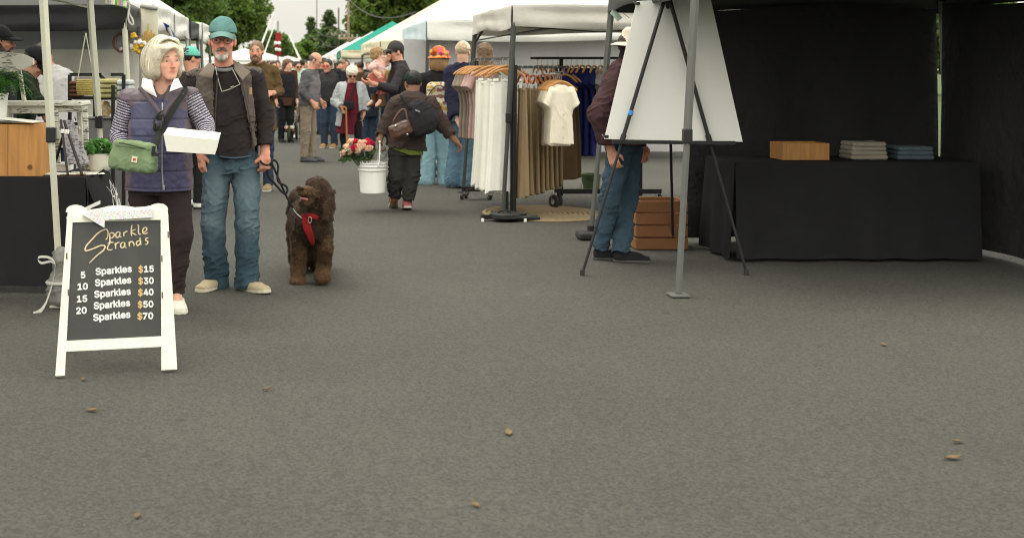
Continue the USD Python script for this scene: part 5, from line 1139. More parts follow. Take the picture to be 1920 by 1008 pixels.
# ------------------------------------------------------------------ the crowd
SK1, SK2, SK3 = (.52, .30, .21), (.46, .235, .16), (.56, .33, .24)
def pose(px, py, H, yaw, over=None, wide=1.0, Y=None):
    Y = GY(py) if Y is None else Y; b = P(px, 0, Y); o = {}
    for k, v in (over or {}).items(): o[k] = P(v[0], v[1], Y + (v[2] if len(v) > 2 else 0))
    J = skeleton(b[0], Y, H, yaw, o, wide)
    return J
SOLE = mat('dark_rubber', (.03, .03, .03), .8); LSOLE = mat('light_rubber', (.5, .48, .42), .8)
BLACKCL, NAVY, KHAKI, GREYJ = cloth('black_cloth', (.014, .014, .016)), cloth('navy_cotton', (.022, .022, .045)), cloth('khaki_twill', (.20, .165, .125)), cloth('slate_grey_knit', (.085, .085, .095))
def crowd():
    # bearded man in a brown overshirt
    J = pose(487, 357, 1.80, -6, dict(head=(481, 97, -.05), neck=(484, 118), shL=(512, 132), elL=(524, 172, .02), wrL=(511, 175, -.22), shR=(458, 132)))
    p = Person('bearded man in a brown corduroy overshirt looking at the camera', J, (-8, 0, 0), 1.05, .010, SK2); p.body(handL=dict(d=(-1, -.3, .1), n=(-.2, .6, -.8), curl=.6))
    p.eyes((.06, .05, .04), (.2, .13, .07)).hair((.17, .105, .055), 'short').beard((.13, .075, .045), True)
    p.top(cloth('brown_corduroy', (.095, .060, .026), na=.2, ns=14), 'overshirt', hem=-.30, hemflare=.01, folds=.014, seed=2); p.legs(DARKDENIM, 'jeans'); SUE = cloth('sand_suede', (.30, .22, .13)); p.shoe('L', SUE, LSOLE, high=.08); p.shoe('R', SUE, LSOLE, high=.08)
    # somebody in a teal and black cap hidden between the couple
    J = pose(362, 390, 1.66, 150, dict(head=(358, 110)))
    p = Person('person in a black and mint cap standing hidden behind the couple', J, (120, -5, 0), 1.0, .012, SK2); p.body().hair((.02, .015, .012), 'short'); p.cap(cloth('mint_mesh', (.12, .45, .36)), cloth('black_brim', (.012, .02, .016)), length=.03)
    p.top(cloth('dark_mauve_knit', (.05, .035, .035)), 'jumper', hem=.02); p.legs(BLACKCL); WS = cloth('white_leather', (.66, .65, .62)); p.shoe('L', WS, SOLE); p.shoe('R', WS, SOLE)
    # grey jacket man, in profile
    J = pose(578, 303, 1.74, 72, dict(head=(592, 114, 0), neck=(583, 132), pelvis=(578, 196), shR=(574, 140, -.14), shL=(590, 140, .16), elR=(566, 172, -.22), wrR=(586, 192, -.20), elL=(590, 172, .22), wrL=(602, 190, .16), knR=(573, 245, -.08), anR=(570, 293, -.08), knL=(584, 245, .08), anL=(584, 293, .06)))
    p = Person('bald man in a grey knit jacket and khaki trousers looking down', J, (72, -22, 0), 1.05, .011, SK2); p.body(handR=dict(d=(.6, 0, -.8), n=(0, 1, 0), curl=.5)).hair((.10, .075, .06), 'fringe')
    p.glasses((.03, .03, .03)); p.top(GREYJ, 'jacket', hem=-.02, folds=.012, seed=6, grow=1.08); p.top(cloth('ash_quilt', (.135, .12, .13)), 'quilted_front', hem=.02, grow=1.1, sl=(), folds=.006, hole=.08, fcut=lambda V: V.cut(J['pelvis'] + J['F'][:, 1] * .03, -J['F'][:, 1], .004)); p.legs(KHAKI, folds=.013); p.shoe('R', GREYJ, SOLE, .30); p.shoe('L', GREYJ, SOLE, .30)
    # man in red sunglasses
    J = pose(617, 277, 1.70, -14, dict(head=(614, 124, -.05), wrL=(630, 195, -.05), wrR=(603, 195)))
    p = Person('man in red lensed sunglasses and a black puffer vest', J, (-22, 0, 0), 1.05, .012, SK2); p.body().hair((.03, .022, .018), 'short', vary=.1)
    p.glasses((.02, .02, .02), mat('red_lens', (.45, .03, .015), .15, na=0, spec=.7), .003); p.top(cloth('charcoal_knit', (.02, .02, .025)), 'jumper', hem=.05); p.top(mat('black_nylon', (.016, .016, .02), .5, bs=30, bd=.01), 'puffer_vest', hem=-.02, grow=1.12, sl=(), folds=.008, hole=.08)
    p.legs(DARKDENIM, 'jeans'); OB = cloth('orange_tan_boot', (.33, .17, .06)); p.shoe('R', OB, LSOLE, .30, high=.08); p.shoe('L', OB, LSOLE, .30, high=.08)
    # woman with the cane
    J = pose(655, 294, 1.56, 0, dict(head=(660, 139, -.12), neck=(659, 156, -.04), pelvis=(656, 222), shR=(640, 163), shL=(677, 163), elR=(629, 190, .02), wrR=(643, 203, -.22), elL=(685, 190), wrL=(682, 213, -.05), hpR=(647, 224), hpL=(667, 224), knR=(644, 258), knL=(672, 258), anR=(645, 287), anL=(676, 287)), wide=1.0)
    p = Person('white haired woman in a grey hoodie and maroon dress leaning on a cane', J, (4, -22, 0), 1.05, .011, SK2, female=True); p.body(handR=dict(d=(.4, -.3, -.8), n=(.2, -.6, -.5), curl=1.1)).hair((.70, .66, .56), 'wavy', seed=7)
    p.glasses((.02, .015, .015), mat('dark_lens', (.02, .012, .012), .12, na=0, spec=.7), .003)
    MAR = cloth('maroon_knit', (.105, .012, .022)); p.top(MAR, 'dress', hem=-.42, grow=1.12, sleeve=(.05, .045, .04), hemflare=.03, folds=.012, seed=4)
    def openf(V): V.loft(P(657, 238, J['base'][1] - .25), P(660, 152, J['base'][1] - .16), (1, 0, 0), [(0, .155, .2, 0), (.6, .115, .2, 0), (1, .06, .2, 0)], .004, pw=6, op='sub')
    p.top(cloth('light_grey_fleece', (.34, .36, .37)), 'hoodie', hem=-.22, grow=1.30, hemflare=.02, sleeve=(.062, .062, .05), folds=.013, fcut=openf, seed=9, hole=.09)
    p.legs(BLACKCL, 'leggings', r=(.085, .062, .048, .042), folds=.004); p.shoe('L', BLACKCL, SOLE, .25); p.shoe('R', BLACKCL, SOLE, .25)
    Yc = J['base'][1]; w = J['wrR']; c = thing('walking_cane', 'brown wooden walking cane held by the white haired woman', 'cane', (P(650, 290, Yc - .32) * [1, 1, 0])); WOOD = mat('cane_wood', (.30, .13, .05), .45, ns=6, stretch=(1, 1, .1))
    tp = P(649, 207, Yc - .36); part('shaft', tube([P(651, 290, Yc - .36) * [1, 1, 0] + [0, 0, .02], tp], .014, 8), WOOD, c, True); part('handle', tube(curve([tp, tp + [0, 0, .03], tp + [-.04, 0, .055], tp + [-.10, 0, .045]], 10), .015, 8), WOOD, c, True); part('ferrule', trimesh.creation.cylinder(.018, .04, sections=10).apply_translation(P(651, 290, Yc - .36) * [1, 1, 0] + [0, 0, .02]), SOLE, c)
    b = thing('shoulder_bag', 'small black shoulder bag worn by the woman with the cane', 'bag', P(655, 195, Yc - .28)); V = Vol(P(654, 198, Yc - .27) - .2, P(654, 198, Yc - .27) + .2, .01); V.rbox(P(654, 198, Yc - .27), (.085, .04, .075), rad=.03); part('pouch', tidy(V.mesh()), BLACKCL, b, True); part('strap', tube(curve([P(657, 190, Yc - .25), P(662, 172, Yc - .22), P(668, 157, Yc - .13)], 10), .012, 6), BLACKCL, b, True)
    # man in a dark cap holding a child
    J = pose(750, 380, 1.82, -62, dict(head=(741, 98, 0), neck=(748, 116), pelvis=(752, 225), shL=(752, 132, -.17), shR=(752, 132, .17), elL=(737, 168, -.36), wrL=(700, 157, -.40), elR=(738, 172, .25), wrR=(705, 150, .12)), Y=15.9)
    p = Person('man in a dark baseball cap and black sweatshirt carrying a small child', J, (-68, -8, 0), 1.08, .011, SK2); p.body(handL=dict(d=(-1, .1, .1), n=(0, .6, .8), curl=.4)).hair((.03, .02, .015), 'short').beard((.05, .03, .02)); p.cap(cloth('dark_cap', (.045, .04, .04)), z=.042, length=.085)
    p.glasses((.02, .02, .02), mat('dark_lens', (.02, .012, .012), .12, na=0, spec=.7), .003); p.top(cloth('black_sweat', (.032, .030, .033), ns=6), 'sweatshirt', hem=-.06, folds=.014, grow=1.08, seed=3); p.legs(BLACKCL); p.shoe('L', BLACKCL, SOLE); p.shoe('R', BLACKCL, SOLE)
    Yk = 15.72; J = skeleton(*P(709, 200, Yk)[:2], .98, 100, {k: P(a, b_, Yk + d) for k, (a, b_, d) in dict(head=(708, 103, 0), neck=(710, 116, 0), pelvis=(708, 150, 0), shR=(703, 121, -.07), shL=(716, 121, .1), elR=(697, 128, -.16), wrR=(706, 138, -.18), elL=(722, 120, .14), wrL=(726, 112, .1), hpR=(706, 153, -.06), hpL=(712, 153, .06), knR=(720, 164, -.12), knL=(722, 164, .1), anR=(717, 186, -.14), anL=(702, 188, .06)).items()}, z0=CAM_H - 75 * Yk / FOCAL_PX)
    J['toR'], J['toL'] = J['anR'] + np.array([-.06, -.05, -.02]), J['anL'] + np.array([-.06, -.05, -.02])
    p = Person('fair haired toddler in a pink top carried by the man in the dark cap', J, (110, -5, 0), .80, .009, SK3, female=True); p.body().hair((.30, .19, .09), 'wavy', seed=3)
    PK = cloth('pale_pink_frill', (.62, .40, .37), na=.15); p.top(PK, 'top', hem=-.42, grow=.62, sleeve=(.07, .07, .06), folds=.018, ff=24, hole=.04, hemflare=.02); p.legs(cloth('coral_leggings', (.42, .13, .10)), 'leggings', r=(.072, .06, .05, .045), hipw=.8, top=.08, folds=.006)
    for q in 'RL': p.shoe(q, cloth('brown_boot', (.09, .05, .03)), SOLE, .17, .036, high=.06, lift=0)
    # person seen from behind with two bags and a bucket
    J = pose(765, 394, 1.50, 180, dict(head=(774, 156, .04), neck=(772, 178), pelvis=(760, 280), shL=(742, 196), shR=(806, 196), elL=(722, 236), wrL=(712, 262, -.02), elR=(832, 236), wrR=(852, 262, -.05), hpL=(746, 284), hpR=(772, 284), knL=(744, 330), knR=(771, 330), anL=(739, 372, .1), anR=(764, 380)))
    p = Person('person seen from behind in a brown hooded jacket carrying a bucket', J, (195, -12, 0), 1.05, .009, (.22, .11, .07)); p.body(handL=dict(d=(0, .1, -1), n=(1, 0, 0), curl=1.0), handR=dict(d=(.7, .2, -.7), n=(-.6, 0, -.6), curl=.7))
    p.hair((.012, .012, .012), 'short'); p.cap(cloth('bottle_green_cap', (.010, .024, .018)), z=.03)
    BJ = cloth('brown_softshell', (.050, .036, .032), na=.14, ns=5)
    def hood(V): n0 = J['neck']; V.ell(n0 + [0, -.06, -.03], (.135, .085, .085), k=.04); V.ell(n0 + [0, -.11, -.10], (.10, .05, .08), k=.04)
    p.top(BJ, 'hooded_jacket', hem=.02, grow=1.08, hemflare=.02, sleeve=(.076, .066, .056), folds=.014, extra=hood, seed=12, hole=.085)
    V = p.vol(['pelvis', 'hpR', 'hpL'], .25); V.loft(J['pelvis'] - [0, 0, .05], J['pelvis'] + [0, 0, .12], (1, 0, 0), [(0, .185, .145, 0), (1, .17, .13, 0)], .01); V.cut(J['pelvis'] + [-.05, 0, -.02], (-.35, 0, -1), .004); part('shirt_tail', creases(tidy(V.mesh()), .01, 9), cloth('olive_green_shirt', (.13, .17, .04)), p.path, True)
    p.legs(cloth('charcoal_work_trousers', (.035, .035, .033), na=.2), folds=.018, r=(.100, .082, .074, .064), seed=3, hipw=.98, length=.82); RED = cloth('red_canvas', (.42, .13, .13), na=.2); p.shoe('L', RED, LSOLE, .27, high=.05, rise=34); p.shoe('R', RED, LSOLE, .27, high=.05, rise=8)
    Yp = J['base'][1]
    b = thing('sling_backpack', 'round black sling backpack on the back of the hooded person', 'backpack', P(785, 225, Yp - .25)); c = P(784, 222, Yp - .22); V = Vol(c - .3, c + .3, .009); V.ell(c, (.16, .10, .19), frame(0, 0, 20) @ np.diag([-1, -1, 1.]), .02); V.ell(c + [.10, -.02, -.03], (.10, .08, .12), k=.05); V.warp(.012, 12, 4); part('pack', creases(tidy(V.mesh()), .012, 9), cloth('black_pack', (.022, .021, .024)), b, True)
    part('strap', tube(curve([P(770, 205, Yp - .28), P(760, 190, Yp - .22), P(752, 180, Yp - .13)], 8), .016, 6), BLACKCL, b, True); part('logo_tag', box(P(783, 208, Yp - .335), (.05, .006, .012), frame(0, 0, 25)), GREY, b)
    for x, y in ((806, 231), (798, 238)): part('rivet', trimesh.creation.icosphere(1, .008).apply_translation(P(x, y, Yp - .30)), mat('steel', (.6, .6, .58), .25, metal=1, na=0), b)
    b = thing('leather_handbag', 'brown leather handbag hung over the back of the hooded person', 'handbag', P(750, 245, Yp - .3)); c = P(751, 243, Yp - .27); R = frame(0, 0, -22) @ np.diag([-1, -1, 1.]); V = Vol(c - .25, c + .25, .008); V.rbox(c, (.115, .055, .075), R, .03); V.rbox(c + R @ (0, -.02, -.01), (.08, .05, .045), R, .02, .02); part('bag_body', creases(tidy(V.mesh()), .008, 10), mat('brown_leather', (.065, .028, .020), .4, ns=10, na=.2, bs=60, bd=.004, spec=.5), b, True)
    part('strap', tube(curve([P(738, 232, Yp - .27), P(746, 214, Yp - .27), P(757, 205, Yp - .27), P(764, 226, Yp - .3), P(768, 236, Yp - .28)], 14), .012, 6), mat('brown_leather', (.05, .02, .015)), b, True)
    for x, y in ((742, 236), (764, 252)): part('rivet', trimesh.creation.icosphere(1, .012).apply_translation(P(x, y, Yp - .345)), mat('steel', (.6, .6, .58), .25, metal=1, na=0), b)
    # bucket and roses
    Yb = 12.62; c = P(699, 362, Yb); s = Yb / FOCAL_PX; b = thing('white_bucket', 'white plastic bucket with ribbed rim carried by the hooded person', 'bucket', c); WP = mat('white_plastic', (.80, .80, .77), .35, ns=4, na=.03, spec=.5)
    r0, r1, h = 23.5 * s, 27 * s, 58 * s; pr = [(0.001, 0), (r0 - .01, 0), (r0, .01)]
    pr += [(r0 + (r1 - r0) * .72, h * .74), (r1 + .004, h * .75), (r1 + .004, h * .775), (r1 - .006, h * .78), (r1 - .004, h * .86), (r1 + .005, h * .865), (r1 + .005, h * .885), (r1 - .004, h * .89), (r1 - .003, h * .96), (r1 + .004, h * .965), (r1 + .004, h), (r1 - .012, h), (r1 - .016, h * .9), (r0 - .01, .03), (.001, .03)]
    part('pail', lathe(pr, 40, c), WP, b, smooth=35); hd = P(712, 266, Yb); part('handle', tube(curve([c + [r1 * .3, -r1, h * .88], c + [r1 * .45, -r1 * .75, h + .10], hd, c + [r1 * .45, r1 * .75, h + .10], c + [r1 * .3, r1, h * .88]], 24), .006, 6), WP, b, True); part('grip', tube([hd - [0, .05, 0], hd + [0, .05, 0]], .013, 8), WP, b, True)
    g = thing('rose_bouquet', 'bunch of red and blush roses standing in the white bucket', 'bouquet', P(675, 300, Yb)); rg = np.random.default_rng(3)
    ROSER, ROSEB = mat('red_rose', (.58, .015, .06), .7, na=.15, trans=.2), mat('blush_rose', (.82, .60, .45), .7, na=.12, trans=.25); RL = mat('rose_leaf', (.035, .075, .018), .5, na=.25, spec=.4)
    def rose(c_, r, d_):
        ms = []
        for k in range(14):
            a = k * 2.4; t = k / 13; rr = r * (.25 + .75 * t); tilt = .15 + .75 * t
            def fn(u, v, a=a, rr=rr, tilt=tilt):
                th = a + (u - .5) * 2.2; R_ = rr * (np.sin(v * 1.7) * .75 + .25) * (1 + .12 * v * v * np.cos((u - .5) * 6)) ; z = r * (1.25 * v * (1.15 - .45 * t) - .5)
                return np.stack([R_ * np.cos(th), R_ * np.sin(th), z + 0 * th], -1)
            ms.append(sheet(fn, 6, 5, .002))
        m = cat_mesh(ms); z = unit(d_); x_ = unit(np.cross(z, (0, 1, .1))); M = np.eye(4); M[:3, :3] = np.stack([x_, np.cross(z, x_), z], 1); M[:3, 3] = c_; m.apply_transform(M); return m
    for (x, y, red, dy) in ((650, 277, 0, 0), (658, 267, 0, .04), (672, 283, 0, -.11), (664, 279, 1, -.09), (665, 267, 1, .06), (646, 287, 0, -.05), (658, 285, 0, -.08), (669, 277, 0, -.06), (679, 277, 0, -.07), (684, 269, 0, .03), (690, 266, 1, .05), (695, 271, 1, -.02), (692, 280, 0, -.09), (675, 269, 0, .08), (686, 275, 1, -.03)):
        p_ = P(x, y, Yb + dy); part('rose', rose(p_, .047, (p_ - P(695, 310, Yb)) + [0, -.05, .05]), ROSER if red else ROSEB, g, True)
    ms = []
    for k in range(110):
        p_ = P(rg.uniform(640, 702), rg.uniform(283, 301), Yb + rg.uniform(-.12, .1)); p_[2] += rg.uniform(-.02, .03); a = unit(rg.normal(size=3) + [-.3, -.3, -.1]); bb = unit(np.cross(a, rg.normal(size=3))); L = rg.uniform(.03, .055)
        V_ = np.array([p_ - a * L, p_ + bb * L * .45 + [0, 0, .006], p_ + a * L, p_ - bb * L * .45 + [0, 0, .006]]); ms.append(trimesh.Trimesh(V_, [(0, 1, 2), (0, 2, 3)], process=False))
    part('foliage', cat_mesh(ms), RL, g, kind='stuff'); part('stems', cat_mesh([tube([P(rg.uniform(650, 695), 288, Yb + rg.uniform(-.1, .1)), P(697 + rg.uniform(-6, 6), 345, Yb + rg.uniform(-.08, .08))], .004, 5) for _ in range(10)]), RL, g)
    pb = thing('plastic_bag', 'crumpled pale plastic bag in the hand holding the bucket', 'bag', P(716, 290, Yb + .05)); V = Vol(P(717, 284, Yb + .1) - .2, P(717, 284, Yb + .1) + .2, .008); V.ell(P(718, 288, Yb + .1), (.04, .05, .08), k=.02); V.ell(P(714, 272, Yb + .1), (.025, .03, .04), k=.03); V.warp(.02, 30, 2); part('film', creases(tidy(V.mesh(), 1), .02, 20), mat('white_film', (.6, .62, .6), .3, na=.05, trans=.4), pb, True)
    # woman in the flower hat
    J = pose(816, 345, 1.64, 175, dict(head=(824, 116), neck=(820, 134), knL=(806, 290), anL=(799, 336), knR=(832, 290), anR=(836, 336)))
    p = Person('person from behind in a colourful flower hat and pale blue flared jeans', J, (150, 0, 0), 1.05, .011, SK3, female=True); p.body().hair((.22, .13, .06), 'bob'); p.top(BLACKCL, 'jumper', hem=.08)
    p.legs(cloth('pale_blue_denim', (.22, .36, .42), na=.15), 'flared_jeans', r=(.10, .085, .092, .115), folds=.01, ankle=.02); p.shoe('L', cloth('brown_boot', (.09, .05, .03)), SOLE); p.shoe('R', cloth('brown_boot', (.09, .05, .03)), SOLE)
    h = thing('flower_hat', 'orange, pink and yellow flower covered hat on the person in pale jeans', 'hat', J['head'] + [0, 0, .1]); c = J['head'] + [0, 0, .085]; HM = mat('painted_felt', tint=True, rough=.9, na=.1)
    m = lathe([(.001, .115), (.06, .11), (.088, .08), (.093, .01), (.12, -.005), (.155, -.035), (.15, -.042), (.11, -.015), (.085, -.005)], 36, c); m = ruffle(m, .02, 14, 3); v = np.asarray(m.vertices) - c; k = meshkit.noise(v * 16, 4); pal = np.array([(.55, .36, .10), (.48, .07, .02), (.52, .14, .02), (.60, .12, .22), (.62, .50, .22)]); T = pal[np.clip((k * 5).astype(int), 0, 4)]; part('felt', m, HM, h, True, T)
    for i in range(8): a = i * .8; part('flower', rose(c + [.10 * math.cos(a), .10 * math.sin(a), .02 + .02 * math.sin(i * 5)], .036, (math.cos(a), math.sin(a), .4)), mat('felt_flower_%d' % (i % 3), [(.62, .10, .24), (.62, .42, .10), (.50, .10, .03)][i % 3], .9), h, True)
    b = thing('floral_backpack', 'cream backpack with gold flower print under the flower hat', 'backpack', P(820, 185, J['base'][1] - .2)); c = P(822, 190, J['base'][1] - .2); V = Vol(c - .35, c + .35, .01); V.rbox(c, (.15, .08, .24), rad=.07); V.rbox(c + [0, -.06, -.09], (.12, .05, .11), rad=.04, k=.02); m = tidy(V.mesh()); v = np.asarray(m.vertices) * 1.0; k = meshkit.noise(v * 26, 3)[:, None]; T = np.where(k > .62, np.array((.45, .30, .06)), np.where(k < .33, np.array((.22, .10, .09)), np.array((.58, .52, .40)))); part('pack', m, HM, b, True, T); part('zip', tube(curve([c + [-.13, -.085, .08], c + [0, -.10, .20], c + [.13, -.085, .08]], 10), .006, 5), BLACKCL, b, True)
    # navy top and cream cap
    J = pose(868, 352, 1.74, 150, dict(head=(868, 98), neck=(868, 120), shL=(846, 138), shR=(892, 138, .1), elL=(850, 185), wrL=(858, 225, -.1)), wide=1.0)
    p = Person('person from behind in a cream cap, navy shirt and blue jeans', J, (160, -10, 0), 1.05, .011, SK3, female=True); p.body().hair((.45, .33, .22), 'short'); p.cap(cloth('cream_cap', (.62, .57, .43)), z=.03)
    p.top(NAVY, 'shirt', hem=-.35, grow=1.12, hemflare=.03, folds=.016, sleeve=(.09, .085, .07)); p.legs(cloth('mid_blue_denim', (.085, .15, .21), na=.2), 'wide_jeans', r=(.11, .10, .11, .125), ankle=.0, folds=.012); p.shoe('L', cloth('silver_leather', (.4, .4, .38)), LSOLE); p.shoe('R', cloth('silver_leather', (.4, .4, .38)), LSOLE)
    # person behind the rack
    J = pose(908, 340, 1.72, 190, dict(head=(908, 100)), Y=16.2)
    p = Person('person with long brown hair and a dark knit hat behind the clothes rack', J, (190, -8, 0), 1.1, .012, SK3, female=True); p.body().hair((.14, .085, .05), 'long'); p.cap(cloth('dark_wool', (.05, .05, .055)), z=.03, length=.03); p.top(cloth('sea_green_print', (.20, .28, .25), na=.4, ns=50), 'shirt', hem=.0); p.legs(DARKDENIM, 'jeans'); p.shoe('L', BLACKCL, SOLE); p.shoe('R', BLACKCL, SOLE)
    # man behind the easel
    J = pose(1164, 487, 1.80, 78, dict(head=(1188, 92, 0), neck=(1178, 116), pelvis=(1168, 268), shR=(1160, 142, -.17), shL=(1180, 142, .17), elR=(1124, 216, -.28), wrR=(1146, 282, -.24), elL=(1185, 216, .24), wrL=(1200, 270, .2), hpR=(1164, 278, -.08), hpL=(1180, 278, .08), knR=(1144, 372, -.08), anR=(1126, 460, .02), knL=(1176, 372, .06), anL=(1163, 470, -.10)))
    p = Person('man in a maroon jacket, jeans and black trainers standing behind the white board', J, (78, -6, 0), 1.06, .008, SK2); p.body(handR=dict(d=(.25, -.1, -1), n=(.6, .8, 0), curl=.55)).hair((.03, .02, .018), 'short')
    MJ = cloth('maroon_softshell', (.052, .027, .029), na=.12, ns=5); p.top(MJ, 'jacket', hem=-.02, grow=1.16, sleeve=(.085, .075, .062), folds=.016, seed=8, hole=.075, hemflare=.01); V = p.headvol(.3); V.cone(J['neck'] - [0, 0, .05], J['neck'] + [.01, 0, .05], .095, .078, .01); V.cone(J['neck'], J['neck'] + [.02, 0, .2], .06, .07, .01, 'sub'); part('knit_collar', tidy(V.mesh(), 2), cloth('black_rib', (.018, .016, .018)), p.path, True)
    p.legs(cloth('jeans_right_man', (.036, .062, .088), na=.25), 'jeans', folds=.016, ankle=.0, seed=6); p.shoe('R', BLACKCL, mat('grey_rubber', (.06, .06, .06), .8), .30); p.shoe('L', BLACKCL, mat('grey_rubber', (.06, .06, .06), .8), .30)
    h = thing('straw_hat', 'cream woven sun hat on the man behind the white board', 'hat', p.hp(0, 0, .05)); m = lathe([(.001, .12), (.06, .115), (.09, .08), (.095, .0), (.13, -.012), (.165, -.03), (.164, -.036), (.12, -.018), (.088, -.006)], 36); M = np.eye(4); M[:3, :3] = p.HF; M[:3, 3] = p.hp(0, -.01, .045); m.apply_transform(M); part('crown_and_brim', ruffle(m, .004, 40), cloth('cream_straw', (.58, .50, .42), bs=140), h, True)
    # left stall people
    J = pose(-2, 0, 1.76, 88, dict(head=(2, 78), neck=(-6, 104)), Y=10.3)
    p = Person('bearded man in a black cap at the edge of the left stall', J, (92, -4, 0), 1.05, .010, (.30, .15, .10)); p.body().beard((.03, .02, .02), True).hair((.02, .015, .012), 'short'); p.cap(cloth('black_cap', (.008, .008, .010)), length=.09, z=.035); p.top(BLACKCL, 'shirt', hem=.0); p.legs(BLACKCL)
    for q in 'RL': p.shoe(q, BLACKCL, SOLE)
    J = pose(38, 0, 1.72, 95, dict(head=(66, 118, -.02), neck=(50, 138), pelvis=(30, 235), shR=(45, 150, -.17), shL=(52, 150, .16), elR=(66, 190, -.22), wrR=(88, 222, -.15), elL=(70, 190, .2), wrL=(90, 215, .15)), Y=10.9)
    p = Person('bending person in a black hat and dark green jacket behind the newspaper chair', J, (100, -40, 0), 1.1, .010, (.40, .21, .15)); p.body().hair((.012, .01, .01), 'short'); p.cap(cloth('black_hat', (.007, .007, .009)), dome=(.098, .118, .10), length=.05, dip=.02); p.top(cloth('bottle_green_jacket', (.016, .024, .012), na=.2), 'jacket', hem=-.1, grow=1.1, folds=.014); p.legs(BLACKCL)
    for q in 'RL': p.shoe(q, BLACKCL, SOLE)
    J = pose(108, 0, 1.74, 170, dict(head=(80, 106), neck=(94, 128), elR=(122, 180), wrR=(118, 215), shR=(122, 145), shL=(84, 145), elL=(80, 185)), Y=11.9)
    p = Person('person from behind in a loose white shirt under the black tent', J, (200, -20, 0), 1.05, .011, SK2); p.body().hair((.05, .035, .025), 'short'); p.top(cloth('white_shirt', (.42, .41, .41), na=.05), 'shirt', hem=-.3, grow=1.1, folds=.018, sleeve=(.075, .07, .055)); p.legs(DARKDENIM)
    for q in 'RL': p.shoe(q, BLACKCL, SOLE)
    # far passers-by
    J = pose(536, 268, 1.66, 15, dict(head=(540, 123)), Y=24.2)
    p = Person('woman with long brown hair and a black top pushing the stroller', J, (35, -5, 0), 1.05, .013, SK3, female=True); p.body().hair((.11, .055, .03), 'long'); p.top(cloth('rust_cardigan', (.06, .03, .02)), 'cardigan', hem=-.2, grow=1.05); p.top(BLACKCL, 'front', hem=.1, grow=1.12, sl=(), hole=.10); p.legs(BLACKCL)
    for q in 'RL': p.shoe(q, BLACKCL, SOLE)
    J = pose(559, 264, 1.70, 20, dict(head=(557, 126)), Y=25.5)
    p = Person('man in dark sunglasses and a pale mint shirt far down the street', J, (30, 0, 0), 1.05, .013, SK2); p.body().hair((.03, .02, .015), 'short').glasses((.01, .01, .01), mat('dark_lens', (.02, .012, .012), .12, na=0, spec=.7), .003); p.top(cloth('mint_shirt', (.40, .52, .44)), 'shirt', hem=-.05, cuffs=False); p.legs(KHAKI)
    for q in 'RL': p.shoe(q, LSOLE, SOLE)
    lab = [(636, 138, 30, 'dark haired person in black behind the woman with the cane', (.016, .016, .02), (.02, .014, .012), 1.62, 20), (690, 190, 22, 'person in a navy coat half hidden beside the woman with the cane', (.016, .02, .028), (.03, .02, .015), 1.35, 200),
           (520, 122, 34, 'far person in a dark blue coat beside the red banner', (.03, .04, .07), (.05, .03, .02), 1.66, 10), (600, 128, 34, 'far person in a pale blue shirt behind the bald man', (.25, .35, .45), (.06, .04, .03), 1.6, -10), (572, 118, 38, 'far person in a rust coat beyond the mint shirt', (.2, .07, .03), (.03, .02, .02), 1.7, 0), (503, 116, 42, 'far person in grey left of the red banner', (.16, .16, .16), (.04, .03, .02), 1.7, 30)]
    lab += [(648, 118, 36, 'far person in dark green between the bald man and the white haired woman', (.03, .05, .03), (.03, .02, .02), 1.7, 15), (690, 118, 40, 'far person in red under the teal tent', (.28, .02, .03), (.1, .07, .05), 1.66, 0), (668, 120, 46, 'far person in white under the small white tents', (.5, .5, .48), (.02, .02, .02), 1.65, 0), (584, 117, 48, 'far person in blue denim at the end of the crowd', (.05, .08, .13), (.08, .05, .03), 1.72, 10),
            (606, 122, 27, 'person in a dark grey jacket just behind the red sunglasses', (.05, .05, .055), (.03, .02, .015), 1.68, 30), (642, 119, 31, 'person in faded blue behind the dark haired person in black', (.10, .14, .2), (.2, .12, .06), 1.66, -20), (676, 124, 29, 'person in brown between the white haired woman and the toddler', (.09, .055, .03), (.05, .03, .02), 1.6, 190), (714, 120, 30, 'person in mustard behind the toddler', (.3, .2, .04), (.02, .015, .01), 1.66, 10),
            (530, 118, 52, 'far person in cream beyond the woman with long hair', (.45, .4, .3), (.05, .03, .02), 1.7, 0), (547, 117, 46, 'far person in black beyond the man with the mint shirt', (.015, .015, .015), (.02, .015, .01), 1.74, 180), (512, 120, 30, 'person in dark red behind the shoulder of the bearded man', (.12, .02, .02), (.04, .02, .015), 1.62, 20), (566, 118, 33, 'person in olive behind the back of the bald man', (.07, .07, .03), (.02, .015, .01), 1.68, 160), (702, 122, 26, 'person in black at the side of the teal tent', (.015, .015, .018), (.02, .015, .01), 1.6, 200)]
    for px, py, Y, l, c, hc, H, yaw in lab:
        p = Person(l, pose(px, 0, H, yaw, Y=Y), (yaw, -4, 0), 1.05, .018, SK2); p.body().hair(hc, 'short'); p.top(cloth('coat_%d' % px, c), 'coat', hem=-.2, folds=.01); p.legs(DARKDENIM)
        for q in 'RL': p.shoe(q, BLACKCL, SOLE)
    # stroller with a child
    Y = 24.6; s = thing('stroller', 'black three wheeled stroller with a child in it', 'stroller', P(538, 265, Y) * [1, 1, 0]); f = lambda x, y, d=0.: P(x, y, Y + d); BP = mat('black_plastic', (.015, .015, .016), .35, na=0)
    for x, y, d, nm in ((542, 254, -.45, 0), (526, 252, .25, 1), (556, 252, .25, 2)):
        c = f(x, y, d); c[2] = .16; w = thing_wheel(c); part('wheel', w, SOLE, s, True)
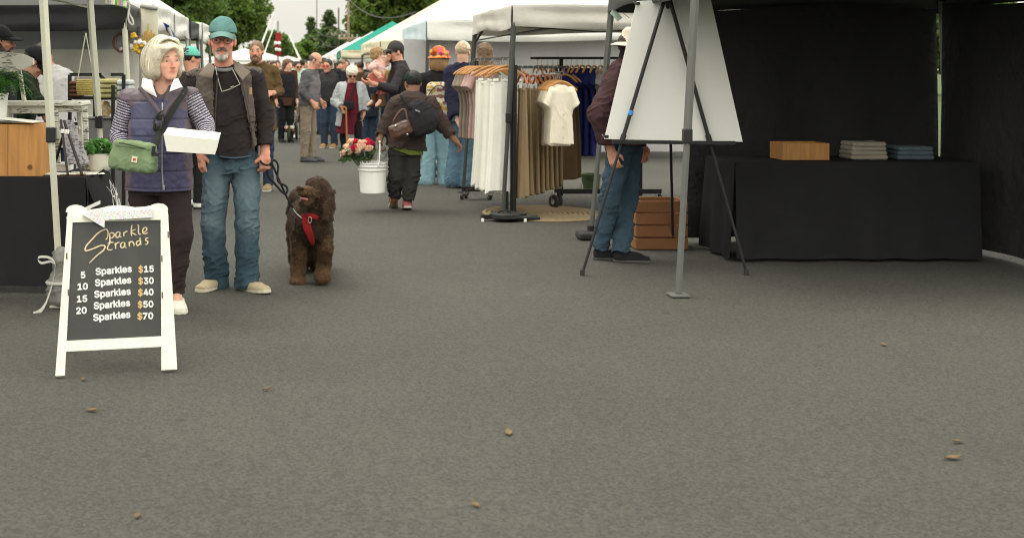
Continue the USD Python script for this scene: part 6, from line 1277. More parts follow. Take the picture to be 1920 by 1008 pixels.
    part('frame', cat_mesh([tube([f(542, 252, -.45), f(527, 205, .2), f(524, 175, .45)], .016, 6), tube([f(542, 252, -.45), f(555, 205, .2), f(553, 175, .45)], .016, 6), tube([f(526, 250, .25), f(534, 225, .0)], .014, 6), tube([f(556, 250, .25), f(548, 225, .0)], .014, 6), tube([f(524, 175, .45), f(553, 175, .45)], .018, 8)]), BP, s, True)
    V = Vol(f(539, 222) - .5, f(539, 222) + .5, .016); V.rbox(f(539, 232, -.05), (.17, .24, .07), rad=.05); V.rbox(f(539, 212, .22), (.17, .06, .26), frame(0, 25).T @ np.diag([-1, -1, 1.]), .05, .05); part('seat', tidy(V.mesh()), BLACKCL, s, True)
    part('canopy', sheet(lambda u, v: f(539, 205, .2) + np.stack([.19 * np.cos(np.pi * u), .28 - .30 * np.sin(v * 1.4) + 0 * u, .10 + .20 * np.sin(np.pi * u) ** .6 * np.cos((v - .4) * 1.1)], -1), 12, 8, .01), cloth('grey_canopy', (.10, .10, .105)), s, True); part('footrest', box(f(541, 246, -.3), (.28, .2, .03), bevel=.01), BP, s)
    Yk = Y - .12; J = skeleton(*P(543, 240, Yk)[:2], .92, 15, {k: P(a, b_, Yk + d) for k, (a, b_, d) in dict(head=(545, 194, .02), neck=(543, 205, .05), pelvis=(541, 228, .02), shR=(537, 208, .04), shL=(549, 208, .04), elR=(533, 217, -.05), wrR=(537, 225, -.18), elL=(553, 217, -.05), wrL=(549, 225, -.18), hpR=(538, 229, -.04), hpL=(545, 229, -.04), knR=(537, 230, -.24), knL=(547, 230, -.24), anR=(537, 243, -.3), anL=(547, 243, -.3)).items()}, z0=.25)
    J['toR'], J['toL'] = J['anR'] + np.array([0, -.1, 0]), J['anL'] + np.array([0, -.1, 0])
    p = Person('small child in a grey beanie sitting in the stroller', J, (40, -8, 0), .82, .011, SK3); p.body(); V = p.headvol(.2); V.ell(p.hp(0, -.015, .045), (.085, .1, .085), p.HF); V.cut(p.hp(0, 0, .015), p.HF @ (0, .2, -1)); part('beanie', tidy(V.mesh()), cloth('grey_beanie', (.12, .14, .13)), p.path, True); p.top(cloth('grey_fleece', (.20, .21, .19)), 'fleece', hem=.0, grow=.62, sleeve=(.07, .065, .06), hole=.04); p.legs(cloth('light_joggers', (.28, .28, .25)), r=(.07, .06, .05, .045), hipw=.8, top=.06)
    for q in 'RL': p.shoe(q, LSOLE, SOLE, .15, .034)
def thing_wheel(c, r=.15):
    w = trimesh.creation.torus(r - .025, .028, major_sections=20, minor_sections=8); hub = trimesh.creation.cylinder(.03, .06, sections=10); sp = [bar([0, 0, 0], [(r - .03) * math.cos(a), (r - .03) * math.sin(a), 0], .012) for a in np.arange(5) * 1.2566]
    m = cat_mesh([w, hub] + sp); m.apply_transform(trimesh.transformations.rotation_matrix(math.pi / 2, (0, 1, 0))); m.apply_translation(c); return m
crowd()
# ------------------------------------------------------------------ the left stall
def newsprint(nm, base=(.56, .55, .47), ink=(.10, .10, .09), s=(14, 14, 105)):
    n = {'tc': ('texture_coordinate', {}), 'mp': ('mapping', {'scale': s}), 'n': ('noise_texture', {'scale': 1.0, 'detail': 2, 'roughness': .7}), 'r': ('rgb_ramp', {'ramp': [(.42, ink), (.50, base)]}), 'm2': ('mapping', {'scale': (5, 5, 9)}), 'v': ('voronoi_texture', {'scale': 1.0}), 'gt': ('math', {'math_type': 'greater_than', 'value2': .42}), 'sp': ('separate_color', {}), 'mx': ('mix_color', {'b': base}), 'p': ('principled_bsdf', {'roughness': .45})}
    return usdkit.material(stage, '/World/Looks/' + nm, n, [('tc.object', 'mp.vector'), ('mp.vector', 'n.vector'), ('n.fac', 'r.fac'), ('tc.object', 'm2.vector'), ('m2.vector', 'v.vector'), ('v.color', 'sp.color'), ('sp.r', 'gt.value1'), ('r.color', 'mx.a'), ('gt.value', 'mx.fac'), ('mx.result', 'p.base_color')], surface='p.BSDF')
NEWS = newsprint('newsprint_paper')
def left_stall():
    BLKCLOTH = cloth('black_table_cloth', (.016, .016, .018), ns=3)
    Y0, Y1, X1, X0, Z = 8.0, 8.72, -1.53, -3.5, .755
    t = thing('draped_table', 'long table under a black cloth at the left stall', 'table', ((X0 + X1) / 2, (Y0 + Y1) / 2, 0))
    part('table_top', box([(X0 + X1) / 2, (Y0 + Y1) / 2, Z - .012], (X1 - X0, Y1 - Y0, .024), bevel=.006), BLKCLOTH, t)
    part('cloth_front', sheet(lambda u, v: np.stack([X0 + (X1 - X0) * u + .01 * np.sin(v * 3), Y0 - .004 - .02 * v - .018 * v * np.sin(u * 31 + np.sin(u * 9)) - .012 * v * np.sin(u * 13), Z - .004 - (Z - .055) * v], -1), 120, 14, .004), BLKCLOTH, t, True)
    part('cloth_end', sheet(lambda u, v: np.stack([X1 + .004 + .05 * v + .022 * v * np.sin(u * 14 + 1) + .03 * v * u, Y0 - .01 + (Y1 - Y0 + .02) * u, Z - .004 - (Z - .055) * v], -1), 50, 14, .004), BLKCLOTH, t, True)
    for x in (X0 + .1, X1 - .12):
        for y in (Y0 + .08, Y1 - .08): part('leg', tube([[x, y, 0], [x, y, Z - .03]], .014, 8), LEGD, t)
    fb = thing('printed_cloth_panel', 'black cloth panel with a white line logo at the end of the table', 'cloth', P(205, 350, 8.3) * [1, 1, 0]); c = [P(158, 338, 8.02), P(200, 312, 8.45), P(233, 400, 8.35), P(196, 430, 8.0)]
    part('panel', sheet(lambda u, v: (c[0] * (1 - u[..., None]) + c[1] * u[..., None]) * (1 - v[..., None]) + (c[3] * (1 - u[..., None]) + c[2] * u[..., None]) * v[..., None] + np.array([.03, -.05, 0]) * (np.sin(np.pi * u) * .6 + .15 * np.sin(7 * u + 3 * v))[..., None], 16, 16, .004), BLKCLOTH, fb, True)
    INK = mat('white_print', (.75, .75, .72), .7, na=.02); L = lambda *q: tube(np.array([P(x, y, 8.16) for x, y in q]), .0028, 4)
    part('logo', cat_mesh([L((210, 365), (205, 337), (219, 363)), L((213, 385), (211, 371)), L((221, 385), (217, 362)), L((226, 385), (223, 372))] + [box(P(x, y, 8.155), (.016, .003, .012)) for x, y in ((213, 368), (219, 364))]), INK, fb)
    # crate
    cr = thing('wooden_crate', 'orange brown wooden box standing on the black table cloth', 'crate', P(40, 332, 8.1)); W = mat('orange_pine', (.42, .205, .065), .55, ns=3.2, na=.28, stretch=(9, 9, .8), bs=30, bd=.002, fine=.05)
    z0 = Z + .001; h = P(0, 233, 8.06)[2] - z0
    for x0, x1 in ((-34, 14.5), (15, 79)):
        a, b = P(x0, 0, 8.06)[0], P(x1, 0, 8.06)[0]; part('plank', box([(a + b) / 2, 8.07, z0 + h / 2], (b - a, .022, h), bevel=.003), W, cr)
    xr = P(79, 0, 8.06)[0]; xl = P(-34, 0, 8.06)[0]
    part('side_board', box([xr - .012, 8.24, z0 + h / 2], (.022, .31, h), bevel=.003), W, cr); part('top_board', box([(xl + xr) / 2, 8.24, z0 + h - .012], (xr - xl - .05, .3, .02)), W, cr)
    kn = trimesh.creation.cylinder(.016, .004, sections=14); kn.apply_transform(trimesh.transformations.rotation_matrix(math.pi / 2, (1, 0, 0))); kn.apply_translation(P(56, 313, 8.056)); part('knot', kn, mat('knot', (.16, .06, .025), .6, ns=60, na=.4), cr)
    pp = thing('paper_stack', 'loose papers lying on top of the orange brown box', 'papers', P(40, 230, 8.2)); PM = newsprint('printed_sheet', (.5, .5, .5), (.18, .18, .2), (60, 60, 300))
    for i in range(5): part('paper', box([P(-10 + 13 * i, 0, 8.2)[0], 8.22 - .02 * i, z0 + h + .004 + .005 * i], (.24, .2, .003), trimesh.transformations.rotation_matrix(.2 * math.sin(i * 3), (0, 0, 1))[:3, :3] @ trimesh.transformations.rotation_matrix(.04 * i - .06, (0, 1, 0))[:3, :3]), PM if i % 2 else mat('white_card', (.82, .81, .74), .7), pp)
    # the chair covered in newspaper
    Yc = 8.62; q = lambda x, y, d=0.: P(x, y, Yc + d)
    ch = thing('newspaper_chair', 'chair covered in newspaper cuttings standing on the table', 'chair', q(95, 330) * [1, 1, 0] + [0, 0, Z])
    V = Vol(q(0, 118, -.1) - [.35, .12, .2], q(0, 118, -.1) + [.35, .12, .2], .006); V.loft(q(-70, 118, -.12), q(64, 116, -.12), (0, 0, 1), [(0, .075, .016, 0), (.6, .072, .016, .0), (.85, .058, .016, 0), (1, .022, .014, 0)], .01); part('back_rail', tidy(V.mesh()), NEWS, ch, True)
    part('back_post', bar(q(36, 130, -.10), q(46, 192, -.04), .028, .022, bevel=.004), NEWS, ch); part('back_post', bar(q(-40, 130, -.10), q(-45, 192, -.04), .028, .022, bevel=.004), NEWS, ch)
    part('seat', box((q(-15, 196) + q(160, 193)) / 2 + [0, .06, .0], (q(158, 0)[0] - q(-15, 0)[0], .36, .035), bevel=.01), NEWS, ch)
    part('apron', box((q(8, 206) + q(94, 204)) / 2 + [0, -.08, 0], (q(94, 0)[0] - q(8, 0)[0], .02, .055), bevel=.003), NEWS, ch); part('apron', box((q(106, 203) + q(158, 202)) / 2 + [0, -.08, 0], (q(158, 0)[0] - q(106, 0)[0], .02, .055), bevel=.003), NEWS, ch)
    zt = Z + .003
    for x0, x1, d in ((104, 110, -.1), (160, 163, -.1), (148, 156, .18), (12, 8, -.1), (20, 18, .18)):
        a = q(x0, 200, d); b = q(x1, 330, d); b[2] = zt; part('leg', bar(a, b, .034, .034, bevel=.005), NEWS, ch)
    part('stretcher', bar(q(15, 242, .1), q(150, 240, .1), .03, .02, bevel=.004), NEWS, ch)
    # fern
    fp = thing('potted_fern', 'green fern in a white pot at the very edge of the left stall', 'plant', q(-6, 230, -.3)); part('pot', lathe([(.001, 0), (.06, 0), (.075, .20), (.08, .2), (.08, .21), (.065, .21), (.06, .18), (.001, .18)], 24, P(-6, 233, 8.3) + [0, 0, 0]), mat('white_glaze', (.68, .68, .64), .3, na=.03), fp, smooth=40)
    ms = []; g = np.random.default_rng(5); base = P(-4, 172, 8.3)
    for k in range(30):
        a = g.uniform(-2.6, .9); L = g.uniform(.14, .26); d = np.array([math.cos(a), math.sin(a) * .8, g.uniform(-.1, .75)]); C = curve([base, base + d * L * .55 + [0, 0, .06], base + d * L + [0, 0, -.03]], 14)
        ms.append(tube(C, .0015, 4))
        for i in range(2, 14):
            for s in (-1, 1):
                t_ = unit(np.gradient(C, axis=0)[i]); sd = unit(np.cross(t_, (0, 0, 1))) * s; l = .045 * math.sin(math.pi * (i + 1) / 16); e = C[i] + (sd + t_ * .5) * l + [0, 0, -.008]; ms.append(trimesh.Trimesh([C[i], C[i] + t_ * .012, e], [(0, 1, 2), (0, 2, 1)], process=False))
    part('fronds', cat_mesh(ms), mat('fern_green', (.09, .23, .045), .55, na=.25, trans=.3), fp, kind='stuff')
    # small black easel with a grey board
    ez = thing('table_easel', 'small black folding easel standing on the table', 'easel', P(125, 330, 8.1)); BP = mat('black_paint', (.012, .012, .012), .4, na=.05)
    part('leg', bar(P(120, 226, 8.28), P(154, 328, 8.06), .015, .012), BP, ez); part('leg', bar(P(114, 225, 8.28), P(127, 328, 8.06), .015, .012), BP, ez); part('leg', bar(P(118, 255, 8.3), P(98, 325, 8.5), .015, .012), BP, ez); part('clip', cat_mesh([box(P(125, 247, 8.22), (.03, .02, .03), bevel=.003), box(P(117, 246, 8.22), (.02, .02, .028), bevel=.003)]), mat('white_plastic', (.80, .80, .77), .35), ez)
    bd = thing('grey_printed_board', 'grey printed board leaning beside the small black easel', 'board', P(140, 310, 8.35)); c = [P(119, 226, 8.5), P(137, 226, 8.5), P(169, 306, 8.22), P(125, 308, 8.22)]
    BM = newsprint('grey_print', (.36, .35, .37), (.10, .10, .11), (40, 40, 60)); part('board', sheet(lambda u, v: (c[0] * (1 - u[..., None]) + c[1] * u[..., None]) * (1 - v[..., None]) + (c[3] * (1 - u[..., None]) + c[2] * u[..., None]) * v[..., None], 6, 6, .008), BM, bd)
    # planter
    pl = thing('white_planter', 'cream speckled planter full of small green leaves at the end of the table', 'plant', P(188, 311, 8.4)); zb = Z + .002; c = np.array([*P(187, 311, 8.42)[:2], zb])
    part('pot', lathe([(.001, 0), (.055, 0), (.072, .02), (.077, .06), (.074, .11), (.068, .125), (.06, .125), (.06, .10), (.001, .10)], 32, c), mat('speckled_stone', (.58, .56, .47), .7, ns=140, na=.10, fine=.12), pl, smooth=40)
    g = np.random.default_rng(9); ms, tn = [], []; n = 420
    for k in range(n):
        d = unit(g.normal(size=3)); p = c + [0, 0, .16] + d * np.array([.098, .08, .062]) * g.uniform(.35, 1.05) ** .5; a = unit(d + g.normal(size=3) * .6); b = unit(np.cross(a, g.normal(size=3))); L = g.uniform(.011, .019)
        th = np.linspace(0, 2 * np.pi, 6, endpoint=False); V_ = p + (np.cos(th)[:, None] * a + np.sin(th)[:, None] * b) * L + np.cross(a, b) * (np.cos(2 * th) * .003)[:, None]; ms.append(trimesh.Trimesh(V_, [(0, 1, 2), (0, 2, 3), (0, 3, 4), (0, 4, 5)], process=False)); tn += [g.uniform(.6, 1.5)] * 6
    part('foliage', trimesh.util.concatenate(ms), LEAF, pl, False, np.array(tn)[:, None] * np.array((.10, .25, .06)), kind='stuff')
    part('stem', cat_mesh([tube(curve([c + [.01 * i, 0, .1], c + [.02 * i, .01 * i, .14], c + [.03 * i, 0, .19]], 5), .002, 4) for i in (-2, -1, 0, 1, 2)]), mat('green_stem', (.06, .1, .03), .6), pl)
    # papers and small goods along the table's edge
    tr = thing('paper_tray_stack', 'white flat papers and cards lying along the table edge below the easel', 'papers', P(150, 322, 8.2)); WC = mat('white_card', (.82, .81, .74), .7)
    part('paper', box([P(165, 0, 8.3)[0], 8.3, Z + .004], (.20, .24, .004), trimesh.transformations.rotation_matrix(.3, (0, 0, 1))[:3, :3]), WC, tr); part('paper', box([P(110, 0, 8.25)[0], 8.22, Z + .006], (.28, .14, .006), trimesh.transformations.rotation_matrix(-.1, (0, 0, 1))[:3, :3]), WC, tr); part('paper', box([P(140, 0, 8.2)[0], 8.14, Z + .005], (.16, .10, .005)), mat('brown_card', (.12, .06, .035), .7), tr)
    j = thing('blue_jar', 'small blue grey pot behind the orange brown box', 'pot', P(88, 300, 8.5)); part('jar', lathe([(.001, 0), (.04, 0), (.045, .03), (.042, .07), (.03, .075), (.001, .075)], 20, P(88, 300, 8.5) * [1, 1, 0] + [0, 0, Z + .055]), mat('blue_glaze', (.16, .21, .26), .35), j, smooth=40); part('lid', trimesh.creation.cylinder(.03, .012, sections=16).apply_translation(P(88, 300, 8.5) * [1, 1, 0] + [0, 0, Z + .136]), mat('blue_glaze', (.16, .21, .26), .35), j)
    b = thing('white_box', 'flat white box under the blue grey pot', 'box', P(100, 310, 8.5)); part('base', box([P(103, 0, 8.52)[0], 8.52, Z + .022], (.22, .2, .042), bevel=.003), WC, b); part('lid', box([P(103, 0, 8.52)[0], 8.52, Z + .049], (.226, .206, .010), bevel=.003), WC, b)
    # weight bag and ribbons at the tent leg
    F = F1[0][1]; w = thing('leg_weight_bag', 'grey sand bag weight with loose white ribbon at the front tent leg', 'weight bag', F); GY_ = mat('clear_grey_vinyl', (.16, .155, .14), .35, ns=12, na=.3, spec=.5)
    V = Vol(F - [.3, .3, .05], F + [.3, .3, .5], .01); V.ell(F + [.0, -.03, .13], (.075, .07, .14), k=.03); V.ell(F + [.01, -.03, .30], (.055, .055, .08), k=.03); V.warp(.014, 12, 3); V.cut((0, 0, .006), (0, 0, -1)); part('bag', creases(tidy(V.mesh()), .015, 12), GY_, w, True)
    part('band', tube(F + np.stack([.078 * np.cos(np.linspace(0, 6.28, 20)), -.03 + .075 * np.sin(np.linspace(0, 6.28, 20)), np.full(20, .16)], 1), .012, 6), mat('white_webbing', (.40, .39, .35), .8), w, True)
    RB = mat('white_ribbon', (.44, .43, .38), .7, na=.1)
    def ribbon(pts, wd):
        C = curve(pts, 20); return sheet(lambda u, v: C[(u * 19).round().astype(int)] + np.stack([0 * v, .4 * (v - .5) * wd, (v - .5) * wd], -1), 20, 3, .002)
    YF = F[1] - .1; part('ribbon', ribbon([P(104, 498, YF), P(98, 486, YF), P(82, 481, YF), P(71, 484, YF), P(74, 491, YF), P(88, 491, YF), P(102, 493, YF)], .014), RB, w, True); part('ribbon', ribbon([P(103, 500, YF), P(100, 525, YF), P(92, 552, YF - .02), P(80, 578, YF - .05), P(62, 589, YF - .1)], .03), RB, w, True)
    # rack with baskets farther back
    Yr = 10.9; q = lambda x, y, d=0.: P(x, y, Yr + d)
    r = thing('display_rack', 'black metal display rack holding folded goods behind the newspaper chair', 'rack', q(175, 240) * [1, 1, 0]); B = lambda a, b, w=.03: bar(a, b, w, w)
    xs = (131, 215); zf = lambda x, y: q(x, y)
    for x in (131, 178): part('post', B(q(x, 140), q(x, 140) * [1, 1, 0]), BP, r)
    for x in (212, 232): part('post', B(q(x, 160 if x == 212 else 140, -.15), q(x, 160, -.15) * [1, 1, 0]), BP, r)
    for a, b in (((131, 140), (190, 140)), ((186, 140), (212, 163)), ((208, 140), (232, 140)), ((131, 183), (232, 185)), ((131, 232), (215, 234))): part('rail', B(q(*a), q(*b), .028), BP, r)
    for x0, x1, y0, y1, c_, nm in ((134, 152, 152, 182, (.10, .042, .03), 'brown_blanket'), (190, 222, 148, 184, (.36, .33, .15), 'straw_blanket'), (222, 246, 150, 190, (.42, .47, .47), 'pale_blue_blanket')):
        tt = thing('folded_' + nm.split('_')[-1], {'brown_blanket': 'folded red brown blanket on the black rack', 'straw_blanket': 'folded straw yellow blanket on the black rack', 'pale_blue_blanket': 'pale blue cloth at the end of the black rack'}[nm], 'blanket', q((x0 + x1) / 2, y1)); a, b = q(x0, y1), q(x1, y0); n_ = 4
        for k in range(n_): part('fold', ruffle(box([(a[0] + b[0]) / 2, Yr + .05, a[2] + (b[2] - a[2]) * (k + .5) / n_], (b[0] - a[0], .3, (b[2] - a[2]) / n_ * .96), bevel=.012).subdivide().subdivide(), .006, 12, k), cloth(nm, c_, na=.2, ns=20), tt, True)
    bk = thing('hanging_basket', 'round woven straw basket hung on two cords under the tent', 'basket', q(160, 178, -.3)); c = q(161, 177, -.3); R_ = .062
    for k in range(9): rr = .075 * (1 - .35 * abs(k / 8 - .6) ** 2); a = np.linspace(0, 2 * np.pi, 28, endpoint=False); part('weave_ring', tube(c + np.stack([(rr + .004 * np.sin(a * 14 + k * np.pi)) * np.cos(a), (rr + .004 * np.sin(a * 14 + k * np.pi)) * np.sin(a), np.full(28, .015 * k)], 1), .009, 6, True), cloth('straw_weave', (.36, .29, .09), na=.3, ns=60), bk, True)
    part('cord', tube([c + [-.07, 0, .13], P(161, 62, Yr - .3)], .004, 5), mat('cord', (.50, .46, .34), .8), bk); part('cord', tube([c + [.07, 0, .13], P(161, 62, Yr - .3)], .004, 5), mat('cord', (.50, .46, .34), .8), bk)
    # lower shelf goods
    fg = thing('woven_figure', 'small ochre and white woven figure on the lower rack', 'ornament', q(198, 215)); V = Vol(q(198, 205) - .2, q(198, 205) + .2, .008); V.ell(q(198, 210), (.045, .04, .055)); V.ell(q(199, 196), (.032, .03, .034)); V.ell(q(190, 205), (.02, .02, .03)); V.ell(q(206, 206), (.02, .02, .03)); V.warp(.01, 40, 2); m = tidy(V.mesh(), 1); k = meshkit.noise(np.asarray(m.vertices) * 45, 2)[:, None]; part('body', m, mat('painted_felt', tint=True), fg, True, np.where(k > .5, np.array((.42, .26, .08)), np.array((.48, .42, .32))))
    s = thing('low_plinth', 'grey cloth covered plinth under the woven figure', 'plinth', q(190, 235) * [1, 1, 0]); part('drape', ruffle(box([q(195, 0)[0], Yr + .15, q(0, 222)[2] / 2], (.42, .35, q(0, 222)[2]), bevel=.02).subdivide().subdivide().subdivide(), .01, 9), cloth('grey_drape', (.17, .17, .17)), s, True); part('top_board', box([q(195, 0)[0], Yr + .15, q(0, 222)[2] + .008], (.44, .37, .014)), GREY, s)
    # the banner and the yellow ornaments
    Yb = 13.0; b = thing('cream_banner', 'tall cream banner with a golden ornament, beside the black tent', 'banner', P(282, 180, Yb) * [1, 1, 0]); c = [P(264, 11, Yb), P(296, 16, Yb), P(301, 230, Yb), P(268, 232, Yb)]
    part('cloth', sheet(lambda u, v: (c[0] * (1 - u[..., None]) + c[1] * u[..., None]) * (1 - v[..., None]) + (c[3] * (1 - u[..., None]) + c[2] * u[..., None]) * v[..., None] + np.array([0, .02, 0]) * np.sin(5 * v + 3 * u)[..., None], 10, 24, .005), cloth('cream_banner_cloth', (.66, .63, .51), na=.04), b, True)
    part('top_bar', tube([c[0], c[1]], .02, 8), GREY, b); part('pole', tube([P(265, 11, Yb + .03), P(262, 11, Yb + .03) * [1, 1, 0]], .016, 8), GREY, b)
    GO = mat('golden_print', (.55, .33, .06), .6, na=.2)
    for k, (x, y0, y1) in enumerate(((268, 68, 84), (271, 60, 86), (274, 58, 88), (277.5, 45, 90), (281, 60, 90), (284, 57, 88), (287, 62, 86), (290, 64, 82), (293, 70, 78))): part('ornament_strip', box((P(x, y0, Yb - .03) + P(x, y1, Yb - .03)) / 2, (.013, .004, (y1 - y0) * Yb / FOCAL_PX)), GO, b)
    part('ornament_base', sheet(lambda u, v: P(266, 80, Yb - .035) + np.stack([.17 * u, 0 * u, -.04 * v + .02 * np.sin(np.pi * u)], -1), 10, 4, .004), GO, b)
    y = thing('yellow_garland', 'garland of yellow and white ornaments hanging by the tent leg', 'garland', P(258, 80, 12.4)); q = lambda x, y_: P(x, y_, 12.35)
    YE, WO = mat('yellow_felt', (.60, .36, .03), .8), mat('white_chip', (.68, .66, .6), .7)
    V = Vol(q(250, 70) - .15, q(250, 70) + .15, .008); V.loft(q(251, 71), q(249, 62), (1, 0, .15), [(0, .05, .035, 0), (.3, .032, .028, 0), (1, .028, .025, 0)], .01); part('hat_shape', tidy(V.mesh()), YE, y, True)
    part('branch', cat_mesh([tube([q(248, 82), q(268, 66)], .008, 6), tube([q(246, 90), q(275, 84)], .007, 6), tube([q(250, 75), q(255, 96)], .006, 6)]), mat('twig', (.22, .12, .06), .8), y, True)
    for k, (x, y_, m_) in enumerate(((254, 80, WO), (262, 79, WO), (270, 82, WO), (266, 86, YE), (252, 92, YE), (259, 96, YE), (247, 88, WO), (256, 87, YE))): part('chip', ruffle(trimesh.creation.icosphere(2, .026), .02, 40, k).apply_translation(q(x, y_)), m_, y, True)
    ww = thing('wire_wreath', 'round grey twig wreath hanging behind the cream tent leg', 'wreath', P(228, 80, 12.7)); g = np.random.default_rng(2)
    part('twigs', cat_mesh([tube(P(227, 80, 12.7) + np.stack([(.085 + g.normal() * .012) * np.cos(np.linspace(0, 6.28, 20)), g.normal() * .02 + 0 * np.linspace(0, 1, 20), (.085 + g.normal() * .012) * np.sin(np.linspace(0, 6.28, 20))], 1), .004, 5) for _ in range(9)]), mat('twig', (.22, .12, .06), .8), ww); part('bow', trimesh.creation.icosphere(1, .02).apply_translation(P(226, 92, 12.66)), mat('white_chip', (.68, .66, .6), .7), ww)
    # the printed strip and a ribbon loop at the black tent
    st = thing('printed_strip', 'strip of colourful printed pictures along the edge of the black tent roof', 'sign', P(220, 8, 12.1)); g = np.random.default_rng(8); PAL = [(.25, .45, .12), (.55, .12, .25), (.15, .35, .5), (.6, .5, .2), (.6, .6, .55), (.12, .25, .06)]
    c = [P(196, -4, 12.1), P(239, -4, 12.1), P(239, 16, 12.1), P(200, 6, 12.1)]
    part('backing', sheet(lambda u, v: (c[0] * (1 - u[..., None]) + c[1] * u[..., None]) * (1 - v[..., None]) + (c[3] * (1 - u[..., None]) + c[2] * u[..., None]) * v[..., None], 4, 4, .004), mat('green_print', (.25, .38, .14), .6, ns=40, na=.5), st)
    for k in range(11): x = 199 + 3.7 * k; part('picture', box(P(x, 2 + k * .6, 12.085), (.018, .004, .05)), mat('print_%d' % (k % 6), PAL[k % 6], .6, ns=60, na=.4), st)
    rb = thing('white_ribbon_loop', 'white ribbon loop hanging at the corner of the black tent', 'ribbon', P(244, 45, 12.1)); part('loop', tube(curve([P(240, 0, 12.1), P(241, 25, 12.1), P(246, 46, 12.08), P(249, 48, 12.08), P(250, 43, 12.08), P(246, 32, 12.1), P(241, 20, 12.1)], 24), .009, 6), mat('white_ribbon', (.7, .7, .68), .7), rb, True)
    bl = thing('blue_flag', 'blue and white cloth hanging from the white tent', 'flag', P(312, 55, 15.2)); part('cloth', ruffle(sheet(lambda u, v: P(305, 42, 15.2) + np.stack([.03 * u + .11 * v + .05 * u, .02 * np.sin(6 * u), -.20 * v - .04 * u], -1), 10, 10, .005), .02, 12), cloth('blue_cloth', (.03, .05, .20)), bl, True); part('white_edge', tube([P(316, 52, 15.15), P(323, 70, 15.15)], .02, 6), mat('white_ribbon', (.7, .7, .68), .7), bl)
left_stall()
# ------------------------------------------------------------------ clothes racks under the pale grey tent
def drape(w0, w1, h, t0=.02, t1=.05, n=5, amp=.014, seed=0, hem=.015, flare=0.):
    "a hanging cloth tube, top centre at the origin, hanging down -z, its face towards -y"
    g = np.random.default_rng(seed); ph = g.uniform(0, 6.28, 4); nu, nv = 72, 18
    def fn(u, v):
        a = u * 2 * np.pi; w = (w0 + (w1 - w0) * v ** .8) / 2; t = t0 + (t1 - t0) * v
        fold = amp * (.25 + .75 * v) * (np.sin(a * n + ph[0] + .5 * np.sin(v * 3 + ph[1])) + .5 * np.sin(a * (n * 2 + 1) + ph[2]))
        x = w * np.cos(a); y = (t + fold) * np.sin(a) + fold * .35
        return np.stack([x + .01 * np.sin(v * 4 + ph[3]), y, -h * v + hem * np.sin(a * 2 + ph[1]) * v], -1)
    m = sheet(fn, nu, nv, 0); top = len(m.vertices); return m
def hanger_mesh(w=.40):
    pts = [[-w / 2, 0, -.075], [-w * .3, 0, -.028], [-.03, 0, .004], [.03, 0, .004], [w * .3, 0, -.028], [w / 2, 0, -.075]]; return tube(curve(pts, 20), [.008] + [.012] * 18 + [.008], 8)
def hook_mesh(h=.07):
    a = np.linspace(-2.6, 1.4, 12); return tube(np.vstack([[[0, 0, 0], [0, 0, h - .02]], np.stack([.016 * np.cos(a) * 0 + .018 * np.sin(a + 1.4), 0 * a, h + .018 - .018 * np.cos(a + 1.4)], 1)]), .0022, 5)
WOODH = mat('honey_wood_hanger', (.46, .22, .07), .4, ns=10, na=.15, stretch=(1, 6, 6)); STEEL = mat('steel', (.6, .6, .58), .25, metal=1, na=0)
def garment(name, label, cat_, mats, kind, group, seed=0, **k):
    t = thing(name, label, cat_, (0, 0, 0), group); c, hm = mats
    part('hanger', hanger_mesh(k.get('hw', .40)), hm, t, True); part('hook', hook_mesh(), STEEL, t, True)
    if kind == 'skirt':
        part('cloth', drape(k['w0'], k['w1'], k['h'], .012, .035, k.get('n', 6), k.get('amp', .014), seed).apply_translation([0, 0, -.12]), c, t, True); part('waistband', box([0, 0, -.135], (k['w0'] * 1.01, .03, .03), bevel=.008), c, t)
        for s in (-.3, .3): part('clip', box([s * k['w0'], -.014, -.115], (.02, .012, .05), bevel=.003), STEEL, t)
    else:
        h, w = k['h'], k['w1']; V = Vol([-.36, -.1, -h - .1], [.36, .1, .05], .010)
        V.loft([0, 0, -h], [0, 0, -.03], (1, 0, 0), [(0, w / 2, .035, 0), (.5, w / 2 * .86, .035, 0), (.86, .185, .03, 0), (1, .06, .024, 0)], .02)
        for s in (-1, 1): V.cone([s * .15, 0, -.085], [s * .245, .0, -.27], .050, .058, .03); V.cone([s * .26, 0, -.29], [s * .30, 0, -.45], .09, .1, .006, 'sub')
        V.cone([0, -.06, .02], [0, -.06, -.10], .055, .025, .01, 'sub'); V.cut([0, 0, -h + .03], (0, 0, -1)); V.warp(.006, 9, seed)
        m = creases(tidy(V.mesh(), 2), .007, 8, (2.2, 1, .5), seed); m.vertices[:, 0] *= k.get('sx', .8); part('cloth', m, c, t, True)
        if k.get('waist'):
            part('waist_seam', tube(curve([[-w * .40, -.03, -h * .55], [0, -.05, -h * .57], [w * .40, -.03, -h * .55]], 10), .006, 5), c, t, True)
        for z in k.get('buttons', ()): part('button', trimesh.creation.icosphere(1, .007).apply_translation([0.01, -.046, z]), mat('shell_button', (.6, .55, .45), .3), t)
    return t
def move_first(path, loc, rz):
    x = UsdGeom.Xformable(stage.GetPrimAtPath(path)); x.ClearXformOpOrder(); x.AddTranslateOp(opSuffix='m').Set(Gf.Vec3d(*map(float, loc))); x.AddRotateZOp(opSuffix='m').Set(float(rz))
def rail_row(spec, spots, labels=None):
    first = garment(**spec)
    for i, (loc, rz) in enumerate(spots):
        p = first
        if i == 0: move_first(first, loc, rz)
        else: p = copy_of(first, loc, rz)
        if labels: stage.GetPrimAtPath(p).SetCustomDataByKey('label', labels[i])
ORD = ('first', 'second', 'third', 'fourth', 'fifth', 'sixth', 'seventh', 'eighth')
RB_ = mat('rack_black', (.012, .012, .013), .4, na=.05)
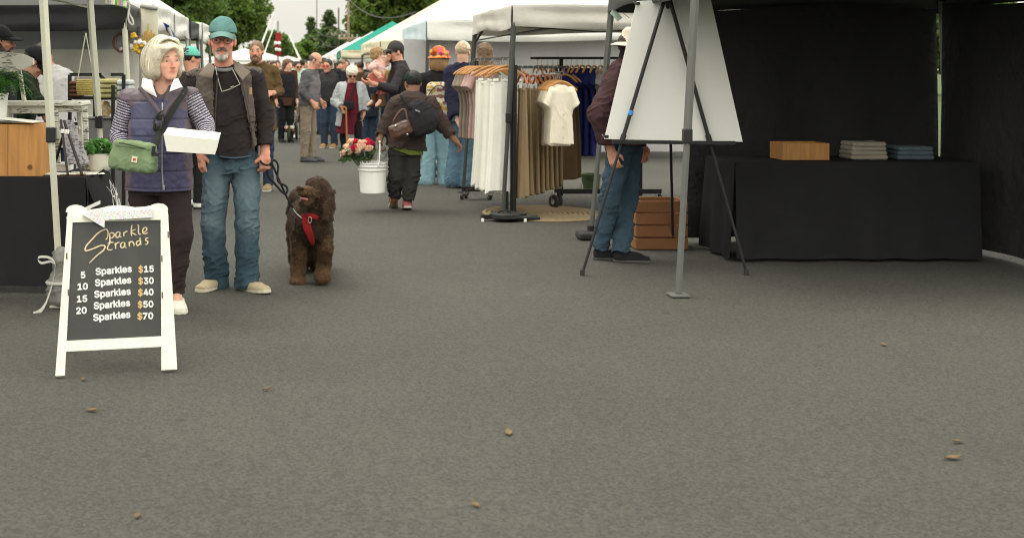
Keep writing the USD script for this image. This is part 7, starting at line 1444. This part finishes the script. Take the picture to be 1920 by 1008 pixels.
def castor(c, r, parent, rot=0.):
    w = trimesh.creation.cylinder(r, .028, sections=20); w.apply_transform(trimesh.transformations.rotation_matrix(math.pi / 2, (0, 1, 0))); w.apply_transform(trimesh.transformations.rotation_matrix(rot, (0, 0, 1))); w.apply_translation(np.asarray(c) + [0, 0, r])
    k = part('castor', w, mat('black_rubber_wheel', (.016, .016, .016), .6), parent); h = trimesh.creation.cylinder(r * .4, .034, sections=12); h.apply_transform(trimesh.transformations.rotation_matrix(math.pi / 2, (0, 1, 0))); h.apply_transform(trimesh.transformations.rotation_matrix(rot, (0, 0, 1))); h.apply_translation(np.asarray(c) + [0, 0, r]); part('hub', h, STEEL, k)
    part('fork', cat_mesh([bar(np.asarray(c) + [s * .022, 0, r], np.asarray(c) + [s * .018, .01, r * 2.3], .005, .022) for s in (-1, 1)]), STEEL, k)
def racks():
    # rack with the white dresses: its rail runs down the street
    a, b = P(961, 110, 11.95), P(893, 111, 13.7); a[2] = b[2] = 1.56
    r = thing('clothes_rack', 'black clothes rack hung with white dresses', 'clothes rack', (a + b) / 2 * [1, 1, 0])
    part('rail', bar(a + unit(a - b) * .03, b, .028, .028), RB_, r); part('post', bar(a * [1, 1, 0] + [0, 0, .06], a + [0, 0, .02], .045, .03), RB_, r); part('post', bar(b * [1, 1, 0] + [0, 0, .10], b, .04, .03), RB_, r); part('post', bar(b * [1, 1, 0] + [.10, .02, .10], b * [1, 1, 0] + [.10, .02, .55], .03, .03), RB_, r)
    cb = b * [1, 1, 0]; part('foot', bar(cb + [-.16, 0, .115], cb + [.17, .0, .115], .03, .05), RB_, r); part('foot', bar(cb + [-.12, -.1, .11], cb + [.12, .14, .11], .05, .03), RB_, r)
    for dx, dy in ((-.16, -.02), (.14, -.05), (-.10, .10), (.17, .12)): castor(cb + [dx, dy, 0], .032, r, dx * 3)
    ang = math.degrees(math.atan2(b[0] - a[0], b[1] - a[1])); at = lambda t, dz=-.088: a + (b - a) * t + [0, 0, dz]
    WD = cloth('white_linen', (.80, .785, .72), na=.05, ns=6, vary=.06); g = np.random.default_rng(4)
    rail_row(dict(name='white_dress', label='long white skirt with clipped waist in the row of white skirts', cat_='skirt', mats=(WD, WOODH), kind='skirt', group='white skirts hung in a row', seed=1, w0=.29, w1=.40, h=1.10, n=7, amp=.012), [(at(t, -.088 + g.uniform(-.03, .01)) + [g.uniform(-.03, .015) - .03, 0, 0], g.uniform(-11, 11)) for t in (.03, .09, .14, .20, .26, .32, .38, .43, .48)])
    rail_row(dict(name='pink_top', label='dusty pink top beside the white skirts', cat_='top', mats=(cloth('dusty_pink', (.40, .27, .25)), WOODH), kind='top', group='dusty pink tops', seed=3, w1=.34, h=.78), [(at(t) + [-.08 - .02 * i, 0, 0], 18 + 3 * i) for i, t in enumerate((.56, .62))], ['dusty pink top next to the white skirts', 'dusty pink top between another pink top and the taupe tops'])
    rail_row(dict(name='taupe_top', label='taupe top hung behind the dusty pink tops', cat_='top', mats=(cloth('taupe_linen', (.20, .165, .13), vary=.15), WOODH), kind='top', group='taupe tops', seed=5, w1=.34, h=.80), [(at(t) + [-.10 - .02 * i, 0, 0], 20 + 2 * i) for i, t in enumerate((.70, .76, .82))], ['taupe top next to the dusty pink tops', 'middle one of three taupe tops', 'taupe top at the far end of the white skirt rack'])
    # rack with the tan skirts
    a, b = P(970, 128, 11.9), P(1062, 129, 13.6); a[2] = b[2] = 1.475
    r = thing('clothes_rack', 'black clothes rack hung with tan skirts, standing on a flat base', 'clothes rack', (a + b) / 2 * [1, 1, 0])
    part('rail', bar(a + unit(a - b) * .03, b, .028, .028), RB_, r); part('post', bar(a * [1, 1, 0] + [-.03, 0, .03], a + [-.02, 0, .02], .045, .03), RB_, r); part('post', bar(P(949, 410, 12.0) * [1, 1, 0] + [0, 0, .03], P(949, 338, 12.0), .042, .03), RB_, r)
    bp = [P(905, 411, 11.85), P(1010, 410, 11.75)]; part('base_plate', box((P(975, 0, 11.8) * [1, 1, 0]) + [0, -.0, .03], (.36, .16, .025), bevel=.004), RB_, r); part('base_bar', bar(P(903, 0, 11.75) * [1, 1, 0] + [0, 0, .04], P(985, 0, 11.9) * [1, 1, 0] + [0, 0, .04], .05, .04), RB_, r)
    for x, y in ((905, 11.72), (985, 11.70), (1008, 11.82)): part('glide', trimesh.creation.cylinder(.014, .03, sections=10).apply_translation(P(x, 0, y) * [1, 1, 0] + [0, 0, .016]), mat('white_plastic', (.80, .80, .77), .35), r)
    TAN = cloth('tan_corduroy', (.235, .17, .098), na=.12, ns=5, bs=240, vary=.22); g = np.random.default_rng(7); at = lambda t, dz=-.088: a + (b - a) * t + [0, 0, dz]
    rail_row(dict(name='tan_skirt', label='long tan skirt in the row on the flat based rack', cat_='skirt', mats=(TAN, mat('rust_hanger', (.36, .12, .05), .45)), kind='skirt', group='tan skirts hung in a row', seed=2, w0=.17, w1=.26, h=1.05, n=4, amp=.022, hw=.26), [(at(t, -.088 + g.uniform(-.01, .01)) + [.045, -.0, 0], -80 + g.uniform(-7, 7)) for i, t in enumerate((.0, .10, .20, .30, .40, .50, .60, .69))], [f'long tan skirt, {o} from the post of the flat based rack' for o in ORD])
    rail_row(dict(name='brown_trousers', label='wide brown trousers hung at the far end of the tan skirts', cat_='trousers', mats=(cloth('brown_twill', (.13, .085, .045)), WOODH), kind='skirt', group='brown wide trousers', seed=9, w0=.22, w1=.30, h=1.0, n=3, amp=.01, hw=.3), [(at(t) + [.06, 0, .0], -40) for t in (.84, .93)], ['wide brown trousers next to the last tan skirt', 'wide brown trousers at the far end of the tan skirt rack'])
    # arm with the cream blouses
    c0, c1 = P(1053, 142, 11.75), P(1044, 142, 12.5); c0[2] = c1[2] = 1.415
    part('arm', bar(c0 + unit(c0 - c1) * .02, c1, .022, .022), RB_, r); part('arm_post', bar(c1, np.array([c1[0], c1[1], 1.47]), .022, .022), RB_, r)
    CR = cloth('cream_linen', (.76, .70, .58), na=.05, vary=.05); CR2 = cloth('blush_linen', (.52, .42, .34), na=.1)
    rail_row(dict(name='cream_blouse', label='short sleeved cream blouse with buttons, frontmost on its arm', cat_='blouse', mats=(CR, WOODH), kind='top', group=None, seed=6, w1=.37, h=.62, sx=.64, hw=.29, buttons=(-.3, -.42, -.52)), [(c0 + [.0, 0, -.088], -6)])
    rail_row(dict(name='linen_blouse', label='pale linen blouse hung behind the frontmost cream blouse', cat_='blouse', mats=(CR, WOODH), kind='top', group='linen blouses on the arm', seed=8, w1=.36, h=.64, sx=.62, hw=.29), [(c0 + (c1 - c0) * t + [-.012 - .014 * i, 0, -.088 + .006 * (i % 2)], 3 + 4 * i) for i, t in enumerate((.14, .26, .38, .5))], [f'pale linen blouse, {o} behind the frontmost cream blouse' for o in ORD[:4]])
    rail_row(dict(name='frilled_blouse', label='blush linen blouse with ruffled sleeve among the cream blouses', cat_='blouse', mats=(CR2, WOODH), kind='top', group=None, seed=10, w1=.34, h=.66, sx=.62, hw=.29), [(c0 + (c1 - c0) * .62 + [-.085, 0, -.088], 24)])
    # long rack at the back
    a, b = P(998, 109, 13.6), P(1136, 109, 13.6); a[2] = b[2] = 1.575; 
    r = thing('clothes_rack', 'long black clothes rack hung with dark green and navy garments', 'clothes rack', (a + b) / 2 * [1, 1, 0])
    part('rail', bar(a - [.02, 0, 0], b + [.4, 0, 0], .026, .026), RB_, r); m_ = P(1052, 109, 13.62); part('post', bar(m_ * [1, 1, 0] + [0, 0, .05], [m_[0], m_[1], 1.57], .04, .04), RB_, r); e = b + [.38, 0, 0]; part('post', bar(e * [1, 1, 0] + [0, 0, .05], e, .04, .04), RB_, r)
    wl = P(1042, 0, 12.9) * [1, 1, 0]; lo = np.array([0, 0, .17]); part('low_bar', bar(wl + lo, P(1240, 0, 12.9) * [1, 1, 0] + lo, .03, .05), RB_, r)
    for d in (-.03, .03): castor(wl + [d, d * 2, 0], .07, r, .5)
    castor(P(1236, 0, 12.9) * [1, 1, 0], .07, r, .2); part('low_bar', bar(wl + lo, m_ * [1, 1, 0] + [0, 0, .17], .03, .05), RB_, r); part('knob', trimesh.creation.cylinder(.012, .05, sections=8).apply_translation(P(1091, 0, 12.9) * [1, 1, 0] + [0, 0, .22]), STEEL, r)
    g = np.random.default_rng(2); at = lambda x: np.array([P(x, 0, 13.6)[0], 13.6, 1.575 - .088])
    rail_row(dict(name='green_trousers', label='dark green grey trousers hung on the long back rack', cat_='trousers', mats=(cloth('dark_green_grey', (.035, .045, .045), vary=.3), WOODH), kind='skirt', group='dark green grey trousers on the back rack', seed=4, w0=.30, w1=.30, h=.98, n=3, amp=.02), [(at(x), 66 + g.uniform(-6, 6)) for x in (1016, 1026, 1036, 1046)])
    rail_row(dict(name='navy_dress', label='navy blue dress hung on the long back rack', cat_='dress', mats=(cloth('navy_linen', (.018, .024, .12), vary=.35), WOODH), kind='top', group='navy blue dresses on the back rack', seed=12, w1=.34, h=1.02), [(at(x), 62 + g.uniform(-6, 6)) for x in (1062, 1072, 1082, 1092, 1103, 1114)])
    rail_row(dict(name='grey_shirt', label='grey and white shirt hung at the end of the long back rack', cat_='shirt', mats=(cloth('pale_grey_linen', (.4, .4, .4)), WOODH), kind='top', group='grey shirts on the back rack', seed=14, w1=.34, h=.85), [(at(x), 62 + g.uniform(-6, 6)) for x in (1126, 1138, 1152)])
    for x, l in ((1008, 'bare wooden hanger at the free end of the long back rack'),): 
        t = thing('empty_hanger', l, 'hanger', at(x)); part('bar', hanger_mesh().apply_transform(trimesh.transformations.rotation_matrix(1.1, (0, 0, 1))).apply_translation(at(x)), WOODH, t, True); part('hook', hook_mesh().apply_translation(at(x)), STEEL, t, True)
    # cream dress farther left
    q = P(834, 150, 16.6); t = thing('cream_dress', 'long cream dress hanging behind the person in pale jeans', 'dress', q); part('cloth', drape(.26, .36, (305 - 150) * 16.6 / FOCAL_PX, .02, .06, 5, .015, 3).apply_translation(q), cloth('cream_cotton', (.68, .64, .48)), t, True); part('hanger', hanger_mesh(.36).apply_translation(q + [0, 0, .05]), WOODH, t, True); part('stand', cat_mesh([tube([q + [0, .05, .1], q * [1, 1, 0] + [0, .05, .03]], .014, 8), box(q * [1, 1, 0] + [0, .05, .015], (.4, .3, .03))]), RB_, t)
    # round jute mat
    c = P(1017, 0, 12.35) * [1, 1, 0]; t = thing('jute_mat', 'round straw coloured jute mat on the road under the racks', 'mat', c); JU = cloth('jute', (.27, .205, .125), na=.2, ns=20, bs=120, bd=.006, bst=.8)
    for k in range(12): a = np.linspace(0, 2 * np.pi, 56, endpoint=False); R_ = .05 * k + .026; part('braid', tube(c + np.stack([R_ * np.cos(a), R_ * np.sin(a) * 1.12, np.full(56, .012)], 1), .027 * (1 if k else 1), 6, True).apply_transform(np.diag([1, 1, .45, 1])), JU, t, True)
    # weight disc at the pale grey tent's leg, and a green pot at the back
    f = FG[0][1]; t = thing('weight_disc', 'round black weight lying at the foot of the pale grey tent leg', 'weight', f + [0, 0, .02]); part('disc', lathe([(.001, .025), (.13, .025), (.145, .035), (.145, .07), (.13, .085), (.06, .085), (.055, .1), (.001, .1)], 32, f + [.02, -.03, .0]), mat('black_rubber', (.022, .022, .021), .6, ns=30, na=.2, bs=80), t, smooth=35); part('handle', tube(curve([f + [-.06, -.12, .09], f + [.0, -.14, .12], f + [.06, -.12, .09]], 8), .008, 6), RB_, t, True)
    q = P(1108, 0, 14.9) * [1, 1, 0]; t = thing('green_tub', 'dark green tub on the road behind the long back rack', 'tub', q); part('tub', lathe([(.001, 0), (.10, 0), (.12, .17), (.13, .17), (.13, .185), (.11, .185), (.1, .02), (.001, .02)], 24, q), mat('green_plastic', (.04, .06, .02), .5), t, smooth=35); part('handle', tube(curve([q + [-.125, 0, .18], q + [0, -.13, .12], q + [.125, 0, .18]], 10), .005, 5), RB_, t, True)
racks()
# ------------------------------------------------------------------ the dark tent and the easel at the near right
def right_side():
    TD, FD = tent('dark grey tent whose corner rises over the man in the maroon jacket', [(2.44, 8.0), (2.47, 10.45), (5.3, 10.45), (5.3, 8.0)], 1.955, 2.16, 2.9, DGREY, DGREY, LEGG, splay=.10, truss=())
    f = FD[1][1]; t = thing('weight_pad', 'flat black weight at the foot of the dark grey tent leg', 'weight', f); V = Vol(f - .25, f + .25, .008); V.rbox(f + [-.03, -.05, .035], (.10, .10, .032), rad=.025); part('pad', tidy(V.mesh()), mat('black_rubber', (.022, .022, .021), .6), t, True); part('collar', tube([f + [0, 0, .06], f + [0, 0, .11]], .032, 10), mat('black_plastic', (.015, .015, .016), .35), t)
    tg = thing('paper_tag', 'small green and white paper tag hung under the dark grey tent corner', 'tag', P(1156, 28, 10.3)); R = trimesh.transformations.rotation_matrix(-.75, (0, 1, 0))[:3, :3]; part('card', box(P(1155, 29, 10.3), (.05, .004, .10), R), mat('mint_card', (.5, .62, .52), .7), tg); part('string', tube([P(1162, 20, 10.3), P(1180, 34, 10.3)], .002, 4), WIRE, tg)
    # easel with the white board
    e = thing('tripod_easel', 'black telescopic tripod easel standing on the road before the white board', 'easel', P(1250, 400, 8.9) * [1, 1, 0]); BP = mat('black_paint', (.012, .012, .012), .4, na=.05)
    top = P(1251, -18, 8.95); F = [P(1092, 516, 8.68), P(1400, 520, 8.70), P(1262, 440, 9.95)]
    for i, ft in enumerate(F):
        ft = ft * [1, 1, 0] + [0, 0, .015]; mid = top + (ft - top) * .53; L = part('leg', tube([top, mid], .0145, 10), BP, e); part('inner_leg', tube([mid, ft], .0105, 10), BP, L); part('rubber_foot', trimesh.creation.cylinder(.017, .04, sections=12).apply_translation(ft + [0, 0, .006]), mat('black_rubber', (.022, .022, .021), .6), L); part('lock', tube([mid - (ft - top) * .012, mid + (ft - top) * .012], .02, 10), BP, L)
    part('head', lathe([(.001, -.04), (.035, -.04), (.04, .0), (.03, .05), (.001, .06)], 16, top), BP, e, smooth=30)
    tp = top + (F[0] * [1, 1, 0] - top) * .43; part('blue_tape', tube([tp, tp + unit(F[0] - top) * .035], .019, 10), mat('blue_tape', (.05, .22, .55), .6), e)
    tray = [P(1148, 266, 8.78), P(1378, 268, 8.78)]; part('ledge', bar(tray[0], tray[1], .03, .025), BP, e)
    b = thing('white_board', 'large plain white board resting on the black tripod easel', 'board', P(1262, 262, 8.85)); c = [P(1194, 3, 9.02), P(1331, -6, 9.02), P(1392, 266, 8.84), P(1133, 261, 8.84)]
    part('panel', sheet(lambda u, v: (c[0] * (1 - u[..., None]) + c[1] * u[..., None]) * (1 - v[..., None]) + (c[3] * (1 - u[..., None]) + c[2] * u[..., None]) * v[..., None], 6, 6, .012), mat('white_foam_board', (.60, .60, .57), .6, ns=2, na=.03), b)
    for x, y in ((1137, 256), (1196, 7)):
        k = part('binder_clip', box(P(x, y, 8.81 if y > 100 else 8.99), (.03, .025, .022), bevel=.004), mat('black_plastic', (.015, .015, .016), .35), b); part('wire_arm', tube(curve([P(x - 4, y, 8.8), P(x - 8, y - 4, 8.79), P(x - 4, y + 4, 8.79)], 8), .0015, 4), STEEL, k)
    # the stall's crate, table and walls
    cr = thing('brown_crate', 'brown wooden crate on the road behind the legs of the man in the maroon jacket', 'crate', P(1225, 440, 9.9) * [1, 1, 0]); W = mat('brown_crate_wood', (.20, .09, .04), .6, ns=4, na=.25, stretch=(1, 1, 8)); x0 = P(1192, 0, 9.9)[0]; w, h, d = .42, .40, .34
    for k in range(4): part('slat', box([x0 + w / 2, 9.9, .05 + .1 * k], (w, .016, .088), bevel=.003), W, cr); part('slat', box([x0 + w / 2, 9.9 + d, .05 + .1 * k], (w, .016, .088), bevel=.003), W, cr); part('slat', box([x0 + .008, 9.9 + d / 2, .05 + .1 * k], (.016, d - .02, .088), bevel=.003), W, cr); part('slat', box([x0 + w - .008, 9.9 + d / 2, .05 + .1 * k], (.016, d - .02, .088), bevel=.003), W, cr)
    part('corner_post', box([x0 + .03, 9.93, .2], (.025, .03, .39)), W, cr); part('corner_post', box([x0 + w - .03, 9.93, .2], (.025, .03, .39)), W, cr); part('base', box([x0 + w / 2, 9.9 + d / 2, .012], (w - .03, d - .03, .012)), W, cr)
    DW = canvas('charcoal_wall', (.040, .040, .042), .10, bs=6, bd=.06, bst=.7)
    hang('tent_wall', 'charcoal fabric wall across the dark grey tent', (3.06, 10.36), (5.2, 10.36), .04, 1.98, DW, 3, .03, 1); hang('tent_wall', 'charcoal fabric wall along the outer side of the dark grey tent', (5.22, 10.3), (5.22, 7.9), .04, 1.98, DW, 2, .035, 5)
    BLKCLOTH = cloth('black_table_cloth', (.016, .016, .018)); X0, X1, Y0, Y1, Z = 3.15, 5.0, 9.3, 10.0, .755
    t = thing('draped_table', 'table under a black cloth inside the dark grey tent', 'table', ((X0 + X1) / 2, (Y0 + Y1) / 2, 0)); part('table_top', box([(X0 + X1) / 2, (Y0 + Y1) / 2, Z - .012], (X1 - X0, Y1 - Y0, .024), bevel=.006), BLKCLOTH, t)
    part('cloth_front', sheet(lambda u, v: np.stack([X0 + (X1 - X0) * u, Y0 - .004 - .02 * v - .022 * v * np.sin(u * 27 + np.sin(u * 9)), Z - .004 - (Z - .03) * v], -1), 110, 14, .004), BLKCLOTH, t, True); part('cloth_end', sheet(lambda u, v: np.stack([X0 - .004 - .04 * v - .02 * v * np.sin(u * 14), Y0 + (Y1 - Y0) * u, Z - .004 - (Z - .03) * v], -1), 40, 14, .004), BLKCLOTH, t, True)
def right_goods():
    W = mat('brown_crate_wood', (.20, .09, .04)); Z = .757
    t = thing('small_box', 'small open pine box standing on the black table inside the dark grey tent', 'box', (3.75, 9.6, Z)); PN = mat('orange_pine', (.42, .205, .065))
    for dx, dy, sx, sy in ((0, -.13, .36, .014), (0, .13, .36, .014), (-.173, 0, .014, .246), (.173, 0, .014, .246)): part('side_board', box([3.75 + dx, 9.6 + dy, Z + .065], (sx, sy, .13), bevel=.002), PN, t)
    part('base', box([3.75, 9.6, Z + .006], (.33, .24, .01)), PN, t)
    for k, (c_, l) in enumerate((((.30, .27, .22), 'folded oatmeal cloth on the black table inside the dark grey tent'), ((.10, .13, .16), 'folded slate blue cloth on the black table inside the dark grey tent'))):
        s_ = thing('folded_cloth', l, 'cloth', (4.25 + .36 * k, 9.6, Z)); M = cloth('goods_cloth_%d' % k, c_)
        for j in range(4 - k): part('fold', ruffle(box([4.25 + .36 * k, 9.6, Z + .018 + .034 * j], (.29 - .01 * j, .24, .033), bevel=.012).subdivide().subdivide().subdivide(), .005, 10, j + k), M, s_, True)
right_goods()
right_side()
# trees that close the view beyond the stalls on the right
for i, (px, Y, hf, lab) in enumerate(((1330, 62, 120, 'leafy tree seen past the right end of the pale grey tent'), (1560, 58, 130, 'dark leafy tree beyond the dark grey tent'), (1780, 66, 130, 'leafy tree at the far right edge'))): broadleaf('street_tree', lab, px, Y, hf, 1.2, 8.5, (GB, GC, GA)[i], 30 + i, 9000, .24)
